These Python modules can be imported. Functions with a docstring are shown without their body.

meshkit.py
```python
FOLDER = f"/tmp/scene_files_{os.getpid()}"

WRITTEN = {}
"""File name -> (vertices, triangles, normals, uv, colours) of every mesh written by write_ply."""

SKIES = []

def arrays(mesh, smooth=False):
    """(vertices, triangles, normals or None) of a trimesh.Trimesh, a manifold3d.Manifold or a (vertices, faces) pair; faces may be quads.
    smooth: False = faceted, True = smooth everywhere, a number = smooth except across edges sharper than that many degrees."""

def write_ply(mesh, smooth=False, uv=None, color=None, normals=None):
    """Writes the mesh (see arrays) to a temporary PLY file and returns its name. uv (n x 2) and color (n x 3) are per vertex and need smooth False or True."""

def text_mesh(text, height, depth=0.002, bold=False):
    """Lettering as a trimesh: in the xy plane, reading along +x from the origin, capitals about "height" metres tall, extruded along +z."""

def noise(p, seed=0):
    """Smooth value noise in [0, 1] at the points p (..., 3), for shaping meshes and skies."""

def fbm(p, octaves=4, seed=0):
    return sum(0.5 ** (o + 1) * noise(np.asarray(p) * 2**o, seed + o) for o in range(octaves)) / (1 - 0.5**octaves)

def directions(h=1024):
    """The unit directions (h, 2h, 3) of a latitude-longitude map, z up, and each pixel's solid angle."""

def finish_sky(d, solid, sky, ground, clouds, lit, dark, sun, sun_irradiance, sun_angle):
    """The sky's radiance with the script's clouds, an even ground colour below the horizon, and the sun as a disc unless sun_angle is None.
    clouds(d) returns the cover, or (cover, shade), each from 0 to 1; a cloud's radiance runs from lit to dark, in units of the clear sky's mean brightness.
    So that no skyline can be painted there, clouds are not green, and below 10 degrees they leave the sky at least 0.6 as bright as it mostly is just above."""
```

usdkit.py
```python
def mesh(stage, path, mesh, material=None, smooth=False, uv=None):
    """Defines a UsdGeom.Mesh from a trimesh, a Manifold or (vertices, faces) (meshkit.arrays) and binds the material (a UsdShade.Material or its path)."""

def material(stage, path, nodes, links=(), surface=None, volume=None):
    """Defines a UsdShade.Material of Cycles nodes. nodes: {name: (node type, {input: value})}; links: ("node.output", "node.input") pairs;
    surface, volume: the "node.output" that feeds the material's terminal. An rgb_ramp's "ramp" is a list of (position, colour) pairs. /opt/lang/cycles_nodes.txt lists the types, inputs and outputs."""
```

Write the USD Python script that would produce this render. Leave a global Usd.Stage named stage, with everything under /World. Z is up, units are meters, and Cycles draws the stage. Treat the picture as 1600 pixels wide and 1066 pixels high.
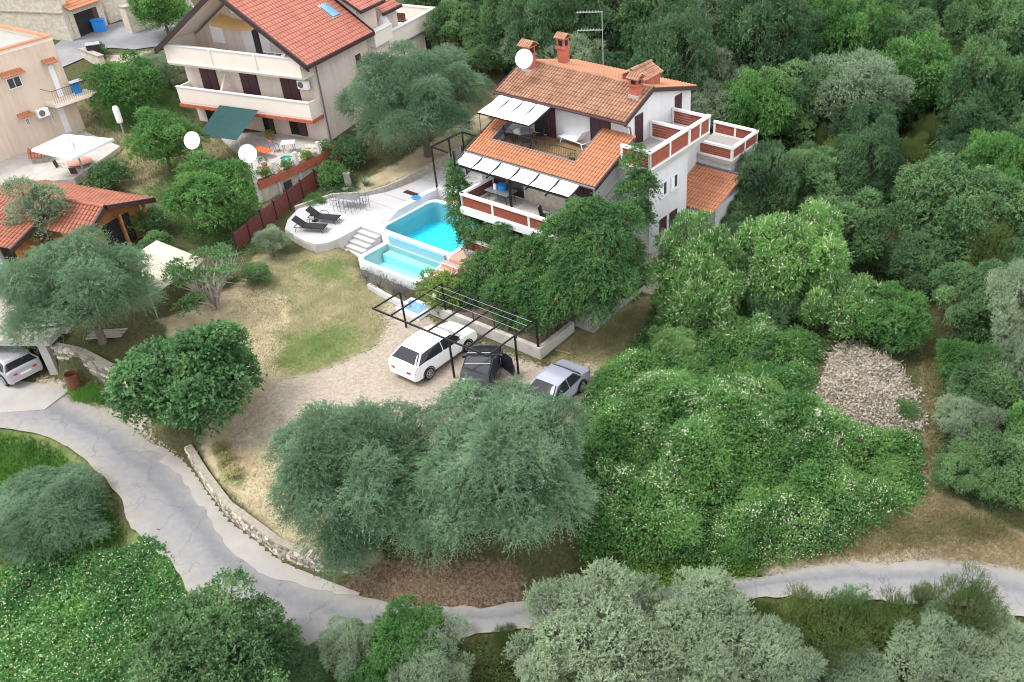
import math, numpy as np, shapely, trimesh, usdkit, meshkit
from shapely.geometry import Polygon, LineString
from scipy.interpolate import RBFInterpolator, RegularGridInterpolator
from pxr import Usd, UsdGeom, UsdLux, UsdShade, Gf, Sdf, Vt

stage = Usd.Stage.CreateInMemory()
UsdGeom.SetStageUpAxis(stage, 'Z'); UsdGeom.SetStageMetersPerUnit(stage, 1.0)
UsdGeom.Xform.Define(stage, '/World')
# ------------------------------------------------------------------ camera, sky, sun, exposure
CAM_H, PITCH, FPX, CXP, CYP = 27.0, 34.87, 1410.0, 1005.0, 533.0
cam = UsdGeom.Camera.Define(stage, '/World/camera')
cam.CreateHorizontalApertureAttr(36.0); cam.CreateVerticalApertureAttr(36.0*682/1024)
cam.CreateFocalLengthAttr(36.0*FPX/1600)
cam.CreateHorizontalApertureOffsetAttr(36.0*(0.5-CXP/1600))
cam.CreateClippingRangeAttr(Gf.Vec2f(0.5, 3000)); cam.CreateFStopAttr(0.0)
cam.CreateExposureAttr(1.52)
cam.AddTranslateOp().Set(Gf.Vec3d(0, 0, CAM_H)); cam.AddRotateXOp().Set(90-PITCH)
SUN_EL, SUN_AZ = math.radians(62), math.radians(-115)     # azimuth = atan2(x, y) of the direction towards the sun
SKY = usdkit.material(stage, '/World/Looks/sky_look', {
    'sky': ('sky_texture', {'sky_type': 'single_scattering', 'sun_disc': False, 'sun_elevation': SUN_EL, 'sun_rotation': SUN_AZ, 'altitude': 50.0}),
    'tc': ('texture_coordinate', {}),
    'n': ('noise_texture', {'scale': 1.6, 'detail': 5.0, 'roughness': 0.55}),
    'r': ('rgb_ramp', {'ramp': [(0.3, (0.82,)*3), (0.62, (1.0,)*3)]}),
    'c': ('rgb_ramp', {'ramp': [(0.3, (3.4, 3.4, 3.5)), (0.7, (5.2, 5.2, 5.2))]}),
    'm': ('mix_color', {'use_clamp': False}),
    'bg': ('background_shader', {'strength': 0.15})},
    [('tc.generated', 'n.vector'), ('n.fac', 'r.fac'), ('n.fac', 'c.fac'), ('r.color', 'm.fac'), ('sky.color', 'm.a'), ('c.color', 'm.b'), ('m.result', 'bg.color')], surface='bg.background')
dome = UsdLux.DomeLight.Define(stage, '/World/sky'); dome.CreateIntensityAttr(1.0)
UsdShade.MaterialBindingAPI.Apply(dome.GetPrim()).Bind(SKY)
dome.GetPrim().SetCustomDataByKey('kind', 'structure')
sun = UsdLux.DistantLight.Define(stage, '/World/sun')
sun.CreateIntensityAttr(0.3); sun.CreateAngleAttr(22.0); sun.CreateNormalizeAttr(True); sun.CreateColorAttr(Gf.Vec3f(1, 0.96, 0.9))
sun.AddRotateZOp().Set(-math.degrees(SUN_AZ)); sun.AddRotateXOp().Set(-(90-math.degrees(SUN_EL)))

# ------------------------------------------------------------------ plan: survey helpers (photo point + height -> world point)
_p = math.radians(PITCH)
FWD = np.array([0, math.cos(_p), -math.sin(_p)]); UPV = np.array([0, math.sin(_p), math.cos(_p)])
EYE = np.array([0, 0, CAM_H])
def ray(u, v): return FWD + (u-CXP)/FPX*np.array([1., 0, 0]) - (v-CYP)/FPX*UPV
def at(u, v, z=0.0):
    d = ray(u, v); return EYE + (z-CAM_H)/d[2]*d
class Frame:
    """A building's own axes: a to the right and towards us, b away from us."""
    def __init__(s, yaw):
        y = math.radians(yaw); s.yaw = yaw
        s.A = np.array([math.cos(y), math.sin(y), 0]); s.B = np.array([-math.sin(y), math.cos(y), 0])
    def ab(s, u, v, z): p = at(u, v, z); return p@s.A, p@s.B
    def onB(s, u, v, b):
        d = ray(u, v); p = EYE + (b-EYE@s.B)/(d@s.B)*d; return p@s.A, p[2]
    def onA(s, u, v, a):
        d = ray(u, v); p = EYE + (a-EYE@s.A)/(d@s.A)*d; return p@s.B, p[2]
    def W(s, a, b, z=0.0): return a*s.A + b*s.B + np.array([0, 0, z])
H1 = Frame(-32.77); H2 = Frame(-17.83)

# ------------------------------------------------------------------ prims
_used = {}
def numbered(path):
    n = _used.get(path, -1) + 1; _used[path] = n
    return path if n == 0 else f'{path}_{n:03d}'
def meta(prim, label=None, cat=None, group=None, kind=None):
    for k, v in (('label', label), ('category', cat), ('group', group), ('kind', kind)):
        if v: prim.SetCustomDataByKey(k, v)
    return prim
def xf(prim, loc, rz=0.0, sc=None):
    x = UsdGeom.Xformable(prim)
    x.AddTranslateOp().Set(Gf.Vec3d(*map(float, loc))); x.AddRotateZOp().Set(float(rz))
    sc = (1, 1, 1) if sc is None else ((sc,)*3 if np.ndim(sc) == 0 else sc)
    x.AddScaleOp().Set(Gf.Vec3f(*map(float, sc)))
def thing(name, label, cat, loc=(0, 0, 0), rz=0.0, group=None, sc=None):
    path = numbered('/World/'+name)
    p = UsdGeom.Xform.Define(stage, path).GetPrim(); xf(p, loc, rz, sc)
    meta(p, label, cat, group); return path
def copy(src, label, loc, rz=0.0, sc=None, group=None):
    base = src.rsplit('_', 1)[0] if src[-3:].isdigit() else src
    path = numbered(base)
    p = UsdGeom.Xform.Define(stage, path).GetPrim()
    p.GetReferences().AddInternalReference(src); p.SetInstanceable(True)
    t, r, s = (UsdGeom.XformOp(p.CreateAttribute(n, ty)) for n, ty in (('xformOp:translate', Sdf.ValueTypeNames.Double3), ('xformOp:rotateZ', Sdf.ValueTypeNames.Float), ('xformOp:scale', Sdf.ValueTypeNames.Float3)))
    sc = (1, 1, 1) if sc is None else ((sc,)*3 if np.ndim(sc) == 0 else sc)
    t.Set(Gf.Vec3d(*map(float, loc))); r.Set(float(rz)); s.Set(Gf.Vec3f(*map(float, sc)))
    meta(p, label, None, group); return path
class MB:
    """Collects simple shapes into one mesh."""
    def __init__(s, off=(0, 0, 0)): s.v, s.f, s.n, s.off = [], [], 0, np.array(off, float)
    def add(s, v, f):
        v = np.asarray(v, float).reshape(-1, 3); f = np.asarray(f, int)
        if f.shape[1] == 4: f = np.vstack([f[:, [0, 1, 2]], f[:, [0, 2, 3]]])
        s.v.append(v); s.f.append(f+s.n); s.n += len(v); return s
    def box(s, x0, x1, y0, y1, z0, z1):
        v = [(x, y, z) for z in (z0, z1) for y in (y0, y1) for x in (x0, x1)]
        return s.add(v, [(0, 2, 3, 1), (4, 5, 7, 6), (0, 1, 5, 4), (1, 3, 7, 5), (3, 2, 6, 7), (2, 0, 4, 6)])
    def cbox(s, x0, x1, y0, y1, z0, z1, c=0.02):
        """box with chamfered vertical and top edges"""
        r = []
        for z, i in ((z0, 0), (z1-c, 0), (z1, c)):
            k = c
            r.append([(x0+i+k, y0+i, z), (x1-i-k, y0+i, z), (x1-i, y0+i+k, z), (x1-i, y1-i-k, z), (x1-i-k, y1-i, z), (x0+i+k, y1-i, z), (x0+i, y1-i-k, z), (x0+i, y0+i+k, z)])
        v = np.array(r).reshape(-1, 3); f = []
        for q in range(2):
            for j in range(8): f.append((q*8+j, q*8+(j+1) % 8, q*8+8+(j+1) % 8, q*8+8+j))
        for j in range(1, 7, 2):
            f.append((16, 16+j, 16+j+1, 16+min(j+2, 7)))
        f.append((0, 7, 5, 3)); 
        return s.add(v, f)
    def obox(s, c, size, yaw=0.0, pitch=0.0, roll=0.0):
        m = trimesh.transformations.euler_matrix(math.radians(roll), math.radians(pitch), math.radians(yaw))[:3, :3]
        h = np.array(size)/2; v = np.array([(x, y, z) for z in (-1, 1) for y in (-1, 1) for x in (-1, 1)])*h
        return s.add(v@m.T+np.array(c), [(0, 2, 3, 1), (4, 5, 7, 6), (0, 1, 5, 4), (1, 3, 7, 5), (3, 2, 6, 7), (2, 0, 4, 6)])
    def quad(s, *p): return s.add(p, [(0, 1, 2, 3)])
    def slab(s, top, t):
        """flat polygon (3D points, counter-clockwise from above) with thickness t downward"""
        top = np.asarray(top, float); n = len(top); bot = top-np.array([0, 0, t])
        xy = Polygon(top[:, :2])
        tv, tf = trimesh.creation.triangulate_polygon(xy, engine='earcut')
        idx = [int(np.argmin(((top[:, :2]-q)**2).sum(1))) for q in tv]
        f = [[idx[i] for i in t_] for t_ in tf]
        s.add(top, f); s.add(bot, [t_[::-1] for t_ in f])
        v = np.vstack([top, bot]); ff = [(i+n, (i+1) % n+n, (i+1) % n, i) for i in range(n)]
        return s.add(v, ff)
    def ext(s, poly, vec):
        """convex 3D polygon extruded along vec"""
        p = np.asarray(poly, float); n = len(p); q = p+np.asarray(vec, float); v = np.vstack([p, q])
        f = [(0, i, i+1) for i in range(1, n-1)]+[(n, n+i+1, n+i) for i in range(1, n-1)]
        for i in range(n): j = (i+1) % n; f += [(i, i+n, j+n), (i, j+n, j)]
        return s.add(v, f)
    def tube(s, pts, r, n=8, cap=True):
        pts = np.asarray(pts, float); r = np.broadcast_to(np.asarray(r, float), len(pts))
        v = []; t = np.gradient(pts, axis=0); a = None
        for p, d, rr in zip(pts, t, r):
            d = d/(np.linalg.norm(d)+1e-9)
            if a is None: a = np.cross(d, [0, 0, 1.] if abs(d[2]) < .9 else [1., 0, 0])
            a = a-d*(a@d); a /= np.linalg.norm(a)+1e-9; b = np.cross(d, a)
            ang = np.arange(n)/n*2*np.pi
            v.append(p+rr*(np.cos(ang)[:, None]*a+np.sin(ang)[:, None]*b))
        v = np.vstack(v); f = []
        for i in range(len(pts)-1):
            for j in range(n): f.append((i*n+j, i*n+(j+1) % n, (i+1)*n+(j+1) % n, (i+1)*n+j))
        s.add(v, f)
        if cap:
            m = (len(pts)-1)*n
            s.add(v, [(0, j+1, j) for j in range(1, n-1)]+[(m, m+j, m+j+1) for j in range(1, n-1)])
        return s
    def bar(s, p0, p1, w, h=None): 
        p0, p1 = np.array(p0, float), np.array(p1, float); h = h or w
        d = p1-p0; L = np.linalg.norm(d); d /= L
        a = np.cross(d, [0, 0, 1.]); a = np.array([1., 0, 0]) if np.linalg.norm(a) < 1e-6 else a/np.linalg.norm(a); b = np.cross(a, d)
        v = [p+x*a*w/2+y*b*h/2 for p in (p0, p1) for x, y in ((-1, -1), (1, -1), (1, 1), (-1, 1))]
        return s.add(v, [(0, 1, 2, 3), (4, 7, 6, 5), (0, 4, 5, 1), (1, 5, 6, 2), (2, 6, 7, 3), (3, 7, 4, 0)])
    def lathe(s, prof, c=(0, 0, 0), n=16):
        prof = np.asarray(prof, float); ang = np.arange(n)/n*2*np.pi
        v = np.array([(r*math.cos(t)+c[0], r*math.sin(t)+c[1], z+c[2]) for r, z in prof for t in ang])
        f = [(i*n+j, i*n+(j+1) % n, (i+1)*n+(j+1) % n, (i+1)*n+j) for i in range(len(prof)-1) for j in range(n)]
        return s.add(v, f)
    def grid(s, P):
        P = np.asarray(P, float); h, w = P.shape[:2]; i = np.arange(h*w).reshape(h, w)
        f = np.stack([i[:-1, :-1], i[:-1, 1:], i[1:, 1:], i[1:, :-1]], -1).reshape(-1, 4)
        return s.add(P.reshape(-1, 3), f)
    def arrays(s): return np.vstack(s.v)+s.off, np.vstack(s.f)
def part(parent, name, mb, m, smooth=False, label=None, kind=None):
    path = numbered(f'{parent}/{name}')
    v, f = mb.arrays() if isinstance(mb, MB) else mb
    g = usdkit.mesh(stage, path, (v, f), M[m] if isinstance(m, str) else m, smooth)
    meta(g.GetPrim(), label, None, None, kind); return path
def single(name, mb, m, label, cat, group=None, kind=None, smooth=False):
    path = part('/World', name, mb, m, smooth); meta(stage.GetPrimAtPath(path), label, cat, group, kind); return path
def struct(name, mb, m, smooth=False): return single(name, mb, m, None, None, None, 'structure', smooth)

# ------------------------------------------------------------------ materials
M = {}
def mat(name, col, rough=0.7, var=0.12, scale=2.0, bump=0.0, bscale=20.0, metallic=0.0, spec=0.4, island=0.0, col2=None, detail=4.0):
    c = np.array(col, float); lo, hi = c*(1-var), np.clip(c*(1+var), 0, .95)
    if col2 is not None: lo, hi = c, np.array(col2, float)
    nodes = {'g': ('geometry', {}), 'n': ('noise_texture', {'scale': scale, 'detail': detail, 'roughness': 0.6}),
             'r': ('rgb_ramp', {'ramp': [(0.3, lo), (0.7, hi)]}),
             'p': ('principled_bsdf', {'roughness': rough, 'metallic': metallic, 'specular_ior_level': spec})}
    links = [('g.position', 'n.vector'), ('n.fac', 'r.fac')]
    src = 'r.color'
    if island:
        nodes['ir'] = ('rgb_ramp', {'ramp': [(0, (1-island,)*3), (1, (1+island,)*3)]})
        nodes['im'] = ('mix_color', {'blend_type': 'multiply', 'fac': 1.0})
        links += [('g.random_per_island', 'ir.fac'), ('r.color', 'im.a'), ('ir.color', 'im.b')]; src = 'im.result'
    links.append((src, 'p.base_color'))
    if bump:
        nodes['bn'] = ('noise_texture', {'scale': bscale, 'detail': 4.0}); nodes['b'] = ('bump', {'strength': bump, 'distance': 0.03})
        links += [('g.position', 'bn.vector'), ('bn.fac', 'b.height'), ('b.normal', 'p.normal')]
    M[name] = usdkit.material(stage, '/World/Looks/'+name, nodes, links, surface='p.BSDF')
def plaster(name, col, streak=.86):
    c = np.array(col)
    M[name] = usdkit.material(stage, '/World/Looks/'+name, {'g': ('geometry', {}), 'mp': ('mapping', {'scale': (2.2, 2.2, .22)}), 'n': ('noise_texture', {'scale': 1.0, 'detail': 5.0, 'roughness': .65}), 'n2': ('noise_texture', {'scale': .7, 'detail': 4.0}), 'bn': ('noise_texture', {'scale': 30.0, 'detail': 3.0}),
        'r': ('rgb_ramp', {'ramp': [(.36, c*streak*np.array([1, .985, .96])), (.56, c)]}), 'r2': ('rgb_ramp', {'ramp': [(.3, (.93, .92, .91)), (.6, (1.02, 1.02, 1.02))]}), 'm': ('mix_color', {'blend_type': 'multiply', 'fac': 1.0, 'use_clamp': False}), 'b': ('bump', {'strength': .2, 'distance': .02}), 'p': ('principled_bsdf', {'roughness': .88, 'specular_ior_level': .25})},
        [('g.position', 'mp.vector'), ('mp.vector', 'n.vector'), ('g.position', 'n2.vector'), ('g.position', 'bn.vector'), ('n.fac', 'r.fac'), ('n2.fac', 'r2.fac'), ('r.color', 'm.a'), ('r2.color', 'm.b'), ('m.result', 'p.base_color'), ('bn.fac', 'b.height'), ('b.normal', 'p.normal')], surface='p.BSDF')
def leafmat(name, dark, mid, light, trans=0.25, rough=0.55, nscale=0.5, spec=0.3):
    nodes = {'g': ('geometry', {}), 'oi': ('object_info', {}), 'n': ('noise_texture', {'scale': nscale, 'detail': 3.0}),
             'r': ('rgb_ramp', {'ramp': [(0, dark), (0.5, mid), (1, light)]}),
             'add': ('math', {'math_type': 'multiply_add', 'value2': 0.55}), 'nf': ('math', {'math_type': 'multiply_add', 'value2': 1.3, 'value3': -0.45}),
             'or': ('rgb_ramp', {'ramp': [(0, (.82, .86, .84)), (1, (1.16, 1.12, 1.08))]}), 'mm': ('mix_color', {'blend_type': 'multiply', 'fac': 1.0}),
             'p': ('principled_bsdf', {'roughness': rough, 'specular_ior_level': spec}), 't': ('translucent_bsdf', {}), 'x': ('mix_closure', {'fac': trans})}
    links = [('g.position', 'n.vector'), ('n.fac', 'nf.value1'), ('g.random_per_island', 'add.value1'), ('nf.value', 'add.value3'), ('add.value', 'r.fac'),
             ('oi.random', 'or.fac'), ('r.color', 'mm.a'), ('or.color', 'mm.b'), ('mm.result', 'p.base_color'), ('mm.result', 't.color'), ('p.BSDF', 'x.closure1'), ('t.BSDF', 'x.closure2')]
    M[name] = usdkit.material(stage, '/World/Looks/'+name, nodes, links, surface='x.closure')
plaster('white_plaster', (.56, .565, .59), .94)
mat('white_paint', (.66, .66, .67), .6, .03, 2)
plaster('cream_plaster', (.62, .54, .49), .88)
mat('cream_trim', (.68, .61, .55), .75, .04, 1)
plaster('peach_plaster', (.56, .46, .38), .88)
mat('peach_trim', (.72, .62, .52), .8, .04, 1)
mat('stone_masonry', (.40, .35, .28), .9, .35, 3.5, .6, 6, col2=(.60, .55, .47))
mat('pale_stone', (.40, .37, .32), .9, .25, 4, .4, 10, island=.2)
mat('wall_stone', (.27, .24, .19), .9, .3, 6, .5, 14, island=.3)
mat('mortar', (.30, .27, .22), .95, .2, 5)
mat('old_roof_tile', (.39, .19, .115), .85, .3, 1.5, .3, 25, island=.4, col2=(.66, .37, .245))
mat('orange_roof_tile', (.55, .235, .125), .8, .15, 2, .2, 25, island=.18)
mat('red_roof_tile', (.44, .16, .115), .75, .14, 1.2, .1, 25, island=.12)
mat('cottage_roof_tile', (.35, .125, .08), .75, .2, 1.2, .1, 25, island=.1)
mat('brick_red', (.36, .10, .06), .85, .2, 4, .3, 20)
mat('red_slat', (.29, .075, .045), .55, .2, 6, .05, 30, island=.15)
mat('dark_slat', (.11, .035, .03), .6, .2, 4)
mat('dark_brown', (.035, .018, .02), .5, .15, 4)
mat('shutter_brown', (.055, .022, .028), .5, .15, 4)
mat('black_metal', (.012, .012, .014), .45, .2, 5, metallic=.2)
mat('grey_metal', (.42, .43, .45), .4, .08, 3, metallic=.6)
mat('gutter_grey', (.13, .13, .15), .5, .1, 3)
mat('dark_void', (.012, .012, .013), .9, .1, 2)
mat('window_glass', (.03, .035, .04), .08, .1, 2, spec=.6)
mat('white_fabric', (.74, .74, .77), .9, .02, 2)
mat('beige_fabric', (.50, .46, .36), .9, .05, 2)
mat('ochre_fabric', (.66, .42, .18), .9, .06, 2)
mat('green_fabric', (.015, .06, .06), .85, .1, 3)
mat('purple_trim', (.05, .035, .13), .8, .1, 3)
mat('deck_wood', (.30, .19, .10), .7, .2, 5, .2, 20, island=.25)
mat('cottage_wood', (.23, .085, .03), .7, .3, 4, .2, 15, col2=(.36, .16, .05))
mat('brown_wood', (.10, .045, .03), .75, .2, 4, .2, 20, island=.2)
mat('concrete', (.44, .42, .39), .9, .15, 1.5, .2, 18)
mat('pale_concrete', (.34, .325, .305), .9, .08, 1.0, .15, 18)
mat('terrace_paving', (.45, .445, .455), .85, .05, 1.0, .1, 20, island=.05)
mat('stair_joint', (.34, .33, .31), .9, .1, 2)
mat('path_paving', (.46, .44, .42), .9, .14, 2.2, .3, 9, island=.14)
mat('terrace_floor', (.36, .33, .31), .85, .3, 5, .1, 10, col2=(.50, .47, .45))
mat('pink_tile', (.56, .30, .24), .8, .12, 4)
mat('pool_paint', (.72, .78, .80), .5, .03, 2)
mat('pool_deep_liner', (.05, .76, .93), .5, .05, 1.5)
mat('pool_shallow_liner', (.38, .84, .86), .5, .05, 1.5)
mat('weir_tile', (.22, .42, .52), .4, .2, 14)
mat('tub_water', (.15, .32, .50), .12, .25, 2.5)
mat('blue_plastic', (.02, .22, .62), .4, .1, 3)
mat('teal_plastic', (.03, .22, .20), .5, .1, 3)
mat('orange_cloth', (.75, .12, .03), .9, .1, 3)
mat('terracotta', (.45, .14, .08), .8, .15, 4)
mat('white_plastic', (.82, .82, .83), .4, .03, 3)
mat('black_mesh_fabric', (.018, .018, .022), .8, .15, 6)
mat('glass_top', (.16, .17, .18), .15, .2, 3)
mat('rust', (.13, .045, .025), .9, .35, 6, .3, 20)
mat('bark', (.12, .095, .075), .95, .3, 5, .5, 12)
mat('pale_bark', (.30, .27, .24), .95, .2, 5, .3, 12)
mat('straw', (.42, .31, .15), .9, .25, 1.2, island=.35)
mat('litter_leaf', (.22, .14, .075), .9, .2, 2, island=.5)
mat('tyre', (.014, .014, .014), .85, .1, 5)
mat('alloy', (.42, .42, .43), .35, .05, 3, metallic=.8)
mat('car_white', (.82, .82, .83), .25, .02, 1, spec=.5)
mat('car_black', (.012, .013, .018), .18, .05, 1, spec=.6)
mat('car_bluegrey', (.36, .38, .46), .25, .03, 1, metallic=.35)
mat('car_silver', (.40, .40, .43), .3, .03, 1, metallic=.4)
mat('car_glass', (.012, .014, .018), .06, .05, 1, spec=.6)
mat('tail_red', (.45, .02, .02), .25, .05, 3)
mat('lamp_clear', (.7, .7, .7), .15, .05, 3)
mat('plate_white', (.7, .7, .7), .5, .03, 3)
mat('blossom_white', (.62, .66, .46), .9, .05, 3)
mat('blossom_orange', (.75, .17, .03), .8, .2, 3, island=.3)
mat('dead_brush_twig', (.80, .71, .58), .95, .15, 1.5, island=.5)
leafmat('leaf_olive', (0.085, 0.155, 0.085), (0.2, 0.325, 0.2), (0.4, 0.52, 0.36), .2)
leafmat('leaf_grey', (0.14, 0.2, 0.125), (0.29, 0.385, 0.245), (0.54, 0.62, 0.39), .2)
leafmat('leaf_oak', (0.05, 0.115, 0.045), (0.16, 0.285, 0.11), (0.35, 0.49, 0.22), .2)
leafmat('leaf_cushion', (.26,.25,.11), (.46,.43,.23), (.62,.57,.36), .25)
leafmat('leaf_dark', (0.04, 0.09, 0.042), (0.115, 0.21, 0.09), (0.25, 0.365, 0.165), .2)
leafmat('leaf_bright', (0.055, 0.16, 0.04), (0.15, 0.31, 0.085), (0.29, 0.47, 0.16), .3)
leafmat('leaf_fig', (0.06, 0.15, 0.055), (0.15, 0.29, 0.105), (0.28, 0.43, 0.18), .3)
leafmat('leaf_heath', (0.06, 0.1, 0.025), (0.145, 0.205, 0.055), (0.28, 0.36, 0.11), .25)
leafmat('leaf_bramble', (0.07, 0.18, 0.045), (0.175, 0.35, 0.095), (0.36, 0.54, 0.19), .3)
leafmat('leaf_vine', (0.045, 0.12, 0.04), (0.11, 0.24, 0.07), (0.22, 0.37, 0.12), .3)
leafmat('leaf_yellow', (0.099, 0.181, 0.033), (0.231, 0.363, 0.074), (0.429, 0.561, 0.132), .3)
leafmat('leaf_lavender', (0.124, 0.124, 0.140), (0.231, 0.231, 0.264), (0.363, 0.346, 0.429), .2)
leafmat('leaf_potato', (0.055, 0.17, 0.05), (0.14, 0.32, 0.085), (0.25, 0.46, 0.13), .3)
leafmat('grass_green', (0.05, 0.14, 0.02), (0.12, 0.29, 0.045), (0.22, 0.4, 0.08), .3)
leafmat('grass_dry', (0.27, 0.22, 0.12), (0.4, 0.335, 0.2), (0.54, 0.46, 0.3), .3)
leafmat('grass_mixed', (0.138, 0.155, 0.057), (0.230, 0.230, 0.098), (0.368, 0.322, 0.149), .3)
# clear water: fresnel mix of see-through and mirror, rippled
M['water'] = usdkit.material(stage, '/World/Looks/water', {
    'g': ('geometry', {}), 'n': ('noise_texture', {'scale': 2.2, 'detail': 3.0}), 'b': ('bump', {'strength': .12, 'distance': .05}),
    'f': ('fresnel', {'IOR': 1.33}), 't': ('transparent_bsdf', {'color': (.88, .985, .995)}), 's': ('glossy_bsdf', {'roughness': .02, 'color': (1, 1, 1)}), 'x': ('mix_closure', {})},
    [('g.position', 'n.vector'), ('n.fac', 'b.height'), ('b.normal', 's.normal'), ('b.normal', 'f.normal'), ('f.fac', 'x.fac'), ('t.BSDF', 'x.closure1'), ('s.BSDF', 'x.closure2')], surface='x.closure')
M['window_pane'] = usdkit.material(stage, '/World/Looks/window_pane', {
    'f': ('fresnel', {'IOR': 1.5}), 't': ('transparent_bsdf', {'color': (.7, .75, .76)}), 's': ('glossy_bsdf', {'roughness': .02, 'color': (1, 1, 1)}), 'x': ('mix_closure', {})},
    [('f.fac', 'x.fac'), ('t.BSDF', 'x.closure1'), ('s.BSDF', 'x.closure2')], surface='x.closure')

# ------------------------------------------------------------------ terrain: upper ground, lower ground (road side), joined along the retaining line
rng = np.random.default_rng(7)
_up = [(650,560,0),(800,600,0),(900,560,.05),(1000,460,.25),(560,500,.1),(450,420,.25),(500,440,.2),(400,480,.1),(360,560,-.2),(420,640,-.25),(380,700,-.5),(440,800,-.95),(530,870,-1.1),(620,640,0),
 (700,880,-1.1),(850,850,-.8),(480,330,.75),(600,290,.95),(720,240,1.2),(790,150,1.6),(515,222,1.5),(440,330,.3),(330,400,.4),(200,520,.8),(100,500,1.0),(0,440,1.0),(230,300,1.3),(140,240,1.2),(0,250,1.0),(200,200,1.6),
 (140,210,1.5),(250,120,3.0),(230,60,4),(150,40,4),(0,0,6),(700,60,2.5),(900,40,4),(1100,60,4.5),(1300,100,3),(1600,100,3.5),(1600,0,7),(1300,0,7),(1000,0,7),(800,0,6.5),(1200,330,.7),(1100,470,.3),(1250,500,.2),
 (1440,540,.2),(1350,620,.1),(1450,700,-.3),(1450,790,-.9),(1200,700,0),(1050,750,-.2),(1100,860,-1.2),(930,880,-1.1),(1300,850,-1.5),(1600,850,-1.5),(1600,600,.2),(1600,400,1.0)]
_lo = [(0,640,-.9),(60,600,-.85),(150,650,-1.0),(250,720,-1.3),(350,820,-1.6),(450,930,-1.9),(600,950,-2),(760,960,-2.1),(1000,930,-2.1),(1300,910,-2.0),(1590,940,-1.9),(100,720,-1.5),(0,760,-1.8),(150,830,-2.),(0,1000,-2.8),
 (250,960,-2.4),(350,1040,-3.2),(800,1050,-4),(1300,1040,-4),(1600,1060,-4)]
def rbf(rows, extra):
    P = [(*at(u, v, z)[:2], z) for u, v, z in rows]+extra
    P = np.array(P); return RBFInterpolator(P[:, :2], P[:, 2], kernel='linear', smoothing=.3)
zu = rbf(_up, [(-130, 120, 11), (0, 130, 11), (100, 120, 11), (80, 40, 2), (60, 18, -2), (-60, 40, .8), (-90, 60, 2), (-140, 60, 3), (-300, 300, 16), (300, 300, 16), (0, 400, 18)])
zl = rbf(_lo, [(-40, 5, -6), (0, 5, -8), (30, 5, -8), (-70, 30, -2), (60, 20, -4), (0, -60, -14), (-200, 0, -6), (200, 0, -8)])
_dv = [(-300,500,-.5),(68,500,-.5),(104,590,-.8),(172,600,-.9),(215,655,-1),(298,720,-1.3),(325,764,-1.45),(360,811,-1.55),(400,841,-1.65),(440,873,-1.8),(500,897,-1.9),(556,903,-1.95),(620,905,-1.8),(720,908,-1.8),(810,905,-1.8),(900,900,-1.8),(1100,882,-1.8),(1200,880,-1.8),(1300,868,-1.8),(1450,862,-1.8),(1600,880,-1.8),(1800,890,-1.8)]
DV = [at(*q)[:2] for q in _dv]; DVL = LineString(DV)
DVP = Polygon(DV+[(400, DV[-1][1]), (400, 500), (-500, 500), (-500, DV[0][1])])
DVW = LineString(DV[:12]); DVB = LineString(DV[11:])
def zone_w(poly, X, Y, soft):
    pts = shapely.points(X, Y); ins = shapely.contains(poly, pts); d = shapely.distance(poly.boundary, pts)
    return np.clip(.5+np.where(ins, d, -d)/(2*soft), 0, 1)
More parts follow.
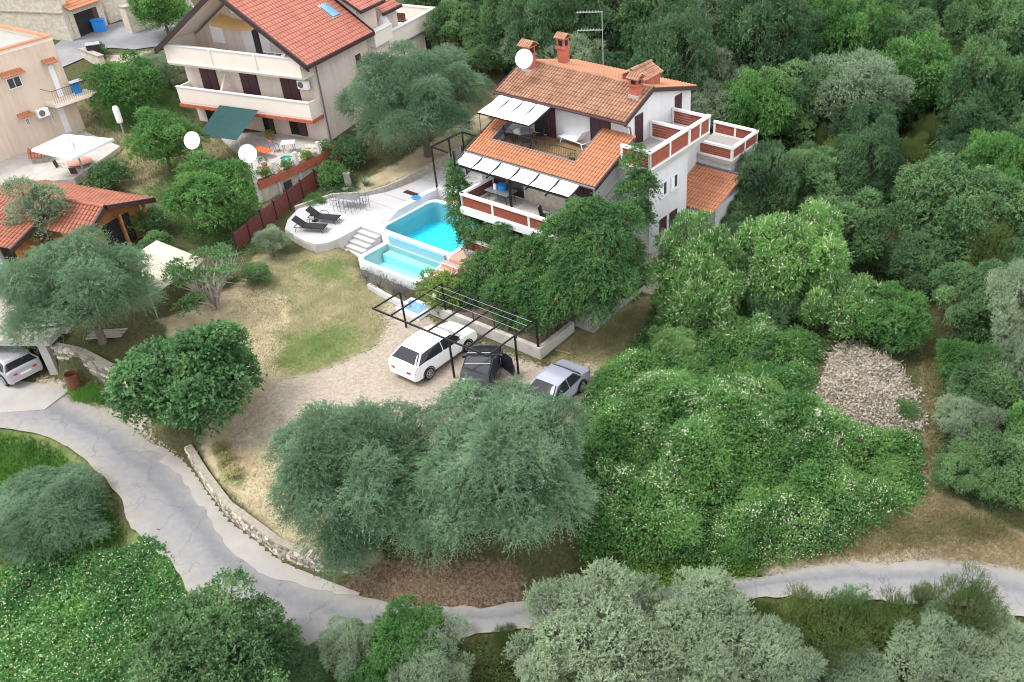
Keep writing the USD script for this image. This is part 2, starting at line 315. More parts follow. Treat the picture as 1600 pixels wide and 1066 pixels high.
def t_exact(X, Y):
    X, Y = np.ravel(X), np.ravel(Y); q = np.stack([X, Y], 1)
    pts = shapely.points(X, Y); s = shapely.distance(DVL, pts); s = np.where(shapely.contains(DVP, pts), s, -s)
    dw, db = shapely.distance(DVW, pts), shapely.distance(DVB, pts)
    w = np.where(dw < db, .16, .16+np.clip(db*0+1, 0, 1)*1.3)
    w = np.where(dw < db, .16, np.clip(.16+.5*(dw-.0), .16, 1.4))
    k = np.clip(.5+s/(2*w), 0, 1); k = k*k*(3-2*k)
    return zl(q)*(1-k)+zu(q)*k
gx = np.unique(np.round(np.concatenate([[-400, -320, -250, -200, -160, -130], np.arange(-110, -36, .8), np.arange(-36, 26, .3), np.arange(26, 70, .8), [80, 100, 130, 170, 220, 300, 400]]), 2))
gy = np.unique(np.round(np.concatenate([[-120, -80, -50, -30, -15, -5], np.arange(2, 12, 1), np.arange(12, 52, .3), np.arange(52, 125, .8), [135, 150, 180, 230, 300, 400]]), 2))
GX, GY = np.meshgrid(gx, gy); GZ = t_exact(GX, GY).reshape(GX.shape)
# road bed
def curve(pts, n, zf):
    P = np.array([at(u, v, zf(u, v)) for u, v in pts]); s = np.r_[0, np.cumsum(np.linalg.norm(np.diff(P, axis=0), axis=1))]
    from scipy.interpolate import PchipInterpolator
    return PchipInterpolator(s, P)(np.linspace(0, s[-1], n))
def road_z(u, v): return float(np.interp(u, [-80, 0, 150, 250, 350, 450, 600, 760, 1000, 1300, 1600, 1700], [-.85, -.9, -1.0, -1.3, -1.6, -1.85, -2, -2.1, -2.1, -2.0, -1.9, -1.9]))
RU = curve([(-120,596),(0,603),(90,618),(170,645),(240,690),(290,724),(325,769),(360,815),(400,846),(440,877),(500,903),(560,925),(640,943),(740,945),(812,936),(900,925),(1000,915),(1100,905),(1190,898),(1250,887),(1330,879),(1400,878),(1480,872),(1540,876),(1600,888),(1720,912)], 160, road_z)
RL = curve([(-120,655),(0,668),(60,678),(110,702),(150,738),(185,780),(212,835),(245,860),(275,895),(305,940),(380,985),(470,1015),(560,1020),(660,1005),(760,995),(830,985),(920,975),(1020,965),(1120,955),(1190,938),(1260,935),(1330,938),(1400,945),(1480,947),(1560,960),(1720,1000)], 160, road_z)
ROADP = Polygon(np.vstack([RU[:, :2], RL[::-1, :2]])).buffer(0)
near = (GX > -45) & (GX < 30) & (GY > 10) & (GY <= 44)
from scipy.spatial import cKDTree
_rk = cKDTree(np.vstack([RU[:, :2], RL[:, :2], (RU[:, :2]+RL[:, :2])/2])); _rzv = np.r_[RU[:, 2], RL[:, 2], (RU[:, 2]+RL[:, 2])/2]
px_, py_ = GX[near], GY[near]; w = zone_w(ROADP.buffer(.25), px_, py_, .35); _, ii = _rk.query(np.stack([px_, py_], 1), k=4)
GZ[near] = GZ[near]*(1-w)+(_rzv[ii].mean(1)-.06)*w
PIT = shapely.union_all([Polygon([H1.W(a, b)[:2] for a, b in q]) for q in ([(-46.6, 31.2), (-45.3, 30.0), (-42.3, 29.6), (-41.8, 30.5), (-41.7, 30.75), (-40.0, 30.75), (-39.5, 29.8), (-34.4, 29.8), (-32.5, 32.3), (-25.2, 32.3), (-25.2, 37.2), (-23.5, 37.2), (-23.5, 40.8), (-24, 45), (-33.5, 47), (-36.3, 53.3), (-43.6, 53.3), (-43.6, 38), (-44.5, 35.7), (-46.2, 34.3)],)])
w = zone_w(PIT, GX[near], GY[near], .2); GZ[near] = GZ[near]*(1-w)+np.minimum(GZ[near], -.9)*w
far_ = (GX > -45) & (GX < 0) & (GY > 44) & (GY < 75); w = zone_w(PIT, GX[far_], GY[far_], .2); GZ[far_] = GZ[far_]*(1-w)+np.minimum(GZ[far_], -.9)*w
_T = RegularGridInterpolator((gy, gx), GZ, bounds_error=False, fill_value=None)
def T(x, y): return _T(np.stack([np.ravel(y), np.ravel(x)], 1)) if np.ndim(x) else float(_T((y, x)))
def ground(u, v, dz=0.0):
    z = 0.0
    for _ in range(25):
        p = at(u, v, z+dz); z = .5*z+.5*T(p[0], p[1])
    p = at(u, v, z+dz); return np.array([p[0], p[1], T(p[0], p[1])])
def gpoly(pts): return Polygon([ground(u, v)[:2] for u, v in pts]).buffer(0)
Z_GRAVEL = [gpoly([(420,600),(520,572),(590,540),(606,505),(655,492),(760,540),(850,575),(930,565),(940,610),(890,660),(760,700),(640,700),(560,650),(480,640),(440,690),(380,700),(345,690)]), gpoly([(600,470),(660,480),(640,510),(600,500)]), gpoly([(1405,835),(1470,815),(1500,850),(1440,865)]), gpoly([(60,590),(180,590),(240,680),(150,650),(60,625)]),
            gpoly([(160,88),(262,78),(264,112),(190,112)])]
Z_LAWN = [gpoly([(400,400),(470,395),(560,400),(640,470),(605,530),(520,572),(430,600),(360,560),(350,500),(370,460)]), gpoly([(860,565),(900,515),(1010,465),(1025,500),(970,560),(925,600)]), gpoly([(120,150),(262,110),(300,210),(520,260),(400,330),(260,330),(100,250)])]
Z_GREEN = [gpoly([(430,520),(560,495),(575,545),(480,590),(415,580)]), gpoly([(460,405),(545,398),(565,450),(480,440)]), gpoly([(-60,660),(70,676),(120,710),(160,750),(200,850),(-60,860)]), gpoly([(100,600),(180,598),(195,630),(100,632)]), gpoly([(340,720),(385,745),(380,765),(345,750)]), gpoly([(-60,860),(270,835),(320,960),(220,1100),(-60,1100)]),
           gpoly([(1380,230),(1480,180),(1520,230),(1440,330),(1390,300)])]
Z_STRAW = [gpoly([(318,690),(330,650),(430,595),(470,700),(520,800),(600,870),(560,890),(500,876),(440,845),(380,795),(335,745)]), gpoly([(250,500),(330,470),(400,425),(450,470),(440,600),(340,650),(300,560)]), gpoly([(1170,893),(1380,800),(1450,765),(1530,800),(1640,850),(1640,905),(1450,880),(1300,885)]), gpoly([(545,295),(620,255),(765,165),(765,195),(650,275),(560,312)]), gpoly([(-60,860),(80,872),(240,840),(60,915),(-60,920)])]
Z_LITTER = [gpoly([(540,905),(610,875),(800,880),(815,910),(815,940),(740,950),(640,948),(550,928)]), gpoly([(1437,525),(1452,525),(1459,700),(1452,800),(1440,800)]), gpoly([(700,40),(790,120),(790,170),(690,70)])]
def layer(polys, soft):
    w = np.zeros(GX.size)
    for p in polys:
        if not p.is_empty: w = np.maximum(w, zone_w(p, GX.ravel(), GY.ravel(), soft))
    return w
ground_mesh = MB(); ground_mesh.grid(np.dstack([GX, GY, GZ]))
gpath = struct('ground', ground_mesh, 'concrete', smooth=True)
gm = UsdGeom.PrimvarsAPI(stage.GetPrimAtPath(gpath))
za = np.stack([layer(Z_GRAVEL, .8), layer(Z_LAWN, .9), np.maximum(layer(Z_GREEN[2:], .6), .8*layer(Z_GREEN[:2], 1.6))], 1); zb = np.stack([layer(Z_STRAW, .8), layer(Z_LITTER, .6), np.zeros(GX.size)], 1)
for nm, arr in (('zonea', za), ('zoneb', zb)):
    gm.CreatePrimvar(nm, Sdf.ValueTypeNames.Color3fArray, 'vertex').Set(Vt.Vec3fArray.FromNumpy(arr.astype(np.float32)))
def ground_material():
    nodes = {'g': ('geometry', {}), 'a': ('attribute', {'attribute': 'zonea'}), 'b': ('attribute', {'attribute': 'zoneb'}), 'sa': ('separate_color', {}), 'sb': ('separate_color', {}),
             'n1': ('noise_texture', {'scale': .9, 'detail': 6.0, 'roughness': .65}), 'n2': ('noise_texture', {'scale': 6.0, 'detail': 5.0, 'roughness': .65}), 'n3': ('noise_texture', {'scale': 28.0, 'detail': 3.0}),
             'p': ('principled_bsdf', {'roughness': .95, 'specular_ior_level': .15}), 'bp': ('bump', {'strength': .5, 'distance': .05})}
    links = [('g.position', f'n{i}.vector') for i in (1, 2, 3)]+[('a.color', 'sa.color'), ('b.color', 'sb.color'), ('n3.fac', 'bp.height'), ('bp.normal', 'p.normal')]
    cols = {'base': ((.045, .05, .022), (.10, .10, .045)), 'gravel': ((.28, .235, .185), (.43, .37, .305)), 'lawn': ((.17, .165, .085), (.29, .245, .145)), 'green': ((.09, .13, .04), (.17, .20, .075)), 'straw': ((.29, .24, .15), (.45, .385, .26)), 'litter': ((.13, .09, .06), (.255, .19, .135))}
    for k, (c0, c1) in cols.items():
        nodes['r_'+k] = ('rgb_ramp', {'ramp': [(.32, c0), (.68, c1)]}); links.append(('n2.fac' if k in ('base', 'litter', 'gravel') else 'n1.fac', f'r_{k}.fac'))
    prev = 'r_base.color'
    for k, src, nz in (('lawn', 'sa.g', 'n1'), ('straw', 'sb.r', 'n1'), ('gravel', 'sa.r', 'n2'), ('green', 'sa.b', 'n2'), ('litter', 'sb.g', 'n2')):
        nodes['w_'+k] = ('math', {'math_type': 'multiply_add', 'value2': .9}); nodes['v_'+k] = ('math', {'math_type': 'add'}); nodes['s_'+k] = ('map_range', {'range_type': 'smoothstep', 'from_min': .78, 'from_max': 1.12, 'clamp': True})
        nodes['m_'+k] = ('mix_color', {})
        links += [(f'{nz}.fac', f'w_{k}.value1'), (src, f'w_{k}.value3'), (f'w_{k}.value', f's_{k}.value'), (f's_{k}.result', f'm_{k}.fac'), (prev, f'm_{k}.a'), (f'r_{k}.color', f'm_{k}.b')]
        del nodes['v_'+k]; prev = f'm_{k}.result'
    links.append((prev, 'p.base_color'))
    return usdkit.material(stage, '/World/Looks/ground_cover', nodes, links, surface='p.BSDF')
M['ground_cover'] = ground_material()
UsdShade.MaterialBindingAPI.Apply(stage.GetPrimAtPath(gpath)).Bind(M['ground_cover'])
# asphalt with worn patches and cracks
M['asphalt'] = usdkit.material(stage, '/World/Looks/asphalt', {
    'g': ('geometry', {}), 'n': ('noise_texture', {'scale': .35, 'detail': 5.0, 'roughness': .6}), 'f': ('noise_texture', {'scale': 40.0, 'detail': 3.0}), 'd': ('noise_texture', {'scale': 1.2, 'detail': 3.0}), 'dm': ('vector_math', {'math_type': 'multiply_add', 'vector2': (1.2, 1.2, 1.2)}),
    'v': ('voronoi_texture', {'feature': 'distance_to_edge', 'scale': .42}), 'r': ('rgb_ramp', {'ramp': [(.3, (.175, .18, .195)), (.5, (.235, .235, .25)), (.7, (.30, .295, .29))]}), 'c': ('rgb_ramp', {'ramp': [(0, (.74,)*3), (.004, (.84,)*3), (.009, (1, 1, 1))]}),
    'fr': ('rgb_ramp', {'ramp': [(.3, (.85,)*3), (.7, (1.12,)*3)]}), 'm': ('mix_color', {'blend_type': 'multiply', 'fac': .8}), 'm2': ('mix_color', {'blend_type': 'multiply', 'fac': 1.0}), 'b': ('bump', {'strength': .3, 'distance': .02}), 'p': ('principled_bsdf', {'roughness': .9, 'specular_ior_level': .25})},
    [('g.position', 'n.vector'), ('g.position', 'f.vector'), ('g.position', 'd.vector'), ('d.color', 'dm.vector1'), ('g.position', 'dm.vector3'), ('dm.vector', 'v.vector'), ('n.fac', 'r.fac'), ('v.distance', 'c.fac'), ('f.fac', 'fr.fac'),
     ('r.color', 'm.a'), ('c.color', 'm.b'), ('m.result', 'm2.a'), ('fr.color', 'm2.b'), ('m2.result', 'p.base_color'), ('f.fac', 'b.height'), ('b.normal', 'p.normal')], surface='p.BSDF')
M['road_surface'] = usdkit.material(stage, '/World/Looks/road_surface', {
    'g': ('geometry', {}), 'at': ('attribute', {'attribute': 'lane'}), 'sx': ('separate_color', {}), 'n': ('noise_texture', {'scale': .5, 'detail': 6.0, 'roughness': .65}), 'f': ('noise_texture', {'scale': 45.0, 'detail': 3.0}), 'n4': ('noise_texture', {'scale': 3.0, 'detail': 5.0, 'roughness': .7}), 'd': ('noise_texture', {'scale': 1.2, 'detail': 3.0}), 'dm': ('vector_math', {'math_type': 'multiply_add', 'vector2': (1.2, 1.2, 1.2)}),
    'mx': ('math', {'math_type': 'multiply_add', 'value2': .5}), 'sh': ('math', {'math_type': 'subtract', 'value2': .25}),
    'v': ('voronoi_texture', {'feature': 'distance_to_edge', 'scale': .38}), 'r': ('rgb_ramp', {'ramp': [(0, (.31, .29, .265)), (.16, (.29, .28, .265)), (.30, (.225, .225, .235)), (.42, (.19, .195, .21)), (.52, (.24, .24, .25)), (.66, (.26, .258, .262)), (.82, (.285, .278, .27)), (1, (.32, .30, .275))]}),
    'c': ('rgb_ramp', {'ramp': [(0, (.62,)*3), (.004, (.8,)*3), (.010, (1, 1, 1))]}), 'fr': ('rgb_ramp', {'ramp': [(.3, (.86,)*3), (.7, (1.10,)*3)]}), 'pr': ('rgb_ramp', {'ramp': [(.35, (.92, .91, .90)), (.6, (1.02, 1.02, 1.02))]}),
    'm': ('mix_color', {'blend_type': 'multiply', 'fac': .8}), 'm2': ('mix_color', {'blend_type': 'multiply', 'fac': 1.0, 'use_clamp': False}), 'm3': ('mix_color', {'blend_type': 'multiply', 'fac': 1.0, 'use_clamp': False}), 'b': ('bump', {'strength': .35, 'distance': .02}), 'p': ('principled_bsdf', {'roughness': .9, 'specular_ior_level': .25})},
    [('g.position', 'n.vector'), ('g.position', 'f.vector'), ('g.position', 'n4.vector'), ('g.position', 'd.vector'), ('d.color', 'dm.vector1'), ('g.position', 'dm.vector3'), ('dm.vector', 'v.vector'), ('at.color', 'sx.color'), ('n.fac', 'mx.value1'), ('sx.r', 'mx.value3'), ('mx.value', 'sh.value1'), ('sh.value', 'r.fac'), ('v.distance', 'c.fac'), ('f.fac', 'fr.fac'), ('n4.fac', 'pr.fac'),
     ('r.color', 'm.a'), ('c.color', 'm.b'), ('m.result', 'm2.a'), ('fr.color', 'm2.b'), ('m2.result', 'm3.a'), ('pr.color', 'm3.b'), ('m3.result', 'p.base_color'), ('f.fac', 'b.height'), ('b.normal', 'p.normal')], surface='p.BSDF')
mb = MB(); kk = np.linspace(0, 1, 9)[:, None, None]
RG = RU[None]*(1-kk)+RL[None]*kk; RG[:, :, 2] += .015
# ragged edges of the tarmac
for e, s in ((0, 1), (-1, -1)):
    d = (RL-RU)[:, :2]; d /= np.linalg.norm(d, axis=1, keepdims=True); RG[e, :, :2] += s*d*(meshkit.noise(np.c_[RU[:, :2]*1.7, np.zeros(160)])[:, None]-.3)*.35
mb.grid(RG.transpose(1, 0, 2)); rp = struct('road', mb, 'road_surface', smooth=True)
UsdGeom.PrimvarsAPI(stage.GetPrimAtPath(rp)).CreatePrimvar('lane', Sdf.ValueTypeNames.Color3fArray, 'vertex').Set(Vt.Vec3fArray.FromNumpy(np.repeat(np.tile(np.linspace(0, 1, 9), 160)[:, None], 3, 1).astype(np.float32)))
SH0 = curve([(266,706),(292,726),(327,770),(362,816),(402,847),(442,878),(502,904),(562,927)], 50, road_z); SH1 = curve([(250,722),(280,742),(312,790),(332,822),(360,856),(392,880),(420,900),(472,916),(532,928),(562,930)], 50, road_z)
mb = MB(); k5 = np.linspace(0, 1, 4)[:, None, None]; SG = SH0[None]*(1-k5)+SH1[None]*k5
SG[-1, :, :2] += (meshkit.noise(np.c_[SH1[:, :2]*2.3, np.zeros(50)])[:, None]-.5)*.25
SG[:, :, 2] += .034; mb.grid(SG.transpose(1, 0, 2)); struct('pavement', mb, 'pale_concrete', smooth=True)
# far street at the top left
mb = MB(); FS0 = np.array([ground(u, v) for u, v in ((60,95),(120,48),(180,38),(240,22),(300,5))]); FS1 = np.array([ground(u, v) for u, v in ((90,110),(170,76),(210,79),(262,72),(330,50))])
from scipy.interpolate import interp1d
def res(P, n): s = np.r_[0, np.cumsum(np.linalg.norm(np.diff(P, axis=0), axis=1))]; return interp1d(s, P, axis=0)(np.linspace(0, s[-1], n))
FS0, FS1 = res(FS0, 40), res(FS1, 40); g = FS0[None]*(1-kk)+FS1[None]*kk; g[:, :, 2] = T(g[:, :, 0], g[:, :, 1]).reshape(g.shape[:2])+.08; mb.grid(g.transpose(1, 0, 2)); struct('road', mb, 'asphalt', smooth=True)

# ------------------------------------------------------------------ dry stone retaining wall along the road (every stone its own piece)
def stone_wall(name, label, pts, zb, zt, rngs, course=.2, length=.34, depth=.32, group=None, cap=True):
    P = res(np.array([[p[0], p[1]] for p in pts]), 400); s = np.r_[0, np.cumsum(np.linalg.norm(np.diff(P, axis=0), axis=1))]; Lw = s[-1]
    o = np.array([*P[0], zb(0)]); th = thing(name, label, 'wall', o)
    X = lambda q: np.array([np.interp(q, s, P[:, 0]), np.interp(q, s, P[:, 1])])
    core = MB(-o); tt = np.linspace(0, Lw, 40)
    for i in range(39):
        a, b = X(tt[i]), X(tt[i+1]); d = (b-a)/np.linalg.norm(b-a); nrm = np.array([-d[1], d[0]])
        q = [a-nrm*.02, b-nrm*.02, b+nrm*depth, a+nrm*depth]; z0, z1 = zb(tt[i]/Lw)-.3, zt(tt[i]/Lw)-.03; z1b = zt(tt[i+1]/Lw)-.03
        v = [(*c, z0) for c in q]+[(*q[0], z1), (*q[1], z1b), (*q[2], z1b), (*q[3], z1)]
        core.add(v, [(0, 3, 2, 1), (4, 5, 6, 7), (0, 1, 5, 4), (2, 3, 7, 6)])
    part(th, 'mortar_core', core, 'mortar')
    n = 0
    k = 0
    while True:
        z = k*course; any_ = False; q = -(k % 2)*length*.5
        while q < Lw:
            l = length*rngs.uniform(.6, 1.4); m_ = min(max(q+l/2, 0), Lw); zb_, zt_ = zb(m_/Lw), zt(m_/Lw)
            if zb_+z+course*.6 < zt_ and 0 <= q+l/2 <= Lw:
                any_ = True; c = X(m_); d = X(min(m_+.05, Lw))-X(max(m_-.05, 0)); d /= np.linalg.norm(d); yaw = math.degrees(math.atan2(d[1], d[0]))
                hz = min(course, zt_-zb_-z)
                top = zb_+z+2*course*.9 >= zt_
                sz = np.array([l*.93, (depth+.1 if top and cap else .16), hz*.9])
                off = np.array([-d[1], d[0]])*((depth)/2-.02 if top and cap else .02)
                h = trimesh.creation.box((1, 1, 1)).subdivide(); vv = h.vertices.copy(); rr = np.linalg.norm(vv, axis=1, keepdims=True); vv = vv*(.5+.5*np.minimum(1, .62/rr)); vv += rngs.normal(0, .045, vv.shape)
                vv = vv*sz; R = trimesh.transformations.rotation_matrix(math.radians(yaw+rngs.normal(0, 3)), [0, 0, 1])[:3, :3]
                vv = vv@R.T+np.array([c[0]+off[0], c[1]+off[1], zb_+z+hz/2])-o
                if n < 300: part(th, 'stone', (vv, np.array(h.faces)), ('wall_stone', 'pale_stone', 'stone_masonry')[rngs.integers(3)])
                n += 1
            q += l
        k += 1
        if not any_ or k > 14: break
    return th
WALLP = [ground(u, v)[:2] for u, v in ((298,722),(320,748),(345,775),(380,810),(420,843),(460,868),(500,884),(548,896))]
WALLP = DV[5:12]
wz0, wz1 = -1.4, -2.0
stone_wall('stone_wall', 'dry stone retaining wall of grey rubble curving along the concrete road edge', WALLP, lambda t: wz0+(wz1-wz0)*t, lambda t: -.45+(-1.0+.45)*t, np.random.default_rng(3), .15, .27, .28)
stone_wall('stone_wall', 'short rubble stone wall beside the open garage and the rusty barrel', [at(104,589,-.9)[:2], at(140,593,-.9)[:2], at(185,612,-.9)[:2], at(212,650,-1)[:2]], lambda t: -.95-.1*t, lambda t: 1.05-.75*t, np.random.default_rng(5), .2, .3, .35, cap=False)

# ------------------------------------------------------------------ roof tiles: real overlapping tiles on a slope
def tiles(mb, p0, along, L, up, S, w=.2, l=.33, h=.06, lift=.03, jit=None, arc=5, pan=True):
    """p0 = eave corner; along, up = unit vectors of the slope; arched cover tiles in overlapping courses"""
    p0, along, up = (np.asarray(x, float) for x in (p0, along, up)); nrm = np.cross(along, up); nrm /= np.linalg.norm(nrm)
    if nrm[2] < 0: nrm = -nrm
    nx, ny = max(1, int(round(L/w))), max(1, int(round(S/l))); w, l = L/nx, S/ny
    r = np.random.default_rng(nx*31+ny) 
    if pan: mb.add([p0, p0+along*L, p0+along*L+up*S, p0+up*S], [(0, 1, 2, 3)])
    th = np.linspace(0, np.pi, arc); cs, sn = -np.cos(th)*w*.46, np.sin(th)*h
    V, F = [], []; base = 0; cs = cs*.86
    jx = jit or 0
    for j in range(ny):
        for i in range(nx):
            o = p0+along*(w*(i+.5)+r.normal(0, jx*.3))+up*(l*j+r.normal(0, jx))
            a = o+nrm*lift+up*(-.02); b = o+up*(l*1.08)
            tw = r.normal(0, jx*.4)
            A = a+along*cs[:, None]+nrm*sn[:, None]; Bp = b+along*(cs*.9+tw)[:, None]+nrm*(sn*.9)[:, None]
            A2 = A-nrm*.018*(1-np.abs(np.cos(th)))[:, None]
            V.append(np.vstack([A, Bp, a[None]-nrm*.02]))
            for q in range(arc-1): F.append((base+q, base+q+1, base+arc+q+1)); F.append((base+q, base+arc+q+1, base+arc+q)); F.append((base+2*arc, base+q+1, base+q))
            base += 2*arc+1
    mb.add(np.vstack(V), np.array(F)); return mb
def ridge_caps(mb, p0, p1, r=.11, n_l=.36):
    p0, p1 = np.array(p0, float), np.array(p1, float); L = np.linalg.norm(p1-p0); n = max(2, int(L/n_l)); d = (p1-p0)/L; s = np.cross(d, [0, 0, 1.]); s /= np.linalg.norm(s)
    th = np.linspace(0, np.pi, 6)
    for i in range(n):
        a = p0+d*(i*L/n-.02); b = p0+d*((i+1)*L/n+.03)
        A = a+s*np.cos(th)[:, None]*r*1.1+np.array([0, 0, 1])*(np.sin(th)*r*1.1)[:, None]; Bq = b+s*np.cos(th)[:, None]*r*.92+np.array([0, 0, 1])*(np.sin(th)*r*.92)[:, None]
        mb.add(np.vstack([A, Bq]), [(q, q+1, 7+q, 6+q) for q in range(5)])
    return mb

# ------------------------------------------------------------------ white villa
VA, VB = -23.4, 36.95
OFF = (-VA, -VB, 0)
villa = thing('white_villa', 'white three storey villa with orange tiled roofs and red slatted balconies beside the pool', 'house', H1.W(VA, VB), H1.yaw)
def vb(): return MB(OFF)
def vpart(n, mb, m, **k): return part(villa, n, mb, m, **k)
def slope_z(b): return 6.85+.375*(b-34.6)
# walls
vpart('wall', vb().box(-33.4, -25.4, 34.95, 38.5, 1.9, 6.9), 'white_plaster', label='white front wall of the lower storeys')
up = vb().box(-33.4, -25.75, 38.5, 45.2, 0, 8.85)
up.ext([(-33.4, 38.5, 8.85), (-33.4, 45.2, 8.85), (-33.4, 45.2, 8.95), (-33.4, 40.9, 10.02), (-33.4, 38.5, 9.2)], (7.65, 0, 0))
vpart('wall', up, 'white_plaster', label='white upper storey wall with gable end')
tw = vb().box(-25.75, -23.4, 36.95, 40.93, 2.2, 7.15)
vpart('wall', tw, 'white_plaster', label='white side tower below the corner balcony')
vpart('stone_base', vb().box(-33.42, -23.43, 36.98, 40.9, -.5, 2.2).box(-32.6, -25.0, 32.1, 36.98, -.5, 1.88), 'stone_masonry')
vpart('wall', vb().box(-25.76, -25.0, 40.93, 44.85, 0, 7.15), 'white_plaster', label='white wall beneath the corner balcony')
vpart('stone_cladding', vb().box(-30.2, -26.9, 34.90, 34.948, 4.7, 5.9), 'stone_masonry')
# side gables under the lower roof (solid cheeks either side of the deck)
ck = vb().ext([(-27.3, 34.95, 6.9), (-27.3, 38.5, 6.9), (-27.3, 38.5, slope_z(38.5)-.1), (-27.3, 34.95, slope_z(34.95)-.1)], (1.9, 0, 0))
vpart('roof_cheek', ck, 'white_plaster'); ck = vb().ext([(-33.4, 34.95, 6.9), (-33.4, 38.5, 6.9), (-33.4, 38.5, slope_z(38.5)-.1), (-33.4, 34.95, slope_z(34.95)-.1)], (.25, 0, 0)); vpart('roof_cheek', ck, 'white_plaster')
# lower roof: three fields round the deck
uv = np.array([0, 1, .375]); ulen = np.linalg.norm(uv); uv = uv/ulen
lr = vb(); EZ = 6.88
tiles(lr, (-34.05, 34.6, EZ), (1, 0, 0), 8.85, uv, 1.2*ulen, .2, .32, .06, .035, .006)
tiles(lr, (-34.05, 35.8, EZ+.45), (1, 0, 0), .95, uv, 2.65*ulen, .2, .32, .06, .035, .006)
tiles(lr, (-27.35, 35.8, EZ+.45), (1, 0, 0), 2.15, uv, 2.65*ulen, .2, .32, .06, .035, .006)
vpart('lower_roof_tiles', lr, 'orange_roof_tile', kind='stuff')
lb = vb().ext([(-34.05, 34.6, EZ-.14), (-25.2, 34.6, EZ-.14), (-25.2, 34.6, EZ-.01), (-34.05, 34.6, EZ-.01)], uv*1.15*ulen)
for a0, a1 in ((-34.05, -33.1), (-27.35, -25.2)): lb.ext([(a0, 35.8, EZ+.31), (a1, 35.8, EZ+.31), (a1, 35.8, EZ+.44), (a0, 35.8, EZ+.44)], uv*2.65*ulen)
vpart('roof_board', lb, 'dark_brown')
vpart('gutter', vb().tube([(-34.1, 34.5, EZ-.05), (-25.15, 34.5, EZ-.05)], .07, 8), 'gutter_grey')
vpart('barge_board', vb().ext([(-25.2, 34.5, EZ-.18), (-25.12, 34.5, EZ-.18), (-25.12, 34.5, EZ+.05), (-25.2, 34.5, EZ+.05)], uv*3.7*ulen), 'dark_brown'); vpart('barge_board', vb().ext([(-34.13, 34.5, EZ-.18), (-34.05, 34.5, EZ-.18), (-34.05, 34.5, EZ+.05), (-34.13, 34.5, EZ+.05)], uv*3.7*ulen), 'dark_brown')
# deck
dk = vpart('deck', vb().box(-33.15, -27.3, 35.8, 38.5, 6.9, 7.0), 'dark_brown')
for i in range(19):
    b0 = 35.85+i*.139; part(dk, 'deck_board', vb().box(-33.12, -27.33, b0, b0+.125, 7.0, 7.03), 'deck_wood')
vpart('deck_gutter', vb().box(-33.2, -27.25, 35.66, 35.86, 7.03, 7.36), 'gutter_grey')
vpart('deck_trim', vb().ext([(-33.15, 35.8, 7.05), (-33.08, 35.8, 7.05), (-33.08, 35.8, 7.42), (-33.15, 35.8, 7.42)], uv*2.6*ulen), 'gutter_grey'); vpart('deck_trim', vb().ext([(-27.4, 35.8, 7.05), (-27.33, 35.8, 7.05), (-27.33, 35.8, 7.40), (-27.4, 35.8, 7.40)], uv*2.6*ulen), 'gutter_grey')
rl = vpart('deck_railing', vb().tube([(-33.1, 35.9, 7.95), (-27.35, 35.9, 7.95)], .022, 6).tube([(-33.1, 35.9, 7.45), (-27.35, 35.9, 7.45)], .014, 6), 'black_metal')
for i in range(49): part(rl, 'baluster', vb().tube([(-33.1+i*.1198, 35.9, 7.36), (-33.1+i*.1198, 35.9, 7.95)], .008, 4), 'black_metal')
# upper roof
f_up = np.array([0, 1, .382]); fl = np.linalg.norm(f_up); f_up /= fl; b_up = np.array([0, -1, .27]); bl = np.linalg.norm(b_up); b_up /= bl
RZ = 10.25
ur = vb(); tiles(ur, (-34.5, 37.95, 9.2), (1, 0, 0), 8.95, f_up, 2.75*fl, .205, .31, .065, .04, .014)
vpart('upper_roof_tiles', ur, 'old_roof_tile', kind='stuff')
br_ = vb(); tiles(br_, (-34.5, 45.5, RZ-.27*4.8), (1, 0, 0), 8.95, b_up, 4.8*bl, .205, .32, .06, .04, .01); vpart('rear_roof_tiles', br_, 'orange_roof_tile', kind='stuff')
vpart('ridge_tiles', ridge_caps(vb(), (-34.5, 40.7, RZ+.03), (-25.55, 40.7, RZ+.03)), 'old_roof_tile')
vpart('roof_board', vb().ext([(-34.5, 37.95, 9.05), (-25.55, 37.95, 9.05), (-25.55, 37.95, 9.19), (-34.5, 37.95, 9.19)], f_up*2.75*fl).ext([(-34.5, 45.5, RZ-1.45), (-25.55, 45.5, RZ-1.45), (-25.55, 45.5, RZ-1.31), (-34.5, 45.5, RZ-1.31)], b_up*4.8*bl), 'dark_brown')
bb = vb()
for a in (-34.58, -25.55):
    bb.ext([(a, 37.85, 9.0), (a+.08, 37.85, 9.0), (a+.08, 37.85, 9.24), (a, 37.85, 9.24)], f_up*2.86*fl); bb.ext([(a, 45.6, RZ-1.52), (a, 45.6, RZ-1.28), (a+.08, 45.6, RZ-1.28), (a+.08, 45.6, RZ-1.52)], b_up*4.9*bl)
vpart('barge_board', bb, 'dark_brown')
vpart('gutter', vb().tube([(-34.6, 37.84, 9.14), (-25.45, 37.84, 9.14)], .075, 8), 'shutter_brown')
dp = [(-25.6, 37.86, 9.1), (-25.5, 38.0, 8.95), (-25.52, 38.35, 8.8), (-25.52, 38.42, 8.5), (-25.52, 38.42, 7.4)]
vpart('downpipe', vb().tube(dp, .05, 8), 'gutter_grey')
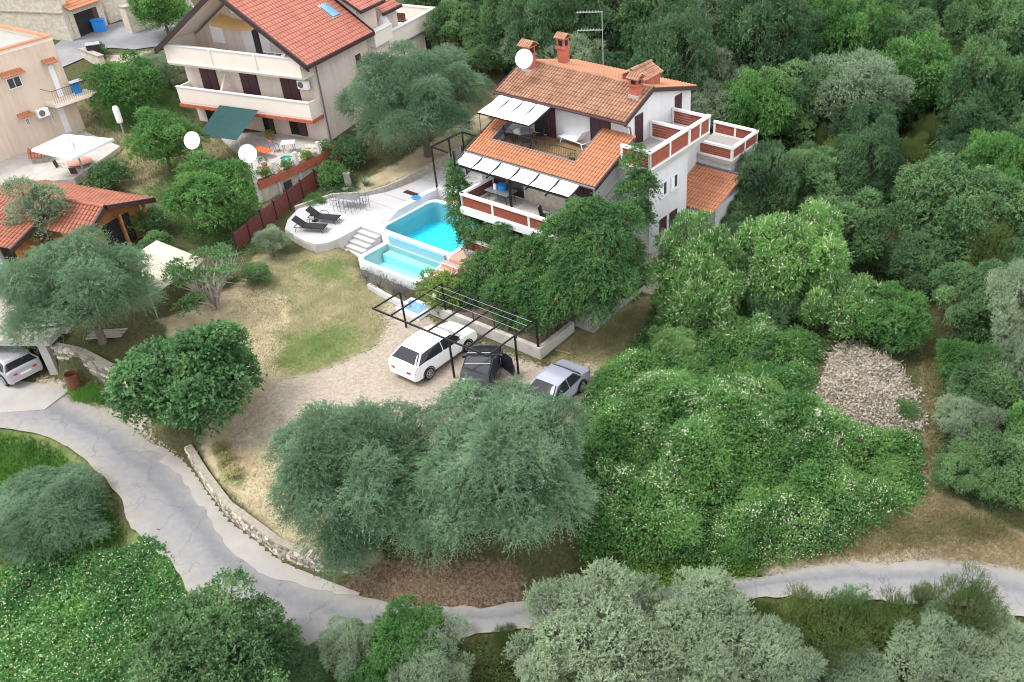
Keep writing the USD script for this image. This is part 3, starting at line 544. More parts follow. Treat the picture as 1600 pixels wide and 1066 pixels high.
# little roof house on the ridge
cu = vb().box(-27.7, -26.3, 40.9, 42.6, 9.8, 10.55).ext([(-27.7, 40.9, 10.55), (-26.3, 40.9, 10.55), (-27.0, 40.9, 10.85)], (0, 1.7, 0))
vpart('roof_dormer', cu, 'brick_red')
cr = vb(); d1 = np.array([-.7, 0, .33]); d1l = np.linalg.norm(d1)
tiles(cr, (-26.15, 40.75, 10.5), (0, 1, 0), 2.0, (-.904, 0, .428), .94, .2, .3, .06, .03, .01); tiles(cr, (-27.85, 42.75, 10.5), (0, -1, 0), 2.0, (.904, 0, .428), .94, .2, .3, .06, .03, .01)
vpart('dormer_roof_tiles', cr, 'old_roof_tile', kind='stuff'); vpart('ridge_tiles', ridge_caps(vb(), (-27, 40.75, 10.92), (-27, 42.75, 10.92)), 'old_roof_tile')
def chimney(a, b, z0, h, w=.5, yaw=0):
    m = vb().box(a-w/2, a+w/2, b-w/2, b+w/2, z0-.6, z0+h).box(a-w*.6, a+w*.6, b-w*.6, b+w*.6, z0+h*.62, z0+h*.70).box(a-w*.66, a+w*.66, b-w*.66, b+w*.66, z0+h, z0+h+.06)
    p = vpart('chimney', m, 'brick_red')
    part(p, 'flue_opening', vb().box(a-w*.28, a+w*.28, b-w/2-.012, b-w/2+.01, z0+h*.74, z0+h*.95).box(a+w/2-.01, a+w/2+.012, b-w*.28, b+w*.28, z0+h*.74, z0+h*.95), 'dark_void')
    t = vb(); k = np.array([0, .62, .38]); k /= np.linalg.norm(k)
    tiles(t, (a-w*.8, b-w*.8, z0+h+.06), (1, 0, 0), w*1.6, k, w*.94, .16, .24, .045, .02); tiles(t, (a+w*.8, b+w*.8, z0+h+.06), (-1, 0, 0), w*1.6, k*np.array([1, -1, 1]), w*.94, .16, .24, .045, .02)
    part(p, 'cap_tiles', t, 'old_roof_tile')
    part(p, 'flashing', vb().box(a-w*.62, a+w*.62, b-w*.62, b+w*.62, z0-.5, z0+.1), 'pale_concrete')
chimney(-33.65, 40.1, 10.0, 1.35, .56); chimney(-32.9, 42.4, 9.85, 1.5, .5); chimney(-26.15, 39.9, 9.95, .95, .5)
# windows and doors
def opening(n, a0, a1, z0, z1, b, kind, d=.0):
    """on a front (b) wall"""
    w = vpart(n, vb().box(a0, a1, b-.02, b+.01, z0, z1), 'white_paint' if kind != 'dark' else 'shutter_brown')
    if kind == 'glass': part(w, 'pane', vb().box(a0+.06, a1-.06, b-.032, b-.02, z0+.06, z1-.06), 'window_glass')
    if kind == 'dark':
        m = (a0+a1)/2
        for q0, q1 in ((a0+.04, m-.015), (m+.015, a1-.04)):
            lv = part(w, 'shutter', vb().box(q0, q1, b-.055, b-.02, z0+.04, z1-.04), 'shutter_brown')
        part(w, 'frame', vb().box(a0-.06, a0, b-.05, b+.01, z0, z1).box(a1, a1+.06, b-.05, b+.01, z0, z1).box(a0-.06, a1+.06, b-.05, b+.01, z1, z1+.06), 'dark_brown')
    return w
def side_opening(n, b0, b1, z0, z1, a, kind='dark'):
    w = vpart(n, vb().box(a-.01, a+.015, b0, b1, z0, z1), 'dark_brown')
    part(w, 'frame', vb().box(a-.01, a+.04, b0-.05, b0, z0-.05, z1+.05).box(a-.01, a+.04, b1, b1+.05, z0-.05, z1+.05).box(a-.01, a+.04, b0, b1, z1, z1+.05), 'shutter_brown' if kind == 'dark' else 'white_paint')
    part(w, 'sill', vb().box(a-.01, a+.10, b0-.08, b1+.08, z0-.09, z0-.05), 'white_paint')
    if kind == 'dark':
        nsl = int((z1-z0)/.09); s = vb()
        for i in range(nsl): s.obox((a+.03, (b0+b1)/2, z0+.045+i*.09), (.012, b1-b0-.04, .085), pitch=25)
        part(w, 'louvre', s, 'shutter_brown')
    elif kind == 'half':
        part(w, 'pane', vb().box(a+.016, a+.024, b0+.03, b1-.03, z0+.03, z1-.03), 'window_glass'); part(w, 'casement', vb().box(a+.026, a+.05, b0+.02, b0+(b1-b0)*.5, z0+.02, z1-.02), 'white_paint')
    elif kind == 'glass': part(w, 'pane', vb().box(a+.016, a+.024, b0+.03, b1-.03, z0+.03, z1-.03), 'window_glass')
side_opening('window', 38.05, 38.68, 3.2, 3.97, VA); side_opening('window', 39.1, 39.8, 3.2, 3.95, VA)
side_opening('window', 38.05, 38.66, 5.4, 6.12, VA, 'half'); side_opening('window', 39.15, 39.8, 5.4, 6.12, VA, 'half')
side_opening('door', 39.2, 39.9, 7.42, 9.05, -25.75); side_opening('window', 43.4, 44.05, 7.75, 8.9, -25.75)
def fx(x, y, b): return H1.onB(740+x/5.923, 60+y/5.923, b)[0]
opening('glass_door', fx(560, 820, 38.5), fx(683, 860, 38.5), 7.03, 8.75, 38.5, 'glass'); opening('door', fx(690, 850, 38.5), fx(762, 880, 38.5), 7.03, 8.8, 38.44, 'dark'); opening('door', fx(1092, 850, 38.5), fx(1262, 850, 38.5), 7.03, 8.85, 38.5, 'dark')
opening('door', -32.9, -31.4, 4.7, 6.55, 34.95, 'dark'); opening('glass_door', -31.35, -30.3, 4.7, 6.6, 34.95, 'glass'); opening('door', -26.7, -25.7, 4.7, 6.6, 34.95, 'dark')
opening('glass_door', -31.5, -29.5, 2.2, 4.2, 34.95, 'glass')
vpart('cellar_door', vb().box(-24.45, -23.62, 36.93, 36.97, .27, 1.5), 'shutter_brown')
# floors and slabs
vpart('terrace_slab', vb().box(-32.65, -24.7, 32.25, 34.95, 4.42, 4.7), 'terrace_floor'); vpart('slab_edge', vb().box(-32.7, -24.65, 32.2, 32.26, 4.38, 4.74).box(-32.7, -32.64, 32.2, 34.9, 4.38, 4.74), 'white_paint')
vpart('terrace_slab', vb().box(-32.6, -25.0, 32.0, 34.95, 1.9, 2.2), 'terrace_floor'); 
vpart('column', vb().box(-30.35, -30.05, 32.3, 32.6, 2.2, 4.42), 'white_plaster'); vpart('column', vb().box(-26.2, -25.9, 32.3, 32.6, 2.2, 4.42), 'white_plaster')
vpart('balcony_slab', vb().box(-25.75, -23.22, 36.72, 43.1, 7.15, 7.42), 'pale_concrete')
vpart('terrace_slab', vb().box(-25.7, -22.6, 44.8, 48.2, 4.9, 5.15), 'pale_concrete'); vpart('wall', vb().box(-25.7, -22.7, 44.9, 48.1, -.5, 4.9), 'white_plaster', label='white wall below the right hand terrace')
# annexe with its own tiled roof
vpart('annexe_wall', vb().box(-25.7, -22.0, 41.9, 44.8, -.5, 3.5), 'white_plaster')
au = np.array([0, 1, .26]); aul = np.linalg.norm(au); au /= aul
ar = vb(); tiles(ar, (-25.0, 41.2, 3.5), (1, 0, 0), 3.2, au, 3.6*aul, .2, .33, .05, .03, .006); vpart('annexe_roof_tiles', ar, 'orange_roof_tile', kind='stuff')
vpart('flashing', vb().box(-25.0, -22.0, 44.72, 44.86, 4.4, 4.56), 'gutter_grey')
# balustrades: white frame, red-brown slats
def balustrade(p0, p1, z0, ztop, posts, n=5, slat='red_slat'):
    p0, p1 = np.array(p0, float), np.array(p1, float); L = np.linalg.norm(p1-p0); d = (p1-p0)/L; zr = ztop-.13
    yaw = math.degrees(math.atan2(d[1], d[0]))
    b = vpart('balustrade', vb().obox((*((p0+p1)/2), z0+.05), (L+.1, .14, .1), yaw), 'white_paint')
    part(b, 'top_rail', vb().obox((*((p0+p1)/2), ztop-.065), (L+.14, .2, .13), yaw), 'white_paint')
    q = np.array(posts)*L
    for x in q: c = p0+d*x; part(b, 'post', vb().obox((*c, (z0+ztop)/2+.004), (.13, .13, ztop-z0+.012), yaw), 'white_paint')
    for x0, x1 in zip(q[:-1], q[1:]):
        c = p0+d*(x0+x1)/2; h = (zr-z0-.1)/n
        for i in range(n): part(b, 'slat', vb().obox((*c, z0+.1+h*(i+.5)), (x1-x0-.12, .035, h*.84), yaw, 0, 0), slat)
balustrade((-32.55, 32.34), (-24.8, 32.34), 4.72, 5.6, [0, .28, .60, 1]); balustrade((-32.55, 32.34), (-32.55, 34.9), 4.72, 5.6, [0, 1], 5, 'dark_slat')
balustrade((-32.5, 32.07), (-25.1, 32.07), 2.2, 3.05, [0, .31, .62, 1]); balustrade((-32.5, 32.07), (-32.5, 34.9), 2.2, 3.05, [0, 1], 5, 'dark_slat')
balustrade((-25.0, 36.82), (-23.3, 36.82), 7.42, 8.5, [0, 1]); balustrade((-23.3, 36.82), (-23.3, 40.75), 7.42, 8.5, [0, .5, 1]); balustrade((-23.3, 40.75), (-23.3, 43.02), 7.42, 8.48, [.04, .55, 1])
balustrade((-25.65, 40.7), (-23.42, 40.7), 7.42, 8.42, [0, 1]); balustrade((-25.65, 43.05), (-23.4, 43.05), 7.42, 8.4, [0, 1])
balustrade((-25.6, 48.1), (-22.68, 48.1), 5.15, 6.0, [0, .5, 1]); balustrade((-22.68, 44.95), (-22.68, 48.1), 5.15, 6.0, [0, .5, 1]); balustrade((-24.9, 44.92), (-22.68, 44.92), 5.15, 6.0, [0, 1])
# lower awning pergola with six white cloths
fr = vb().bar((-34.2, 33.5, 6.48), (-25.95, 33.5, 6.48), .09, .12)
for i in range(7): a = -34.05+i*1.33; fr.bar((a, 33.15, 6.43), (a, 34.55, 6.80), .06, .09)
aw = vpart('pergola_frame', fr, 'black_metal')
for a in (-30.1, -26.05): part(aw, 'post', vb().box(a-.055, a+.055, 33.45, 33.56, 4.7, 6.45), 'black_metal')
part(aw, 'post', vb().box(-33.98, -33.86, 33.45, 33.56, .9, 7.3), 'black_metal')
def cloth(parent, a0, a1, b0, z0, b1, z1, sag=.06):
    P = np.zeros((9, 7, 3))
    for i in range(9):
        for j in range(7):
            s, t = i/8, j/6; P[i, j] = (a0+(a1-a0)*t, b0+(b1-b0)*s, z0+(z1-z0)*s-sag*math.sin(math.pi*s)+.02*math.sin(7*s+3*t))
    part(parent, 'cloth', vb().grid(P), 'white_fabric', smooth=True)
    Q = P.copy(); 
    for e in (0, -1):
        E = P[:, e].copy(); E2 = E.copy(); E2[:, 2] -= .09; E[:, 2] -= .004; part(parent, 'cloth_hem', vb().grid(np.stack([E, E2], 1)), 'purple_trim')
for i in range(6): a = -34.05+i*1.33; cloth(aw, a+.05, a+1.27, 33.46, 6.56, 34.5, 6.86)
# upper awning, four cloths, two thin posts
uf = vb().bar((-34.15, 35.9, 8.62), (-30.4, 35.9, 8.62), .05, .06)
for i in range(5): a = -34.1+i*.92; uf.bar((a, 35.85, 8.60), (a, 37.85, 9.02), .035, .05)
ua = vpart('awning_frame', uf, 'black_metal')
for i in range(4): a = -34.1+i*.92; cloth(ua, a+.03, a+.89, 35.86, 8.68, 37.8, 9.10, .03)
for a in (-34.0, -30.45): part(ua, 'post', vb().tube([(a, 35.9, 7.2 if a < -32 else 7.36), (a, 35.9, 8.6)], .02, 6), 'black_metal')
# side pergola over the path, left of the villa
q0 = at(682.4, 289.5, 1.35); pa, pb = q0@H1.A, q0@H1.B
sp = vb().bar((pa, pb, 4.05), (pa, pb+2.9, 4.05), .09).bar((pa, pb, 4.05), (pa+1.5, pb-.1, 4.02), .09).bar((pa, pb+2.9, 4.05), (pa+1.4, pb+2.9, 4.05), .09)
so = vpart('side_pergola', sp, 'black_metal')
for x, y in ((pa, pb), (pa+.02, pb+1.6), (pa+.02, pb+2.9)): part(so, 'post', vb().box(x-.045, x+.045, y-.045, y+.045, .8, 4.1), 'black_metal')

# ------------------------------------------------------------------ pool, terraces, steps
PZ = H1.W(-38, 32, 0)
POFF = (38.0, -32.0, 0)
pool = thing('swimming_pool', 'turquoise two level swimming pool with white raised rim beside the villa', 'pool', PZ, H1.yaw)
def pbm(): return MB(POFF)
def rrect(a0, a1, b0, b1, r, n=8, corners=(1, 1, 1, 1)):
    pts = []
    for (cx, cy, s), k in zip(((a1-r, b1-r, 0), (a0+r, b1-r, 90), (a0+r, b0+r, 180), (a1-r, b0+r, 270)), corners):
        if k: pts += [(cx+r*math.cos(math.radians(s+90*i/n)), cy+r*math.sin(math.radians(s+90*i/n))) for i in range(n+1)]
        else: pts.append((cx+r*(1 if s in (0, 270) else -1), cy+r*(1 if s in (0, 90) else -1)))
    return np.array(pts)
def ring(mb, inner, outer, z0, z1):
    n = len(inner); I, O = np.asarray(inner), np.asarray(outer)
    f = lambda P, z: np.c_[P, np.full(n, z)]
    v = np.vstack([f(I, z1), f(O, z1), f(O, z0), f(I, z0)]); F = []
    for i in range(n):
        j = (i+1) % n; F += [(i, j, n+j, n+i)[::-1], (n+i, n+j, 2*n+j, 2*n+i)[::-1], (3*n+i, 3*n+j, j, i)[::-1]]
    return mb.add(v, F)
def basin(mb, poly, z0, z1):
    n = len(poly); v = np.vstack([np.c_[poly, np.full(n, z1)], np.c_[poly, np.full(n, z0)]]); mb.add(v, [(i, (i+1) % n, n+(i+1) % n, n+i) for i in range(n)])
    tv, tf = trimesh.creation.triangulate_polygon(Polygon(poly), engine='earcut'); return mb.add(np.c_[tv, np.full(len(tv), z0)], tf)
def sheet(mb, poly, z):
    tv, tf = trimesh.creation.triangulate_polygon(Polygon(poly), engine='earcut'); return mb.add(np.c_[tv, np.full(len(tv), z)], tf)
U = rrect(-39.95, -34.3, 32.6, 37.1, .55, 8, (0, 1, 1, 0)); L = rrect(-39.1, -34.6, 29.95, 32.12, .45, 8, (0, 0, 1, 0))
part(pool, 'upper_basin', basin(pbm(), U, -.3, 1.2), 'pool_deep_liner'); part(pool, 'lower_basin', basin(pbm(), L, -.35, .6), 'pool_shallow_liner')
part(pool, 'upper_water', sheet(pbm(), U, 1.15), 'water', label='turquoise water of the upper basin'); part(pool, 'lower_water', sheet(pbm(), L, .53), 'water', label='pale aqua water of the lower basin')
def off(P, d): c = Polygon(P).buffer(d, join_style=1); 
def outp(P, d):
    P = np.asarray(P); n = len(P); o = []
    for i in range(n):
        a, b, c = P[i-1], P[i], P[(i+1) % n]; e1, e2 = b-a, c-b; e1 /= np.linalg.norm(e1)+1e-9; e2 /= np.linalg.norm(e2)+1e-9; n1, n2 = np.array([e1[1], -e1[0]]), np.array([e2[1], -e2[0]]); m = n1+n2; m /= np.linalg.norm(m)+1e-9; o.append(b+m*d/max(.5, m@n1))
    return np.array(o)
part(pool, 'upper_rim', ring(pbm(), U, outp(U, .3), -.2, 1.24), 'pool_paint'); part(pool, 'lower_rim', ring(pbm(), L, outp(L, .28), -.4, .64), 'pool_paint')
# raised white wall on the terrace side of the upper basin
wl = [(-40.32, 33.2), (-40.35, 35.2), (-40.45, 37.0), (-40.3, 37.9), (-39.6, 38.2), (-38.9, 38.0)]
W_ = res(np.array(wl), 30); m = pbm()
for i in range(29):
    a, b = W_[i], W_[i+1]; d = (b-a)/np.linalg.norm(b-a); nn = np.array([d[1], -d[0]])*.2; h0 = 1.26+.42*min(1, i/5); h1 = 1.26+.42*min(1, (i+1)/5)
    v = [(*(a-nn), -.3), (*(b-nn), -.3), (*(b+nn), -.3), (*(a+nn), -.3), (*(a-nn), h0), (*(b-nn), h1), (*(b+nn), h1), (*(a+nn), h0)]; m.add(v, [(4, 7, 6, 5), (0, 1, 5, 4), (2, 3, 7, 6), (1, 2, 6, 5), (3, 0, 4, 7)])
part(pool, 'raised_wall', m, 'white_plaster')
part(pool, 'weir_face', pbm().box(-38.9, -34.4, 32.125, 32.29, -.3, 1.18), 'weir_tile')
part(pool, 'shallow_step', pbm().box(-39.0, -34.7, 31.55, 32.11, -.35, .2), 'pool_shallow_liner')
part(pool, 'tiled_surround', pbm().box(-39.3, -34.2, 37.42, 38.4, -.3, 1.22).box(-33.98, -32.6, 32.1, 37.3, -.3, 1.2), 'pink_tile')
for i in range(4): part(pool, 'step', pbm().box(-34.25, -32.95, 32.05-.36*(i+1), 32.05-.36*i, -.3, 1.02-.24*i), 'pink_tile'); part(pool, 'step_edge', pbm().box(-34.27, -32.93, 32.05-.36*(i+1)-.02, 32.05-.36*(i+1)+.05, 1.025-.24*i-.05, 1.032-.24*i), 'white_paint')
part(pool, 'side_wall', pbm().box(-34.32, -34.27, 29.7, 31.8, -.3, .62), 'white_plaster')
# sun terrace
TA, TB = -42.5, 32.5; TO = (-TA, -TB, 0)
terr = thing('sun_terrace', 'pale paved sun terrace with rounded front wall left of the pool', 'terrace', H1.W(TA, TB), H1.yaw)
fr_ = [(-46.2, 30.6), (-45.4, 29.75), (-44.3, 29.45), (-42.9, 29.3), (-42.2, 29.42), (-41.75, 29.9), (-41.62, 30.6), (-41.66, 32.46), (-39.95, 32.46), (-40.2, 33.1), (-40.55, 33.3), (-40.6, 37.0), (-40.6, 39.6), (-43.9, 39.6), (-44.0, 36.72), (-44.7, 35.6), (-46.3, 34.3), (-47.0, 32.2)]
part(terr, 'paving', MB(TO).slab([(a, b, .9) for a, b in fr_], 1.3), 'terrace_paving')
part(terr, 'front_wall', MB(TO).slab([(a-.02*(a < -42), b-.03, .82) for a, b in fr_[:8]]+[(-44, 32.4, .82)], 1.5), 'concrete')
kb = MB(TO); kp = [(-47.05, 31.9, 1.02), (-46.4, 34.4, 1.05), (-44.75, 35.7, 1.1), (-44.1, 36.8, 1.2), (-43.8, 38.2, 1.3), (-43.75, 41, 1.45), (-43.9, 44, 1.6)]
for p, q in zip(kp[:-1], kp[1:]): kb.bar((p[0], p[1], p[2]-.25), (q[0], q[1], q[2]-.25), .2, .6)
part(terr, 'kerb', kb, 'pale_stone')
for i in range(5):
    part(terr, 'step', MB(TO).box(-41.65, -40.0, 32.44-.38*(i+1), 32.44-.38*i, -.3, .75-.15*i), 'terrace_paving'); part(terr, 'riser', MB(TO).box(-41.64, -40.01, 32.44-.38*(i+1)-.012, 32.44-.38*(i+1)-.002, -.3, .745-.15*i), 'stair_joint')
for i in range(3):
    b0 = 35.25+i*1.25; part(terr, 'stair_joint', MB(TO).box(-43.9, -40.65, b0, b0+.07, .9, .912), 'stair_joint')
part(terr, 'drain', MB(TO).box(-43.0, -40.7, 37.35, 37.75, .86, .918), 'dark_brown')
# stepped path behind the pool, paved slab by slab
path = thing('paved_path', 'stone slab path climbing between the olive slope and the villa', 'path', H1.W(-42, 42), H1.yaw)
r5 = np.random.default_rng(11); n = 0
for i in range(22):
    b = 39.65+i*.62; zc = .92+max(0, i-1)*.045
    part(path, 'path_bed', MB((42, -42, 0)).box(-43.7, -36.2, b, b+.62, -.5, zc), 'concrete')
    a = -43.7
    while a < -36.2:
        wq = r5.uniform(.45, .85); a1 = min(a+wq, -36.2)
        if n < 280: part(path, 'paving_slab', MB((42, -42, 0)).cbox(a+.012, a1-.012, b+.012, b+.608, zc-.02, zc+.02+r5.uniform(0, .006), .012), 'path_paving'); n += 1
        a = a1

# ------------------------------------------------------------------ cream apartment house (own axes)
CA, CB, CZ = -40.55, 51.85, 1.5
CO = (-CA, -CB, -CZ)
cream = thing('cream_house', 'large cream gabled apartment house with red tiled roof and two long balconies', 'house', H2.W(CA, CB, CZ), H2.yaw)
def cb(): return MB(CO)
def cpart(n, mb, m, **k): return part(cream, n, mb, m, **k)
w = cb().box(-51.7, -40.55, 51.85, 58.6, 0, 6.6).box(-51.7, -40.55, 53.4, 58.6, 6.6, 7.5).ext([(-51.7, 53.4, 7.5), (-40.55, 53.4, 7.5), (-46.12, 53.4, 11.55)], (0, 5.2, 0))
w.box(-51.7, -51.45, 50.75, 53.4, 6.6, 8.0).box(-40.8, -40.55, 50.75, 53.4, 6.6, 7.45)
cpart('wall', w, 'cream_plaster')
cpart('wall', cb().box(-50.0, -40.5, 58.6, 61.3, 0, 6.65).box(-46, -41.2, 58.8, 61.3, 6.65, 9.3), 'cream_plaster', label='cream rear part with the dormer')
cpart('wall', cb().box(-50.0, -40.5, 61.3, 69.0, -.5, 5.45), 'cream_plaster', label='cream rear wing below the roof terrace')
pw = cb().box(-40.7, -40.45, 61.35, 69.05, 5.45, 6.62).box(-50, -40.7, 68.8, 69.05, 5.45, 6.62); cpart('terrace_parapet', pw, 'cream_trim')
cpart('parapet_coping', cb().box(-40.75, -40.4, 61.35, 69.1, 6.62, 6.70).box(-50, -40.75, 68.75, 69.1, 6.62, 6.70), 'white_paint'); cpart('gutter', cb().box(-40.45, -40.3, 61.8, 69.05, 5.33, 5.45), 'gutter_grey')
cpart('small_balcony', cb().box(-40.5, -39.95, 58.75, 61.2, 6.35, 7.4), 'cream_trim'); cpart('balcony_coping', cb().box(-40.45, -39.9, 58.7, 61.25, 7.4, 7.47), 'white_paint'); cpart('door_canopy', cb().box(-40.5, -39.6, 58.5, 61.0, 5.2, 5.3), 'white_paint')
def sidewin(n, b0, b1, z0, z1, a, m='shutter_brown'):
    p = cpart(n, cb().box(a-.02, a+.03, b0, b1, z0, z1), m); part(p, 'frame', cb().box(a-.02, a+.05, b0-.06, b0, z0-.06, z1+.06).box(a-.02, a+.05, b1, b1+.06, z0-.06, z1+.06).box(a-.02, a+.05, b0, b1, z1, z1+.06).box(a-.02, a+.09, b0, b1, z0-.06, z0), 'cream_trim')
    return p
sidewin('window', 56.7, 57.45, 5.25, 6.3, -40.55); p = sidewin('window', 66.6, 67.5, 3.6, 4.9, -40.5, 'window_glass'); part(p, 'shutter', cb().box(-40.47, -40.42, 67.5, 68.3, 3.6, 4.9), 'white_paint')
sidewin('door', 59.2, 60.0, 3.0, 5.0, -40.5)
# roof
ru = np.array([-6.15, 0, 4.4]); rul = np.linalg.norm(ru); ru /= rul; rv = ru*np.array([-1, 1, 1])
rt = cb(); tiles(rt, (-39.95, 50.45, 7.55), (0, 1, 0), 8.2, ru, rul, .3, .36, .035, .035, .003); cpart('roof_tiles', rt, 'red_roof_tile', kind='stuff')
rt = cb(); tiles(rt, (-52.25, 58.65, 7.55), (0, -1, 0), 8.2, rv, rul, .3, .36, .035, .035, .003); cpart('roof_tiles', rt, 'red_roof_tile', kind='stuff')
cpart('ridge_tiles', ridge_caps(cb(), (-46.1, 50.4, 11.97), (-46.1, 58.7, 11.97), .13, .4), 'red_roof_tile')
for a, d, nm in ((-39.95, ru, 1), (-52.25, rv, 2)):
    s = 1 if nm == 1 else -1
    cpart('barge_board', cb().ext([(a+.15*s, 50.3, 7.15), (a+.15*s, 50.46, 7.15), (a+.15*s, 50.46, 7.52), (a+.15*s, 50.3, 7.52)], d*(rul+.2)), 'dark_brown')
    cpart('soffit', cb().ext([(a, 50.46, 7.38), (a, 58.6, 7.38), (a, 58.6, 7.5), (a, 50.46, 7.5)], d*rul), 'cream_trim')
    cpart('fascia', cb().box(min(a, a+.14*s), max(a, a+.14*s), 50.3, 58.7, 7.3, 7.56), 'dark_brown')
    cpart('barge_board', cb().ext([(a+.1*s, 58.66, 7.3), (a+.1*s, 58.74, 7.3), (a+.1*s, 58.74, 7.62), (a+.1*s, 58.66, 7.62)], d*rul), 'dark_brown')
du = np.array([-2.6, 0, 1.5]); dl = np.linalg.norm(du); du /= dl
rt = cb(); tiles(rt, (-40.5, 58.3, 9.1), (0, 1, 0), 3.2, du, 5.2, .3, .36, .035, .035, .003); cpart('dormer_roof_tiles', rt, 'red_roof_tile', kind='stuff'); cpart('fascia', cb().box(-40.5, -40.36, 58.2, 61.6, 8.9, 9.12).ext([(-40.4, 58.2, 8.9), (-40.4, 58.3, 8.9), (-40.4, 58.3, 9.12), (-40.4, 58.2, 9.12)], du*5.2), 'dark_brown')
rt = cb(); tiles(rt, (-41.0, 61.9, 8.0), (0, 1, 0), 2.6, du, 4.0, .3, .36, .035, .035, .003); cpart('rear_roof_tiles', rt, 'red_roof_tile', kind='stuff'); cpart('fascia', cb().box(-41.0, -40.85, 61.8, 64.6, 7.8, 8.02), 'dark_brown')
cpart('rear_gable', cb().box(-45.5, -41.3, 62.2, 64.3, 5.45, 8.0), 'cream_plaster')
so_ = lambda b, t: np.array([-39.95, b, 7.55])+ru*t+np.array([.58, 0, .81])*.06
p = cpart('skylight', cb().add([so_(56.6, 2.2), so_(57.7, 2.2), so_(57.7, 3.6), so_(56.6, 3.6)], [(0, 1, 2, 3)]), 'grey_metal'); part(p, 'pane', cb().add([so_(56.7, 2.3)+[.03, 0, .05], so_(57.6, 2.3)+[.03, 0, .05], so_(57.6, 3.4)+[.03, 0, .05], so_(56.7, 3.4)+[.03, 0, .05]], [(0, 1, 2, 3)]), 'tub_water')
cpart('chimney_pipe', cb().tube([(-41.4, 61.0, 6.6), (-41.4, 61.0, 9.6)], .16, 10), 'grey_metal'); cpart('chimney_hood', cb().lathe([(.5, 6.4), (.55, 6.9), (.3, 7.5), (.12, 7.8)], (-41.2, 62.2, 0), 12), 'white_paint'); cpart('terrace_lamp', cb().lathe([(.03, 6.7), (.03, 7.0), (.14, 7.1), (.15, 7.25), (.02, 7.38)], (-45.5, 68.9, 0), 10), 'white_plastic')
cpart('terrace_bench', cb().box(-44, -42, 66.5, 66.6, 6.2, 6.7).box(-44, -42, 66.5, 67.1, 5.95, 6.05), 'brown_wood')
# balconies
def balcony(z0, z1, trim):
    m = cb().box(-51.75, -40.6, 50.6, 50.75, z0+.25, z1).box(-51.75, -51.6, 50.75, 51.85 if trim else 50.8, z0+.25, z1).box(-40.75, -40.6, 50.75, 51.85 if trim else 50.8, z0+.25, z1)
    b = cpart('balcony', m, 'cream_trim'); part(b, 'slab', cb().box(-51.75, -40.6, 50.62, 51.85 if trim else 53.4, z0, z0+.25), 'cream_trim'); part(b, 'coping', cb().box(-51.8, -40.55, 50.55, 50.8, z1, z1+.06), 'white_paint')
    if trim: part(b, 'brown_edge', cb().box(-51.8, -40.5, 50.5, 50.62, z0-.1, z0+.12).box(-40.6, -40.5, 50.62, 51.85, z0-.1, z0+.12), 'brick_red')
    else:
        for a in (-51.75, -48.0, -44.3, -40.75): part(b, 'pilaster', cb().box(a, a+.15, 50.54, 50.6, z0+.1, z1), 'cream_trim')
        part(b, 'ledge', cb().box(-51.75, -40.6, 50.5, 50.6, z0+.16, z0+.25), 'cream_trim')
balcony(3.45, 4.78, True); balcony(6.4, 7.8, False)
for a0, a1 in ((-50.42, -49.0), (-46.95, -45.5), (-43.55, -42.1)):
    p = cpart('door', cb().box(a0, a1, 51.81, 51.86, 3.7, 6.05), 'shutter_brown'); m_ = (a0+a1)/2
    for q0, q1 in ((a0+.05, m_-.02), (m_+.02, a1-.05)): part(p, 'shutter', cb().box(q0, q1, 51.77, 51.81, 3.75, 6.0), 'shutter_brown')
cpart('divider_wall', cb().ext([(-48.05, 50.75, 4.8), (-48.05, 51.85, 4.8), (-48.05, 51.85, 6.1)], (.12, 0, 0)), 'cream_trim')
for a0, a1 in ((-49.9, -48.8), (-43.6, -42.5)):
    p = cpart('window', cb().box(a0, a1, 53.36, 53.41, 7.35, 8.75), 'white_paint'); part(p, 'shutter', cb().box(a0+.05, (a0+a1)/2-.01, 53.32, 53.36, 7.4, 8.7).box((a0+a1)/2+.01, a1-.05, 53.32, 53.36, 7.4, 8.7), 'white_plastic')
p = cpart('door', cb().box(-47.2, -45.0, 53.36, 53.41, 6.65, 8.75), 'white_paint'); part(p, 'pane', cb().box(-46.3, -45.75, 53.33, 53.36, 6.7, 8.7), 'window_glass')
ga = cb(); P = np.array([[(-48.6+3.6*t, 53.3-1.3*s, 9.55-.55*s-.25*math.sin(math.pi*t)*(1-s)-.1*math.sin(math.pi*t)) for t in np.linspace(0, 1, 9)] for s in np.linspace(0, 1, 5)]); cpart('sun_awning', ga.grid(P), 'ochre_fabric', smooth=True)
cpart('downpipe', cb().tube([(-40.1, 51.3, 7.4), (-40.15, 51.7, 7.2), (-40.42, 51.95, 6.9), (-40.42, 51.95, .4), (-40.3, 51.9, .1)], .06, 8), 'gutter_grey')
def ac_unit(loc, rz, label):
    t = thing('ac_unit', label, 'air conditioner', loc, rz, None)
    part(t, 'case', MB().cbox(-.42, .42, -.16, .16, 0, .58, .03), 'white_plastic'); part(t, 'fan_grille', MB().tube([(-.12, -.165, .3), (-.12, -.18, .3)], .22, 18), 'gutter_grey'); part(t, 'bracket', MB().box(-.4, -.34, -.1, .3, -.06, 0).box(.34, .4, -.1, .3, -.06, 0), 'grey_metal')
ac_unit(H2.W(-46.9, 53.1, 9.75), H2.yaw, 'white air conditioner high in the cream gable above the ochre awning')
ac_unit(H2.W(-41.4, 51.5, 5.45), H2.yaw, 'white air conditioner under the top balcony beside the cream house downpipe')
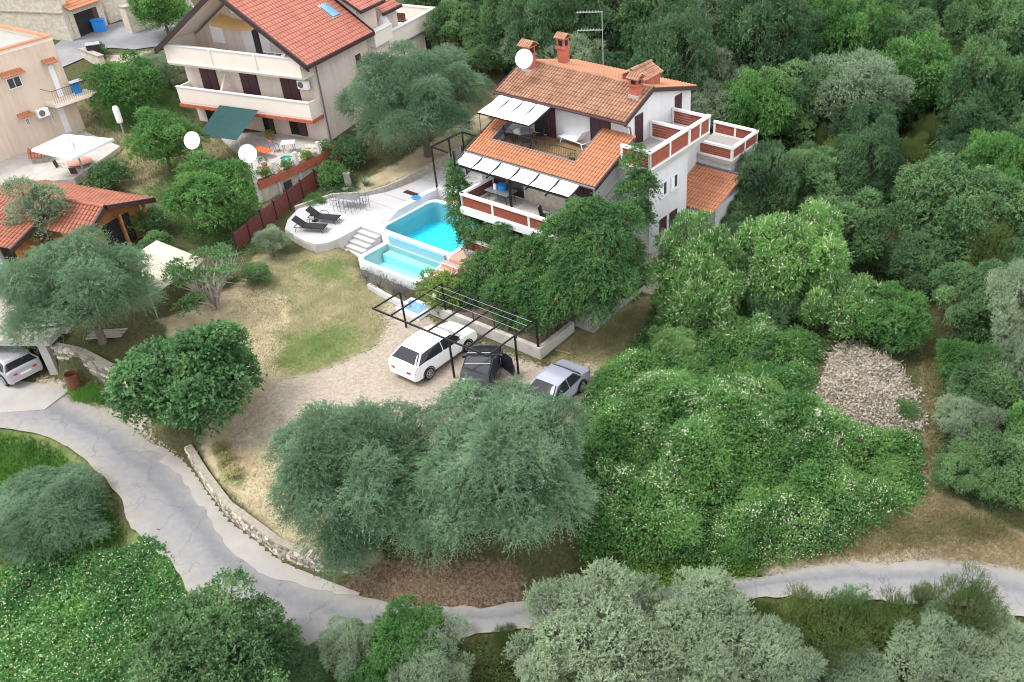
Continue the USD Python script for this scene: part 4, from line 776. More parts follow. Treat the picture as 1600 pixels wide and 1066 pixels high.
for a0, a1, z0, z1 in ((-43.6, -42.2, 1.75, 2.8), (-45.9, -45.0, 1.5, 3.3), (-50.9, -49.9, 1.5, 3.2)): p = cpart('window' if z0 > 1.6 else 'door', cb().box(a0, a1, 51.8, 51.86, z0, z1), 'dark_void'); part(p, 'shutter', cb().box(a0+(a1-a0)*.55, a1, 51.74, 51.8, z0, z1), 'shutter_brown')
for i, (a, z) in enumerate(((-50.3, 7.55), (-44.6, 7.7))):
    t = thing('drying_rack', ('laundry rack with dark towels at the left of the cream top balcony', 'laundry rack with blue and purple clothes at the right of the cream top balcony')[i], 'laundry rack', H2.W(a+1.8, 51.0, z+1.0-.75), H2.yaw)
    part(t, 'frame', MB().tube([(-.9, 0, 0), (.9, 0, 0)], .02, 5).tube([(-.9, 0, 0), (-.9, .3, -1)], .015, 5).tube([(.9, 0, 0), (.9, .3, -1)], .015, 5), 'grey_metal')
    for k in range(5): part(t, 'garment', MB().grid([[(-.85+.36*k+dx*.3, dy, -.02-.3*abs(dy-.0)*2-.03*math.sin(5*dx)) for dx in np.linspace(0, 1, 4)] for dy in (-.22, -.1, 0, .1, .22)]), ('purple_trim', 'dark_slat', 'teal_plastic', 'purple_trim', 'white_fabric')[k])
# green shade sail
t = thing('shade_sail', 'dark green shade cloth stretched out from the cream house ground floor', 'shade sail', H2.W(-46, 48.5, 0), H2.yaw)
P = np.array([[(-48.0+s*.9+3.3*tt*(1-.05*s), 50.3-3.6*s+.0*tt, 3.95-.75*s-.22*math.sin(math.pi*tt)*math.sin(math.pi*s)) for tt in np.linspace(0, 1, 8)] for s in np.linspace(0, 1, 8)]); part(t, 'cloth', MB((46, -48.5, 0)).grid(P), 'green_fabric', smooth=True); part(t, 'pole', MB((46, -48.5, 0)).tube([(-47.1, 46.7, 1), (-47.1, 46.7, 3.25)], .035, 6), 'grey_metal'); part(t, 'pole', MB((46, -48.5, 0)).tube([(-43.8, 46.7, 1), (-43.8, 46.7, 3.25)], .035, 6), 'grey_metal')
# terrace in front with planters
ct = thing('flower_terrace', 'paved terrace with brick flower boxes and white posts beside the cream house', 'terrace', H2.W(-41, 47, 0), H2.yaw); TOF = (41, -47, 0)
poly = [(-44.2, 47.3), (-40.3, 43.5), (-39.9, 44.95), (-39.5, 46.7), (-39.1, 48.7), (-39.1, 50.2), (-40.5, 51.8), (-48.2, 51.8), (-48.2, 49.8)]
part(ct, 'paving', MB(TOF).slab([(a, b, 1.6) for a, b in poly], 1.9), 'terrace_floor'); part(ct, 'base_wall', MB(TOF).slab([(a+.02, b-.03, 1.5) for a, b in poly], 2.0), 'stone_masonry')
pl = [(-41.3, 44.3), (-40.3, 43.5), (-39.85, 44.95), (-39.45, 46.7), (-39.05, 48.7), (-39.05, 50.2)]
for i, (p, q) in enumerate(zip(pl[:-1], pl[1:])): part(ct, 'flower_box', MB(TOF).bar((*p, 1.85), (*q, 1.85), .42, .5), 'brick_red'); part(ct, 'soil', MB(TOF).bar((*p, 2.105), (*q, 2.105), .3, .02), 'bark')
for p in pl[1:5]: part(ct, 'post', MB(TOF).cbox(p[0]-.11, p[0]+.11, p[1]-.11, p[1]+.11, 0.6, 2.95, .02), 'white_plaster')
part(ct, 'cellar_door', MB(TOF).box(-39.72, -39.6, 45.3, 45.95, -.2, 1.3), 'window_glass')
def chair(name, loc, rz, label, m='black_mesh_fabric', fm='black_metal', group=None):
    t = thing(name, label, 'chair', loc, rz, group)
    part(t, 'seat', MB().obox((0, 0, .44), (.46, .46, .035)), m); part(t, 'backrest', MB().obox((-.25, 0, .70), (.03, .44, .50), 0, -12), m)
    for x in (-.21, .21):
        for y in (-.21, .21): part(t, 'leg', MB().tube([(x, y, .44), (x*1.12, y*1.05, 0)], .014, 6), fm)
    for y in (-.24, .24): part(t, 'armrest', MB().tube([(-.24, y, .64), (.1, y, .64), (.2, y, .44)], .014, 6), fm)
    return t
def table(loc, rz, label, sx, sy, h=.73, m='glass_top', fm='black_metal', rnd=False):
    t = thing('table', label, 'table', loc, rz)
    part(t, 'tabletop', MB().lathe([(.01, h-.02), (sx/2, h-.02), (sx/2, h), (.01, h+.001)], n=24) if rnd else MB().cbox(-sx/2, sx/2, -sy/2, sy/2, h-.03, h, .012), m)
    for x in (-.42, .42):
        for y in (-.42, .42): part(t, 'leg', MB().tube([(x*sx*.85, y*sy*.85, h-.03), (x*sx*.95, y*sy*.95, 0)], .018, 6), fm)
    return t
chair('terrace_chair', H2.W(-43.0, 49.0, 1.6), 60, 'grey chair by the wall on the flower terrace', 'grey_metal'); table(H2.W(-42.0, 49.3, 1.6), 10, 'small white table on the flower terrace', .9, .7, .72, 'white_plastic')
single('beach_towel', MB(-H2.W(-43.4, 48.0, 1.9)*0).slab([H2.W(a, b, 2.12) for a, b in ((-44.0, 47.9), (-42.6, 47.6), (-42.5, 48.2), (-43.9, 48.5))], .05), 'orange_cloth', 'orange towel spread on a rack beside the flower terrace', 'towel')
single('planter_tub', MB().lathe([(.3, 0), (.42, .42), (.36, .42), (.34, .36), (.01, .36)], H2.W(-40.9, 47.5, 1.6), 14), 'teal_plastic', 'round teal tub on the flower terrace floor', 'tub')
single('yellow_cushion', MB().obox(H2.W(-40.2, 49.4, 2.15), (.8, .6, .12), 20, 8), 'beige_fabric', 'yellowish cushion lying between the flower boxes', 'cushion')
# satellite dishes
def dish(loc, rz, r, label, pole=2.2, el=32):
    t = thing('satellite_dish', label, 'satellite dish', loc, rz)
    c, s = math.cos(math.radians(el)), math.sin(math.radians(el)); R = np.array([[1, 0, 0], [0, s, -c], [0, c, s]])
    rr = np.linspace(0.0, r, 7)
    m = MB(); m.lathe([(max(q, .001), .28*q*q/r) for q in rr]+[(r, .28*r+.015), (r*.97, .28*r+.02)]+[(max(q, .001), .28*q*q/r+.025) for q in rr[::-1]], n=28); v, f = m.arrays(); v[:, 1] *= 1.08
    part(t, 'reflector', (v@R.T, f), 'white_plastic', True)
    tip = R@np.array([0, 0, r*1.05]); low = R@np.array([0, -r*.95, .28*r])
    part(t, 'feed_arm', MB().tube([low, tip], .015, 6), 'grey_metal'); part(t, 'receiver', MB().tube([tip, tip*.86], .04, 8), 'white_plastic')
    part(t, 'mast', MB().tube([(0, .12, -.1), (0, .18, -.25), (0, .18, -pole)], .03, 8), 'grey_metal')
p = at(302, 220, 4.2); dish(p, -5, .55, 'white satellite dish on a pole nearer the green shade cloth', p[2]-T(p[0], p[1]))
p = at(388, 241, 3.8); dish(p, 12, .58, 'white satellite dish on a pole at the flower terrace corner', p[2]-T(p[0], p[1]))
p = at(820, 93, 11.0); dish(p, -12, .52, 'white satellite dish fixed to the left chimney of the villa', .9)
# roof aerial on the villa
q = H1.onB(943, 118, 40.7); o = H1.W(q[0], 40.7, RZ); t = thing('tv_aerial', 'tall thin television aerial standing on the villa roof ridge', 'aerial', o, 0)
hm = 3.6; part(t, 'mast', MB().tube([(0, 0, 0), (0, 0, hm)], .022, 6), 'grey_metal')
for z in (hm-.05, hm-1.0): part(t, 'boom', MB().tube([(.05, 0, z), (-1.35, -.25, z+.05)], .02, 6), 'grey_metal'); [part(t, 'element', MB().tube([(-1.3+i*.16, -.24+.03*i-.25, z+.05), (-1.3+i*.16, -.24+.03*i+.25, z+.05)], .008, 4), 'grey_metal') for i in range(8)]

# ------------------------------------------------------------------ peach house, far left
pc = np.array([-41.31, 63.84]); PY = 63.4; PW = Frame(PY); PT = 6.7
peach = thing('peach_house', 'flat roofed peach house with white balcony door at the left edge', 'house', (*pc, 1.5), PY)
# local: x along the facade (towards the far corner = 0, to the left negative), y behind the facade
def pp(n, mb, m, **k): return part(peach, n, mb, m, **k)
pp('wall', MB().box(-16, 0, 0, 9, -1.5, PT), 'peach_plaster')
pp('flat_roof', MB().box(-15.8, -.2, .2, 8.8, PT, PT+.03), 'pale_concrete')
pp('parapet', MB().box(-16, 0, 0, .2, PT, PT+.25).box(-.2, 0, .2, 9, PT, PT+.25).box(-16, -.2, 8.8, 9, PT, PT+.25), 'peach_trim')
def coping(x0, x1, y0, y1, z, dirx):
    m = MB(); n = int(abs((x1-x0) if dirx else (y1-y0))/.3)
    for i in range(n):
        c = x0+(i+.5)*(x1-x0)/n if dirx else y0+(i+.5)*(y1-y0)/n
        th = np.linspace(0, np.pi, 6); r = .2
        for e in (0,):
            if dirx: A = np.c_[np.full(6, c-.17), (y0+y1)/2+np.cos(th)*r, z+np.sin(th)*r*.6]; Bq = A+[.33, 0, .02]
            else: A = np.c_[(x0+x1)/2+np.cos(th)*r, np.full(6, c-.17), z+np.sin(th)*r*.6]; Bq = A+[0, .33, .02]
            m.add(np.vstack([A, Bq]), [(q, q+1, 7+q, 6+q) for q in range(5)])
    return m
pp('coping_tiles', coping(-16, 0, 0, .2, PT+.25, True), 'orange_roof_tile', kind='stuff'); pp('coping_tiles', coping(-.2, 0, 0, 9, PT+.25, False), 'orange_roof_tile', kind='stuff')
def pof(u, v):  # facade point -> local x, z
    b_, z_ = PW.onB(u, v, pc@PW.B[:2]); return b_-pc@PW.A[:2], z_-1.5
def pwin(n, u0, v0, u1, v1, m='white_paint', glass=None):
    x0, z1 = pof(u0, v0); x1, z0 = pof(u1, v1); p = pp(n, MB().box(x0, x1, -.03, .01, z0, z1), m)
    if glass: part(p, 'pane', MB().box(x0+.06, (x0+x1)/2-.03, -.045, -.03, z0+.06, z1-.06).box((x0+x1)/2+.03, x1-.06, -.045, -.03, z0+.06, z1-.06), glass)
    return x0, x1, z0, z1
d0 = pwin('door', 74, 104, 100, 150); w0 = pwin('window', 8, 124, 36, 134, glass='window_glass'); w1 = pwin('window', 38, 186, 48, 195, glass='window_glass'); w2 = pwin('window', 77, 175, 88, 194, glass='window_glass'); d1_ = pwin('door', 89, 171, 112, 205)
for (x0, x1, z) in ((d0[0]-.3, d0[1]+.3, d0[3]+.25), (w0[0]-.3, w0[1]+.3, w0[3]+.2), (w1[0]-.4, w1[1]+.3, w1[3]+.2)):
    m = MB(); tiles(m, (x0, -.5, z), (1, 0, 0), x1-x0, (0, .9, .43), .55, .18, .28, .05, .02); pp('window_hood', m, 'orange_roof_tile')
bz = d0[2]-.02; bx0, bx1 = d0[0]-1.1, d0[1]+1.7
pb_ = pp('balcony', MB().box(bx0, bx1, -1.2, 0, bz-.22, bz), 'peach_trim'); part(pb_, 'railing', MB().tube([(bx0+.04, 0, bz+.95), (bx0+.04, -1.15, bz+.95), (bx1-.04, -1.15, bz+.95), (bx1-.04, 0, bz+.95)], .02, 5), 'black_metal')
for i in range(int((bx1-bx0)/.16)): part(pb_, 'baluster', MB().tube([(bx0+.06+i*.16, -1.15, bz), (bx0+.06+i*.16, -1.15, bz+.95)], .009, 4), 'black_metal')
xw, zw = pof(63, 175); ac_unit((*(pc+xw*PW.A[:2]-.2*PW.B[:2]), zw+1.2), PY, 'white air conditioner on the peach house wall below its balcony')
t = thing('drying_rack', 'folding laundry rack with a blue sheet on the peach house balcony', 'laundry rack', (*(pc+(bx1-.9)*PW.A[:2]-.6*PW.B[:2]), 1.5+bz), PY); part(t, 'frame', MB().obox((0, 0, .95), (1.1, .6, .02)).tube([(-.4, 0, .95), (.4, 0, 0)], .014, 5).tube([(.4, 0, .95), (-.4, 0, 0)], .014, 5), 'grey_metal'); part(t, 'sheet', MB().grid([[(-.45+.2*i, -.05*j, .93-.2*j) for i in range(4)] for j in range(5)]), 'blue_plastic')
# patio and low wall in front of the peach house
mb = MB(); q = [ground(u, v) for u, v in ((-30,260),(60,225),(130,205),(190,235),(120,290),(40,300),(-40,330))]; zq = max(p[2] for p in q)+.05; single('patio', MB().slab([(p[0], p[1], zq) for p in q], 1.2), 'concrete', None, None, None, 'structure')
# gazebo parasol
gc = [np.array([-39.7, 55.1]), np.array([-38.9, 57.7]), np.array([-35.2, 56.9]), np.array([-36.3, 53.6])]; c0 = sum(gc)/4; t = thing('square_parasol', 'big square white parasol on the patio below the peach house', 'parasol', (*c0, 0)); m = MB(); n = 9
P = np.zeros((n, n, 3))
for i in range(n):
    for j in range(n):
        s, q = i/(n-1), j/(n-1); xy = gc[0]*(1-s)*(1-q)+gc[1]*s*(1-q)+gc[2]*s*q+gc[3]*(1-s)*q-c0; P[i, j] = (*xy, 3.75+.35*(1-max(abs(2*s-1), abs(2*q-1))))
part(t, 'canopy', m.grid(P), 'white_fabric'); part(t, 'valance', MB().grid(np.stack([np.vstack([P[0], P[:, -1], P[-1, ::-1], P[::-1, 0]])+[0, 0, -.004], np.vstack([P[0], P[:, -1], P[-1, ::-1], P[::-1, 0]])-[0, 0, .16]])), 'white_fabric')
zg = T(*c0); part(t, 'pole', MB().tube([(.9, -1.0, zg), (.9, -1.0, 4.3)], .05, 8), 'grey_metal'); part(t, 'arm', MB().tube([(.9, -1.0, 4.25), (0, 0, 4.15)], .035, 8), 'grey_metal')
for i in range(4): e = (gc[i]-c0)*.98; part(t, 'rib', MB().tube([(0, 0, 4.05), (*e, 3.72)], .018, 5), 'grey_metal')
p = ground(130, 268); table((p[0], p[1], p[2]), 20, 'round brown garden table under the square white parasol', 1.6, 1.6, .75, 'pink_tile', 'brown_wood', True)
for i, (dx, dy, r) in enumerate(((-1.2, -.3, 10), (.3, -1.25, 100))): chair('garden_chair', (p[0]+dx, p[1]+dy, p[2]), r, ('dark garden chair at the left of the round patio table', 'dark garden chair in front of the round patio table')[i], 'brown_wood', 'brown_wood')
p = ground(70, 262); mm = MB(); tiles(mm, (-.6, -.6, 1.0), (1, 0, 0), 1.2, (0, .8, .6), .75, .2, .3); tiles(mm, (.6, .6, 1.0), (-1, 0, 0), 1.2, (0, -.8, .6), .75, .2, .3)
t = thing('barbecue_hut', 'small tiled barbecue hood beside the low wall below the parasol', 'barbecue', p, 25); part(t, 'body', MB().box(-.5, .5, -.5, .5, -.2, 1.0), 'pale_stone'); part(t, 'roof_tiles', mm, 'cottage_roof_tile')
t = thing('water_heater', 'white cylindrical boiler on a post beside the garden path', 'boiler', ground(196, 215)); part(t, 'tank', MB().lathe([(.01, 1.1), (.2, 1.15), (.22, 1.3), (.22, 2.2), (.16, 2.35), (.01, 2.4)], n=14), 'white_plastic', True); part(t, 'post', MB().tube([(0, 0, -.2), (0, 0, 1.15)], .06, 8), 'grey_metal')

# ------------------------------------------------------------------ brown wooden cottages with red tiled roofs
KO = (45, -35, -.9); cot = thing('wooden_cottage', 'brown wooden cottage with low red tiled gable roof behind the left olive', 'cottage', H2.W(-45, 35, .9), H2.yaw)
def kp_(n, mb, m, **k): return part(cot, n, mb, m, **k)
kp_('wall', MB(KO).box(-51, -43.9, 33.4, 37.5, .2, 3.0).ext([(-51, 33.4, 3), (-51, 37.5, 3), (-51, 34.7, 3.75)], (7.1, 0, 0)), 'cottage_wood')
fu = np.array([0, 1.75, 1.05]); ful = np.linalg.norm(fu); fu /= ful; bu = np.array([0, -3.35, 1.05]); bul = np.linalg.norm(bu); bu /= bul
m = MB(KO); tiles(m, (-51.5, 32.9, 3.0), (1, 0, 0), 8.3, fu, ful, .26, .36, .05, .05, .004); kp_('roof_tiles', m, 'cottage_roof_tile', kind='stuff', label='front slope of red tiles'); m = MB(KO); tiles(m, (-43.2, 38.0, 3.0), (-1, 0, 0), 8.3, bu, bul, .26, .36, .05, .05, .004); kp_('roof_tiles', m, 'cottage_roof_tile', kind='stuff', label='rear slope of red tiles')
kp_('ridge_tiles', ridge_caps(MB(KO), (-51.5, 34.65, 4.08), (-43.15, 34.65, 4.08), .12, .38), 'cottage_roof_tile')
kp_('barge_board', MB(KO).ext([(-43.2, 32.8, 2.75), (-43.08, 32.8, 2.75), (-43.08, 32.8, 3.05), (-43.2, 32.8, 3.05)], fu*ful), 'dark_brown'); kp_('barge_board', MB(KO).ext([(-43.2, 38.1, 2.75), (-43.2, 38.1, 3.05), (-43.08, 38.1, 3.05), (-43.08, 38.1, 2.75)], bu*bul), 'dark_brown')
for b in (33.6, 35.5, 37.3): kp_('post', MB(KO).box(-43.5, -43.35, b, b+.15, .2, 3.1), 'cottage_wood')
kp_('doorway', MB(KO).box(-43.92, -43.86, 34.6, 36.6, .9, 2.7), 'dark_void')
wg = thing('cottage_wing', 'lower brown cottage wing with red tiles at the left picture edge', 'cottage', H2.W(-47, 33, .9), H2.yaw); WO = (47, -33, -.9)
part(wg, 'wall', MB(WO).box(-53, -46.9, 31.6, 33.4, .2, 2.75), 'cottage_wood'); wu = np.array([0, 3.2, 1.0]); wl_ = np.linalg.norm(wu); wu /= wl_
m = MB(WO); tiles(m, (-53.5, 30.9, 2.75), (1, 0, 0), 7.0, wu, wl_, .26, .36, .05, .05, .004); part(wg, 'roof_tiles', m, 'cottage_roof_tile', kind='stuff'); part(wg, 'barge_board', MB(WO).ext([(-46.5, 30.8, 2.5), (-46.4, 30.8, 2.5), (-46.4, 30.8, 2.8), (-46.5, 30.8, 2.8)], wu*wl_), 'dark_brown'); part(wg, 'door', MB(WO).box(-48.2, -47.1, 31.52, 31.6, .4, 2.4), 'dark_void'); part(wg, 'post', MB(WO).box(-48.5, -48.3, 31.3, 31.5, .2, 2.7), 'white_plaster'); part(wg, 'post', MB(WO).box(-46.9, -46.7, 31.3, 31.5, .2, 2.7), 'cottage_wood')
p = at(4, 437, 2.3); t = thing('beach_umbrella', 'yellow and blue parasol edge at the left picture border', 'parasol', (p[0]-.9, p[1]+.3, T(p[0]-.9, p[1])))
zt = 2.3-T(p[0]-.9, p[1])
for i in range(8):
    a = [(1.1*math.cos(k), 1.1*math.sin(k), zt) for k in (i*math.pi/4, (i+1)*math.pi/4)]; part(t, 'panel', MB().add([(0, 0, zt+.4), a[0], a[1]], [(0, 1, 2)]), ('ochre_fabric', 'blue_plastic', 'white_fabric')[i % 3])
part(t, 'pole', MB().tube([(0, 0, 0), (0, 0, zt+.4)], .02, 6), 'grey_metal')
# beige canopy
pk = [at(208, 399, 2.3), at(244.7, 375.5, 2.5), at(320, 405, 2.3), at(301, 422, 2.15), at(233, 464, 2.0)]; c0 = sum(pk)/5; t = thing('beige_canopy', 'sagging beige fabric canopy between the cottage and the bare fig tree', 'canopy', (*c0[:2], 0))
cv = [p-np.array([*c0[:2], 0]) for p in pk]; md = (cv[0]+cv[2])/2+[0, 0, .25]; m = MB()
for i in range(5): m.add([md, cv[i], cv[(i+1) % 5]], [(0, 2, 1)])
v, f = m.arrays(); v = np.vstack([v, v-[0, 0, .03]]); f = np.vstack([f, f[:, ::-1]+len(v)//2]); part(t, 'cloth', (v, f), 'beige_fabric')
for i, q in enumerate(cv): part(t, 'pole', MB().tube([(q[0]*.97, q[1]*.97, T(*(q[:2]*.97+c0[:2]))), (q[0]*.97, q[1]*.97, q[2]-.04)], .03, 6), 'grey_metal')
# open garage with flagstone roof at the left edge
g0, g1 = at(0, 535, 1.4), at(78, 531, 1.4); gx0, gx1, gy0 = -40.0, -29.5, 36.7
gar = thing('open_garage', 'open garage with flagstone roof terrace and concrete pillars at left', 'garage', (gx1, gy0, -.9))
GO = (-gx1, -gy0, .9)
part(gar, 'roof_slab', MB(GO).box(gx0, gx1, gy0, gy0+5.2, 1.12, 1.4), 'pale_concrete'); part(gar, 'back_wall', MB(GO).box(gx0, gx1, gy0+5.0, gy0+5.2, -1.2, 1.12), 'concrete'); part(gar, 'side_wall', MB(GO).box(gx1-.25, gx1, gy0+1.4, gy0+5.0, -1.2, 1.12), 'stone_masonry')
for x in (gx1-.75, -34.6): part(gar, 'pillar', MB(GO).box(x, x+.42, gy0+.1, gy0+.5, -1.2, 1.12), 'pale_concrete')
r6 = np.random.default_rng(4)
for i in range(12):
    for j in range(6): 
        x0, y0 = gx0+i*.875, gy0+j*.866; part(gar, 'flagstone', MB(GO).cbox(x0+.02, x0+.855, y0+.02, y0+.846, 1.4, 1.43+r6.uniform(0, .012), .02), 'pale_stone')
mb = MB(); P = [ground(u, v) for u, v in ((-60,585),(20,612),(100,585),(120,610),(60,628),(0,640),(-80,650))]; single('garage_floor', MB().slab([(p[0], p[1], p[2]+.09) for p in [np.array([-38.5, 41.5, -.9]), np.array([-38.5, 33.6, -.95]), np.array([-33, 33.7, -.95]), np.array([-29.2, 34.2, -.98]), np.array([-28.6, 36.2, -.95]), np.array([-29.6, 41.5, -.9])]], .3), 'pale_concrete', None, None, None, 'structure')
t = thing('rusty_barrel', 'rusty open oil drum standing in the grass beside the garage wall', 'barrel', ground(120, 606)); part(t, 'drum', MB().lathe([(.01, .05), (.29, 0), (.3, .3), (.315, .31), (.3, .33), (.3, .58), (.315, .6), (.3, .62), (.3, .88), (.31, .89), (.28, .89), (.27, .1), (.01, .09)], n=20), 'rust', 30)
t = thing('stacked_boards', 'stack of weathered grey planks above the rubble wall by the garage', 'planks', ground(163, 531)+[0, 0, .1], 5)
for i in range(5): part(t, 'plank', MB().obox((.02*i, .16*i, .05+.0*i), (1.7, .12, .05), 3*(-1)**i), 'pale_bark')

def unit_(v): return v/np.linalg.norm(v)
# ------------------------------------------------------------------ stone buildings and walls along the far street
def far_wall(name, label, cat, p0, p1, z0, h, th, m='stone_masonry'):
    p0, p1 = np.array(p0), np.array(p1); d = p1-p0; L_ = np.linalg.norm(d); t = thing(name, label, cat, (*p0, z0), math.degrees(math.atan2(d[1], d[0])))
    part(t, 'masonry', MB().box(0, L_, 0, th, -1.5, h), m); part(t, 'coping', MB().box(-.05, L_+.05, -.05, th+.05, h, h+.12), 'pale_stone'); return t, L_
a0, a1 = at(20, 78, 3.2), at(118, 78, 3.2)
t, L_ = far_wall('stone_terrace_wall', 'tall pale rubble wall topped with a ledge behind the peach house', 'wall', (a0[0]-6, a0[1]+1.5), a1[:2], 3.0, 4.4, .8)
part(t, 'ledge', MB().box(0, L_, -.08, .0, 3.2, 3.3), 'pale_stone')
b0, b1 = at(118, 55, 4.3), at(168, 36, 4.3)
t, L_ = far_wall('stone_garage', 'stone garage with dark opening and tiled eave beside the far street', 'garage', b0[:2], b1[:2], 3.7, 2.9, 5.0)
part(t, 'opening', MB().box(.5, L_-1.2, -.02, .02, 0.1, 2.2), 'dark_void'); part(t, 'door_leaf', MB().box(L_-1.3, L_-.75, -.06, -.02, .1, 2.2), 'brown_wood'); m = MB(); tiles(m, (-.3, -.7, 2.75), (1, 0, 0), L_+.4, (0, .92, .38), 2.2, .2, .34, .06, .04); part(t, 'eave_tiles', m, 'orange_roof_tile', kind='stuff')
dd_ = unit_((b1-b0)[:2]); pp_ = b0[:2]+dd_*L_*.60-np.array([-dd_[1], dd_[0]])*.5; t = thing('blue_container', 'blue plastic container standing in the far stone garage opening', 'container', (*pp_, 3.75), 20); part(t, 'body', MB().cbox(-.5, .5, -.35, .35, 0, 1.25, .06), 'blue_plastic'); part(t, 'lid', MB().cbox(-.54, .54, -.39, .39, 1.25, 1.33, .03), 'blue_plastic')
far_wall('street_wall', 'dark rubble retaining wall on the upper side of the far street', 'wall', at(205, 45, 4.5)[:2], at(300, 8, 5)[:2], 3.6, 2.6, .8)
far_wall('stone_annex', 'pale stone building side right of the far garage', 'building', at(170, 30, 4.5)[:2], at(206, 22, 4.5)[:2], 3.6, 3.4, 2.0)
p = ground(152, 92); t = thing('waste_bin', 'dark brown waste bin on the verge of the far street', 'bin', p, 30); part(t, 'body', MB().cbox(-.5, .5, -.35, .35, 0, 1.2, .05), 'dark_brown'); part(t, 'lid', MB().cbox(-.54, .54, -.4, .4, 1.2, 1.3, .04), 'grey_metal')
far_wall('garden_wall', 'low rubble garden wall below the verge of the far street', 'wall', ground(128, 90)[:2], ground(160, 108)[:2], ground(140, 100)[2], .8, .4)

# ------------------------------------------------------------------ foliage: twigs with leaf-sized faces spread through the crown's lobes
def unit(a): return a/(np.linalg.norm(a, axis=-1, keepdims=True)+1e-9)
def leaves_at(r, q, d, length, width, flat=.35):
    """one folded diamond per leaf at points q along directions d"""
    n = len(q); rnd = r.normal(size=(n, 3)); nm = unit(np.cross(d, rnd)); nm[nm[:, 2] < 0] *= -1; nm = unit(nm+np.array([0, 0, flat])); sd = unit(np.cross(nm, d))
    L = length*r.uniform(.65, 1.3, (n, 1)); Wd = width*r.uniform(.7, 1.25, (n, 1))
    b, t = q, q+d*L; m = q+d*L*.45+nm*L*.08
    v = np.stack([b, m+sd*Wd/2, t-nm*L*.06, m-sd*Wd/2], 1).reshape(-1, 3); i = np.arange(n)*4
    f = np.concatenate([np.stack([i, i+1, i+2], 1), np.stack([i, i+2, i+3], 1)]); return v, f
def foliage(seed, lobes, dens, tw, k, ll, lw, droop=.2, up=.25, spread=.8, shell=(.62, 1.0), flat=.35, zmin=None, jit=.5):
    """lobes: rows (x, y, z, rx, ry, rz); dens twigs per square metre of lobe surface; k leaves per twig of length tw"""
    r = np.random.default_rng(seed); lobes = np.asarray(lobes, float); Q, D = [], []
    for i, (x, y, z, rx, ry, rz) in enumerate(lobes):
        area = 4*np.pi*((rx*ry)**1.6/3+(rx*rz)**1.6/3+(ry*rz)**1.6/3)**(1/1.6); n = max(4, int(area*dens)); d = unit(r.normal(size=(n, 3))); 
        low = d[:, 2] < -.35; d[low & (r.random(n) < .75)] *= [1, 1, -1]
        bump = .8+.4*meshkit.noise(d*2.3+seed+i*7.7); f = r.uniform(shell[0], shell[1], n)**.7*bump
        p = np.array([x, y, z])+d*f[:, None]*[rx, ry, rz]
        t = unit(d*[1/rx, 1/ry, 1/rz]*min(rx, rz)+np.array([0, 0, up])+r.normal(size=(n, 3))*jit)
        keep = np.ones(n, bool)
        for j, o in enumerate(lobes):
            if j != i: keep &= (((p-o[:3])/o[3:])**2).sum(1) > .36
        if zmin is not None: keep &= p[:, 2] > zmin
        Q.append(p[keep]); D.append(t[keep])
    Q, D = np.vstack(Q), np.vstack(D); n = len(Q); s = np.linspace(.08, 1, k)[None, :, None]; ln = tw*r.uniform(.6, 1.3, (n, 1, 1))
    pts = Q[:, None]+D[:, None]*s*ln+np.array([0, 0, -droop])*s**2*ln
    side = unit(np.cross(D, r.normal(size=(n, 3))))[:, None]*np.where(np.arange(k) % 2, 1, -1)[None, :, None]
    ld = unit(D[:, None]*.8+side*spread+r.normal(size=(n, k, 3))*.35+np.array([0, 0, -droop*.6])*s)
    return leaves_at(r, pts.reshape(-1, 3), ld.reshape(-1, 3), ll, lw, flat)
def dome(r, R, n, ratio=.8, cz=1.0, lob=(.24, .42), flatz=.8, fill=True):
    """lobes spread over a dome of radius R"""
    L = []; g = math.pi*(3-math.sqrt(5))
    for i in range(n):
        zz = 1-(i+.5)/n*1.5; rr = math.sqrt(max(0, 1-zz*zz)); a = i*g+r.uniform(-.4, .4); q = r.uniform(.55, .98)*(.72+.6*meshkit.noise(np.array([rr*math.cos(a)*1.3, rr*math.sin(a)*1.3, zz*1.3])+R*7.1+n)); s = r.uniform(*lob)*R
        L.append((R*q*rr*math.cos(a), R*q*rr*math.sin(a), cz*R+R*ratio*q*zz, s, s, s*flatz))
    if fill: L.append((0, 0, cz*R, .5*R, .5*R, .5*R*ratio))
    return L
def limbs(r, lobes, base_r, h0=.0, lean=(0, 0), n=7, frac=1.0):
    m = MB(); fork = np.array([lean[0], lean[1], 0.45*np.mean([l[2] for l in lobes])])
    m.tube([(0, 0, -.6+h0), (fork[0]*.3+.03, fork[1]*.4, fork[2]*.5), fork], [base_r*1.25, base_r, base_r*.8], n)
    for l in lobes:
        if r.random() > frac: continue
        e = np.array(l[:3]); mid = fork*.45+e*.55+r.normal(0, .12, 3)*l[3]; 
        m.tube([fork, mid, e, e+unit(e-fork)*l[3]*.5], [base_r*.55, base_r*.33, base_r*.18, base_r*.06], 5, False)
    return m
PROTO = {}
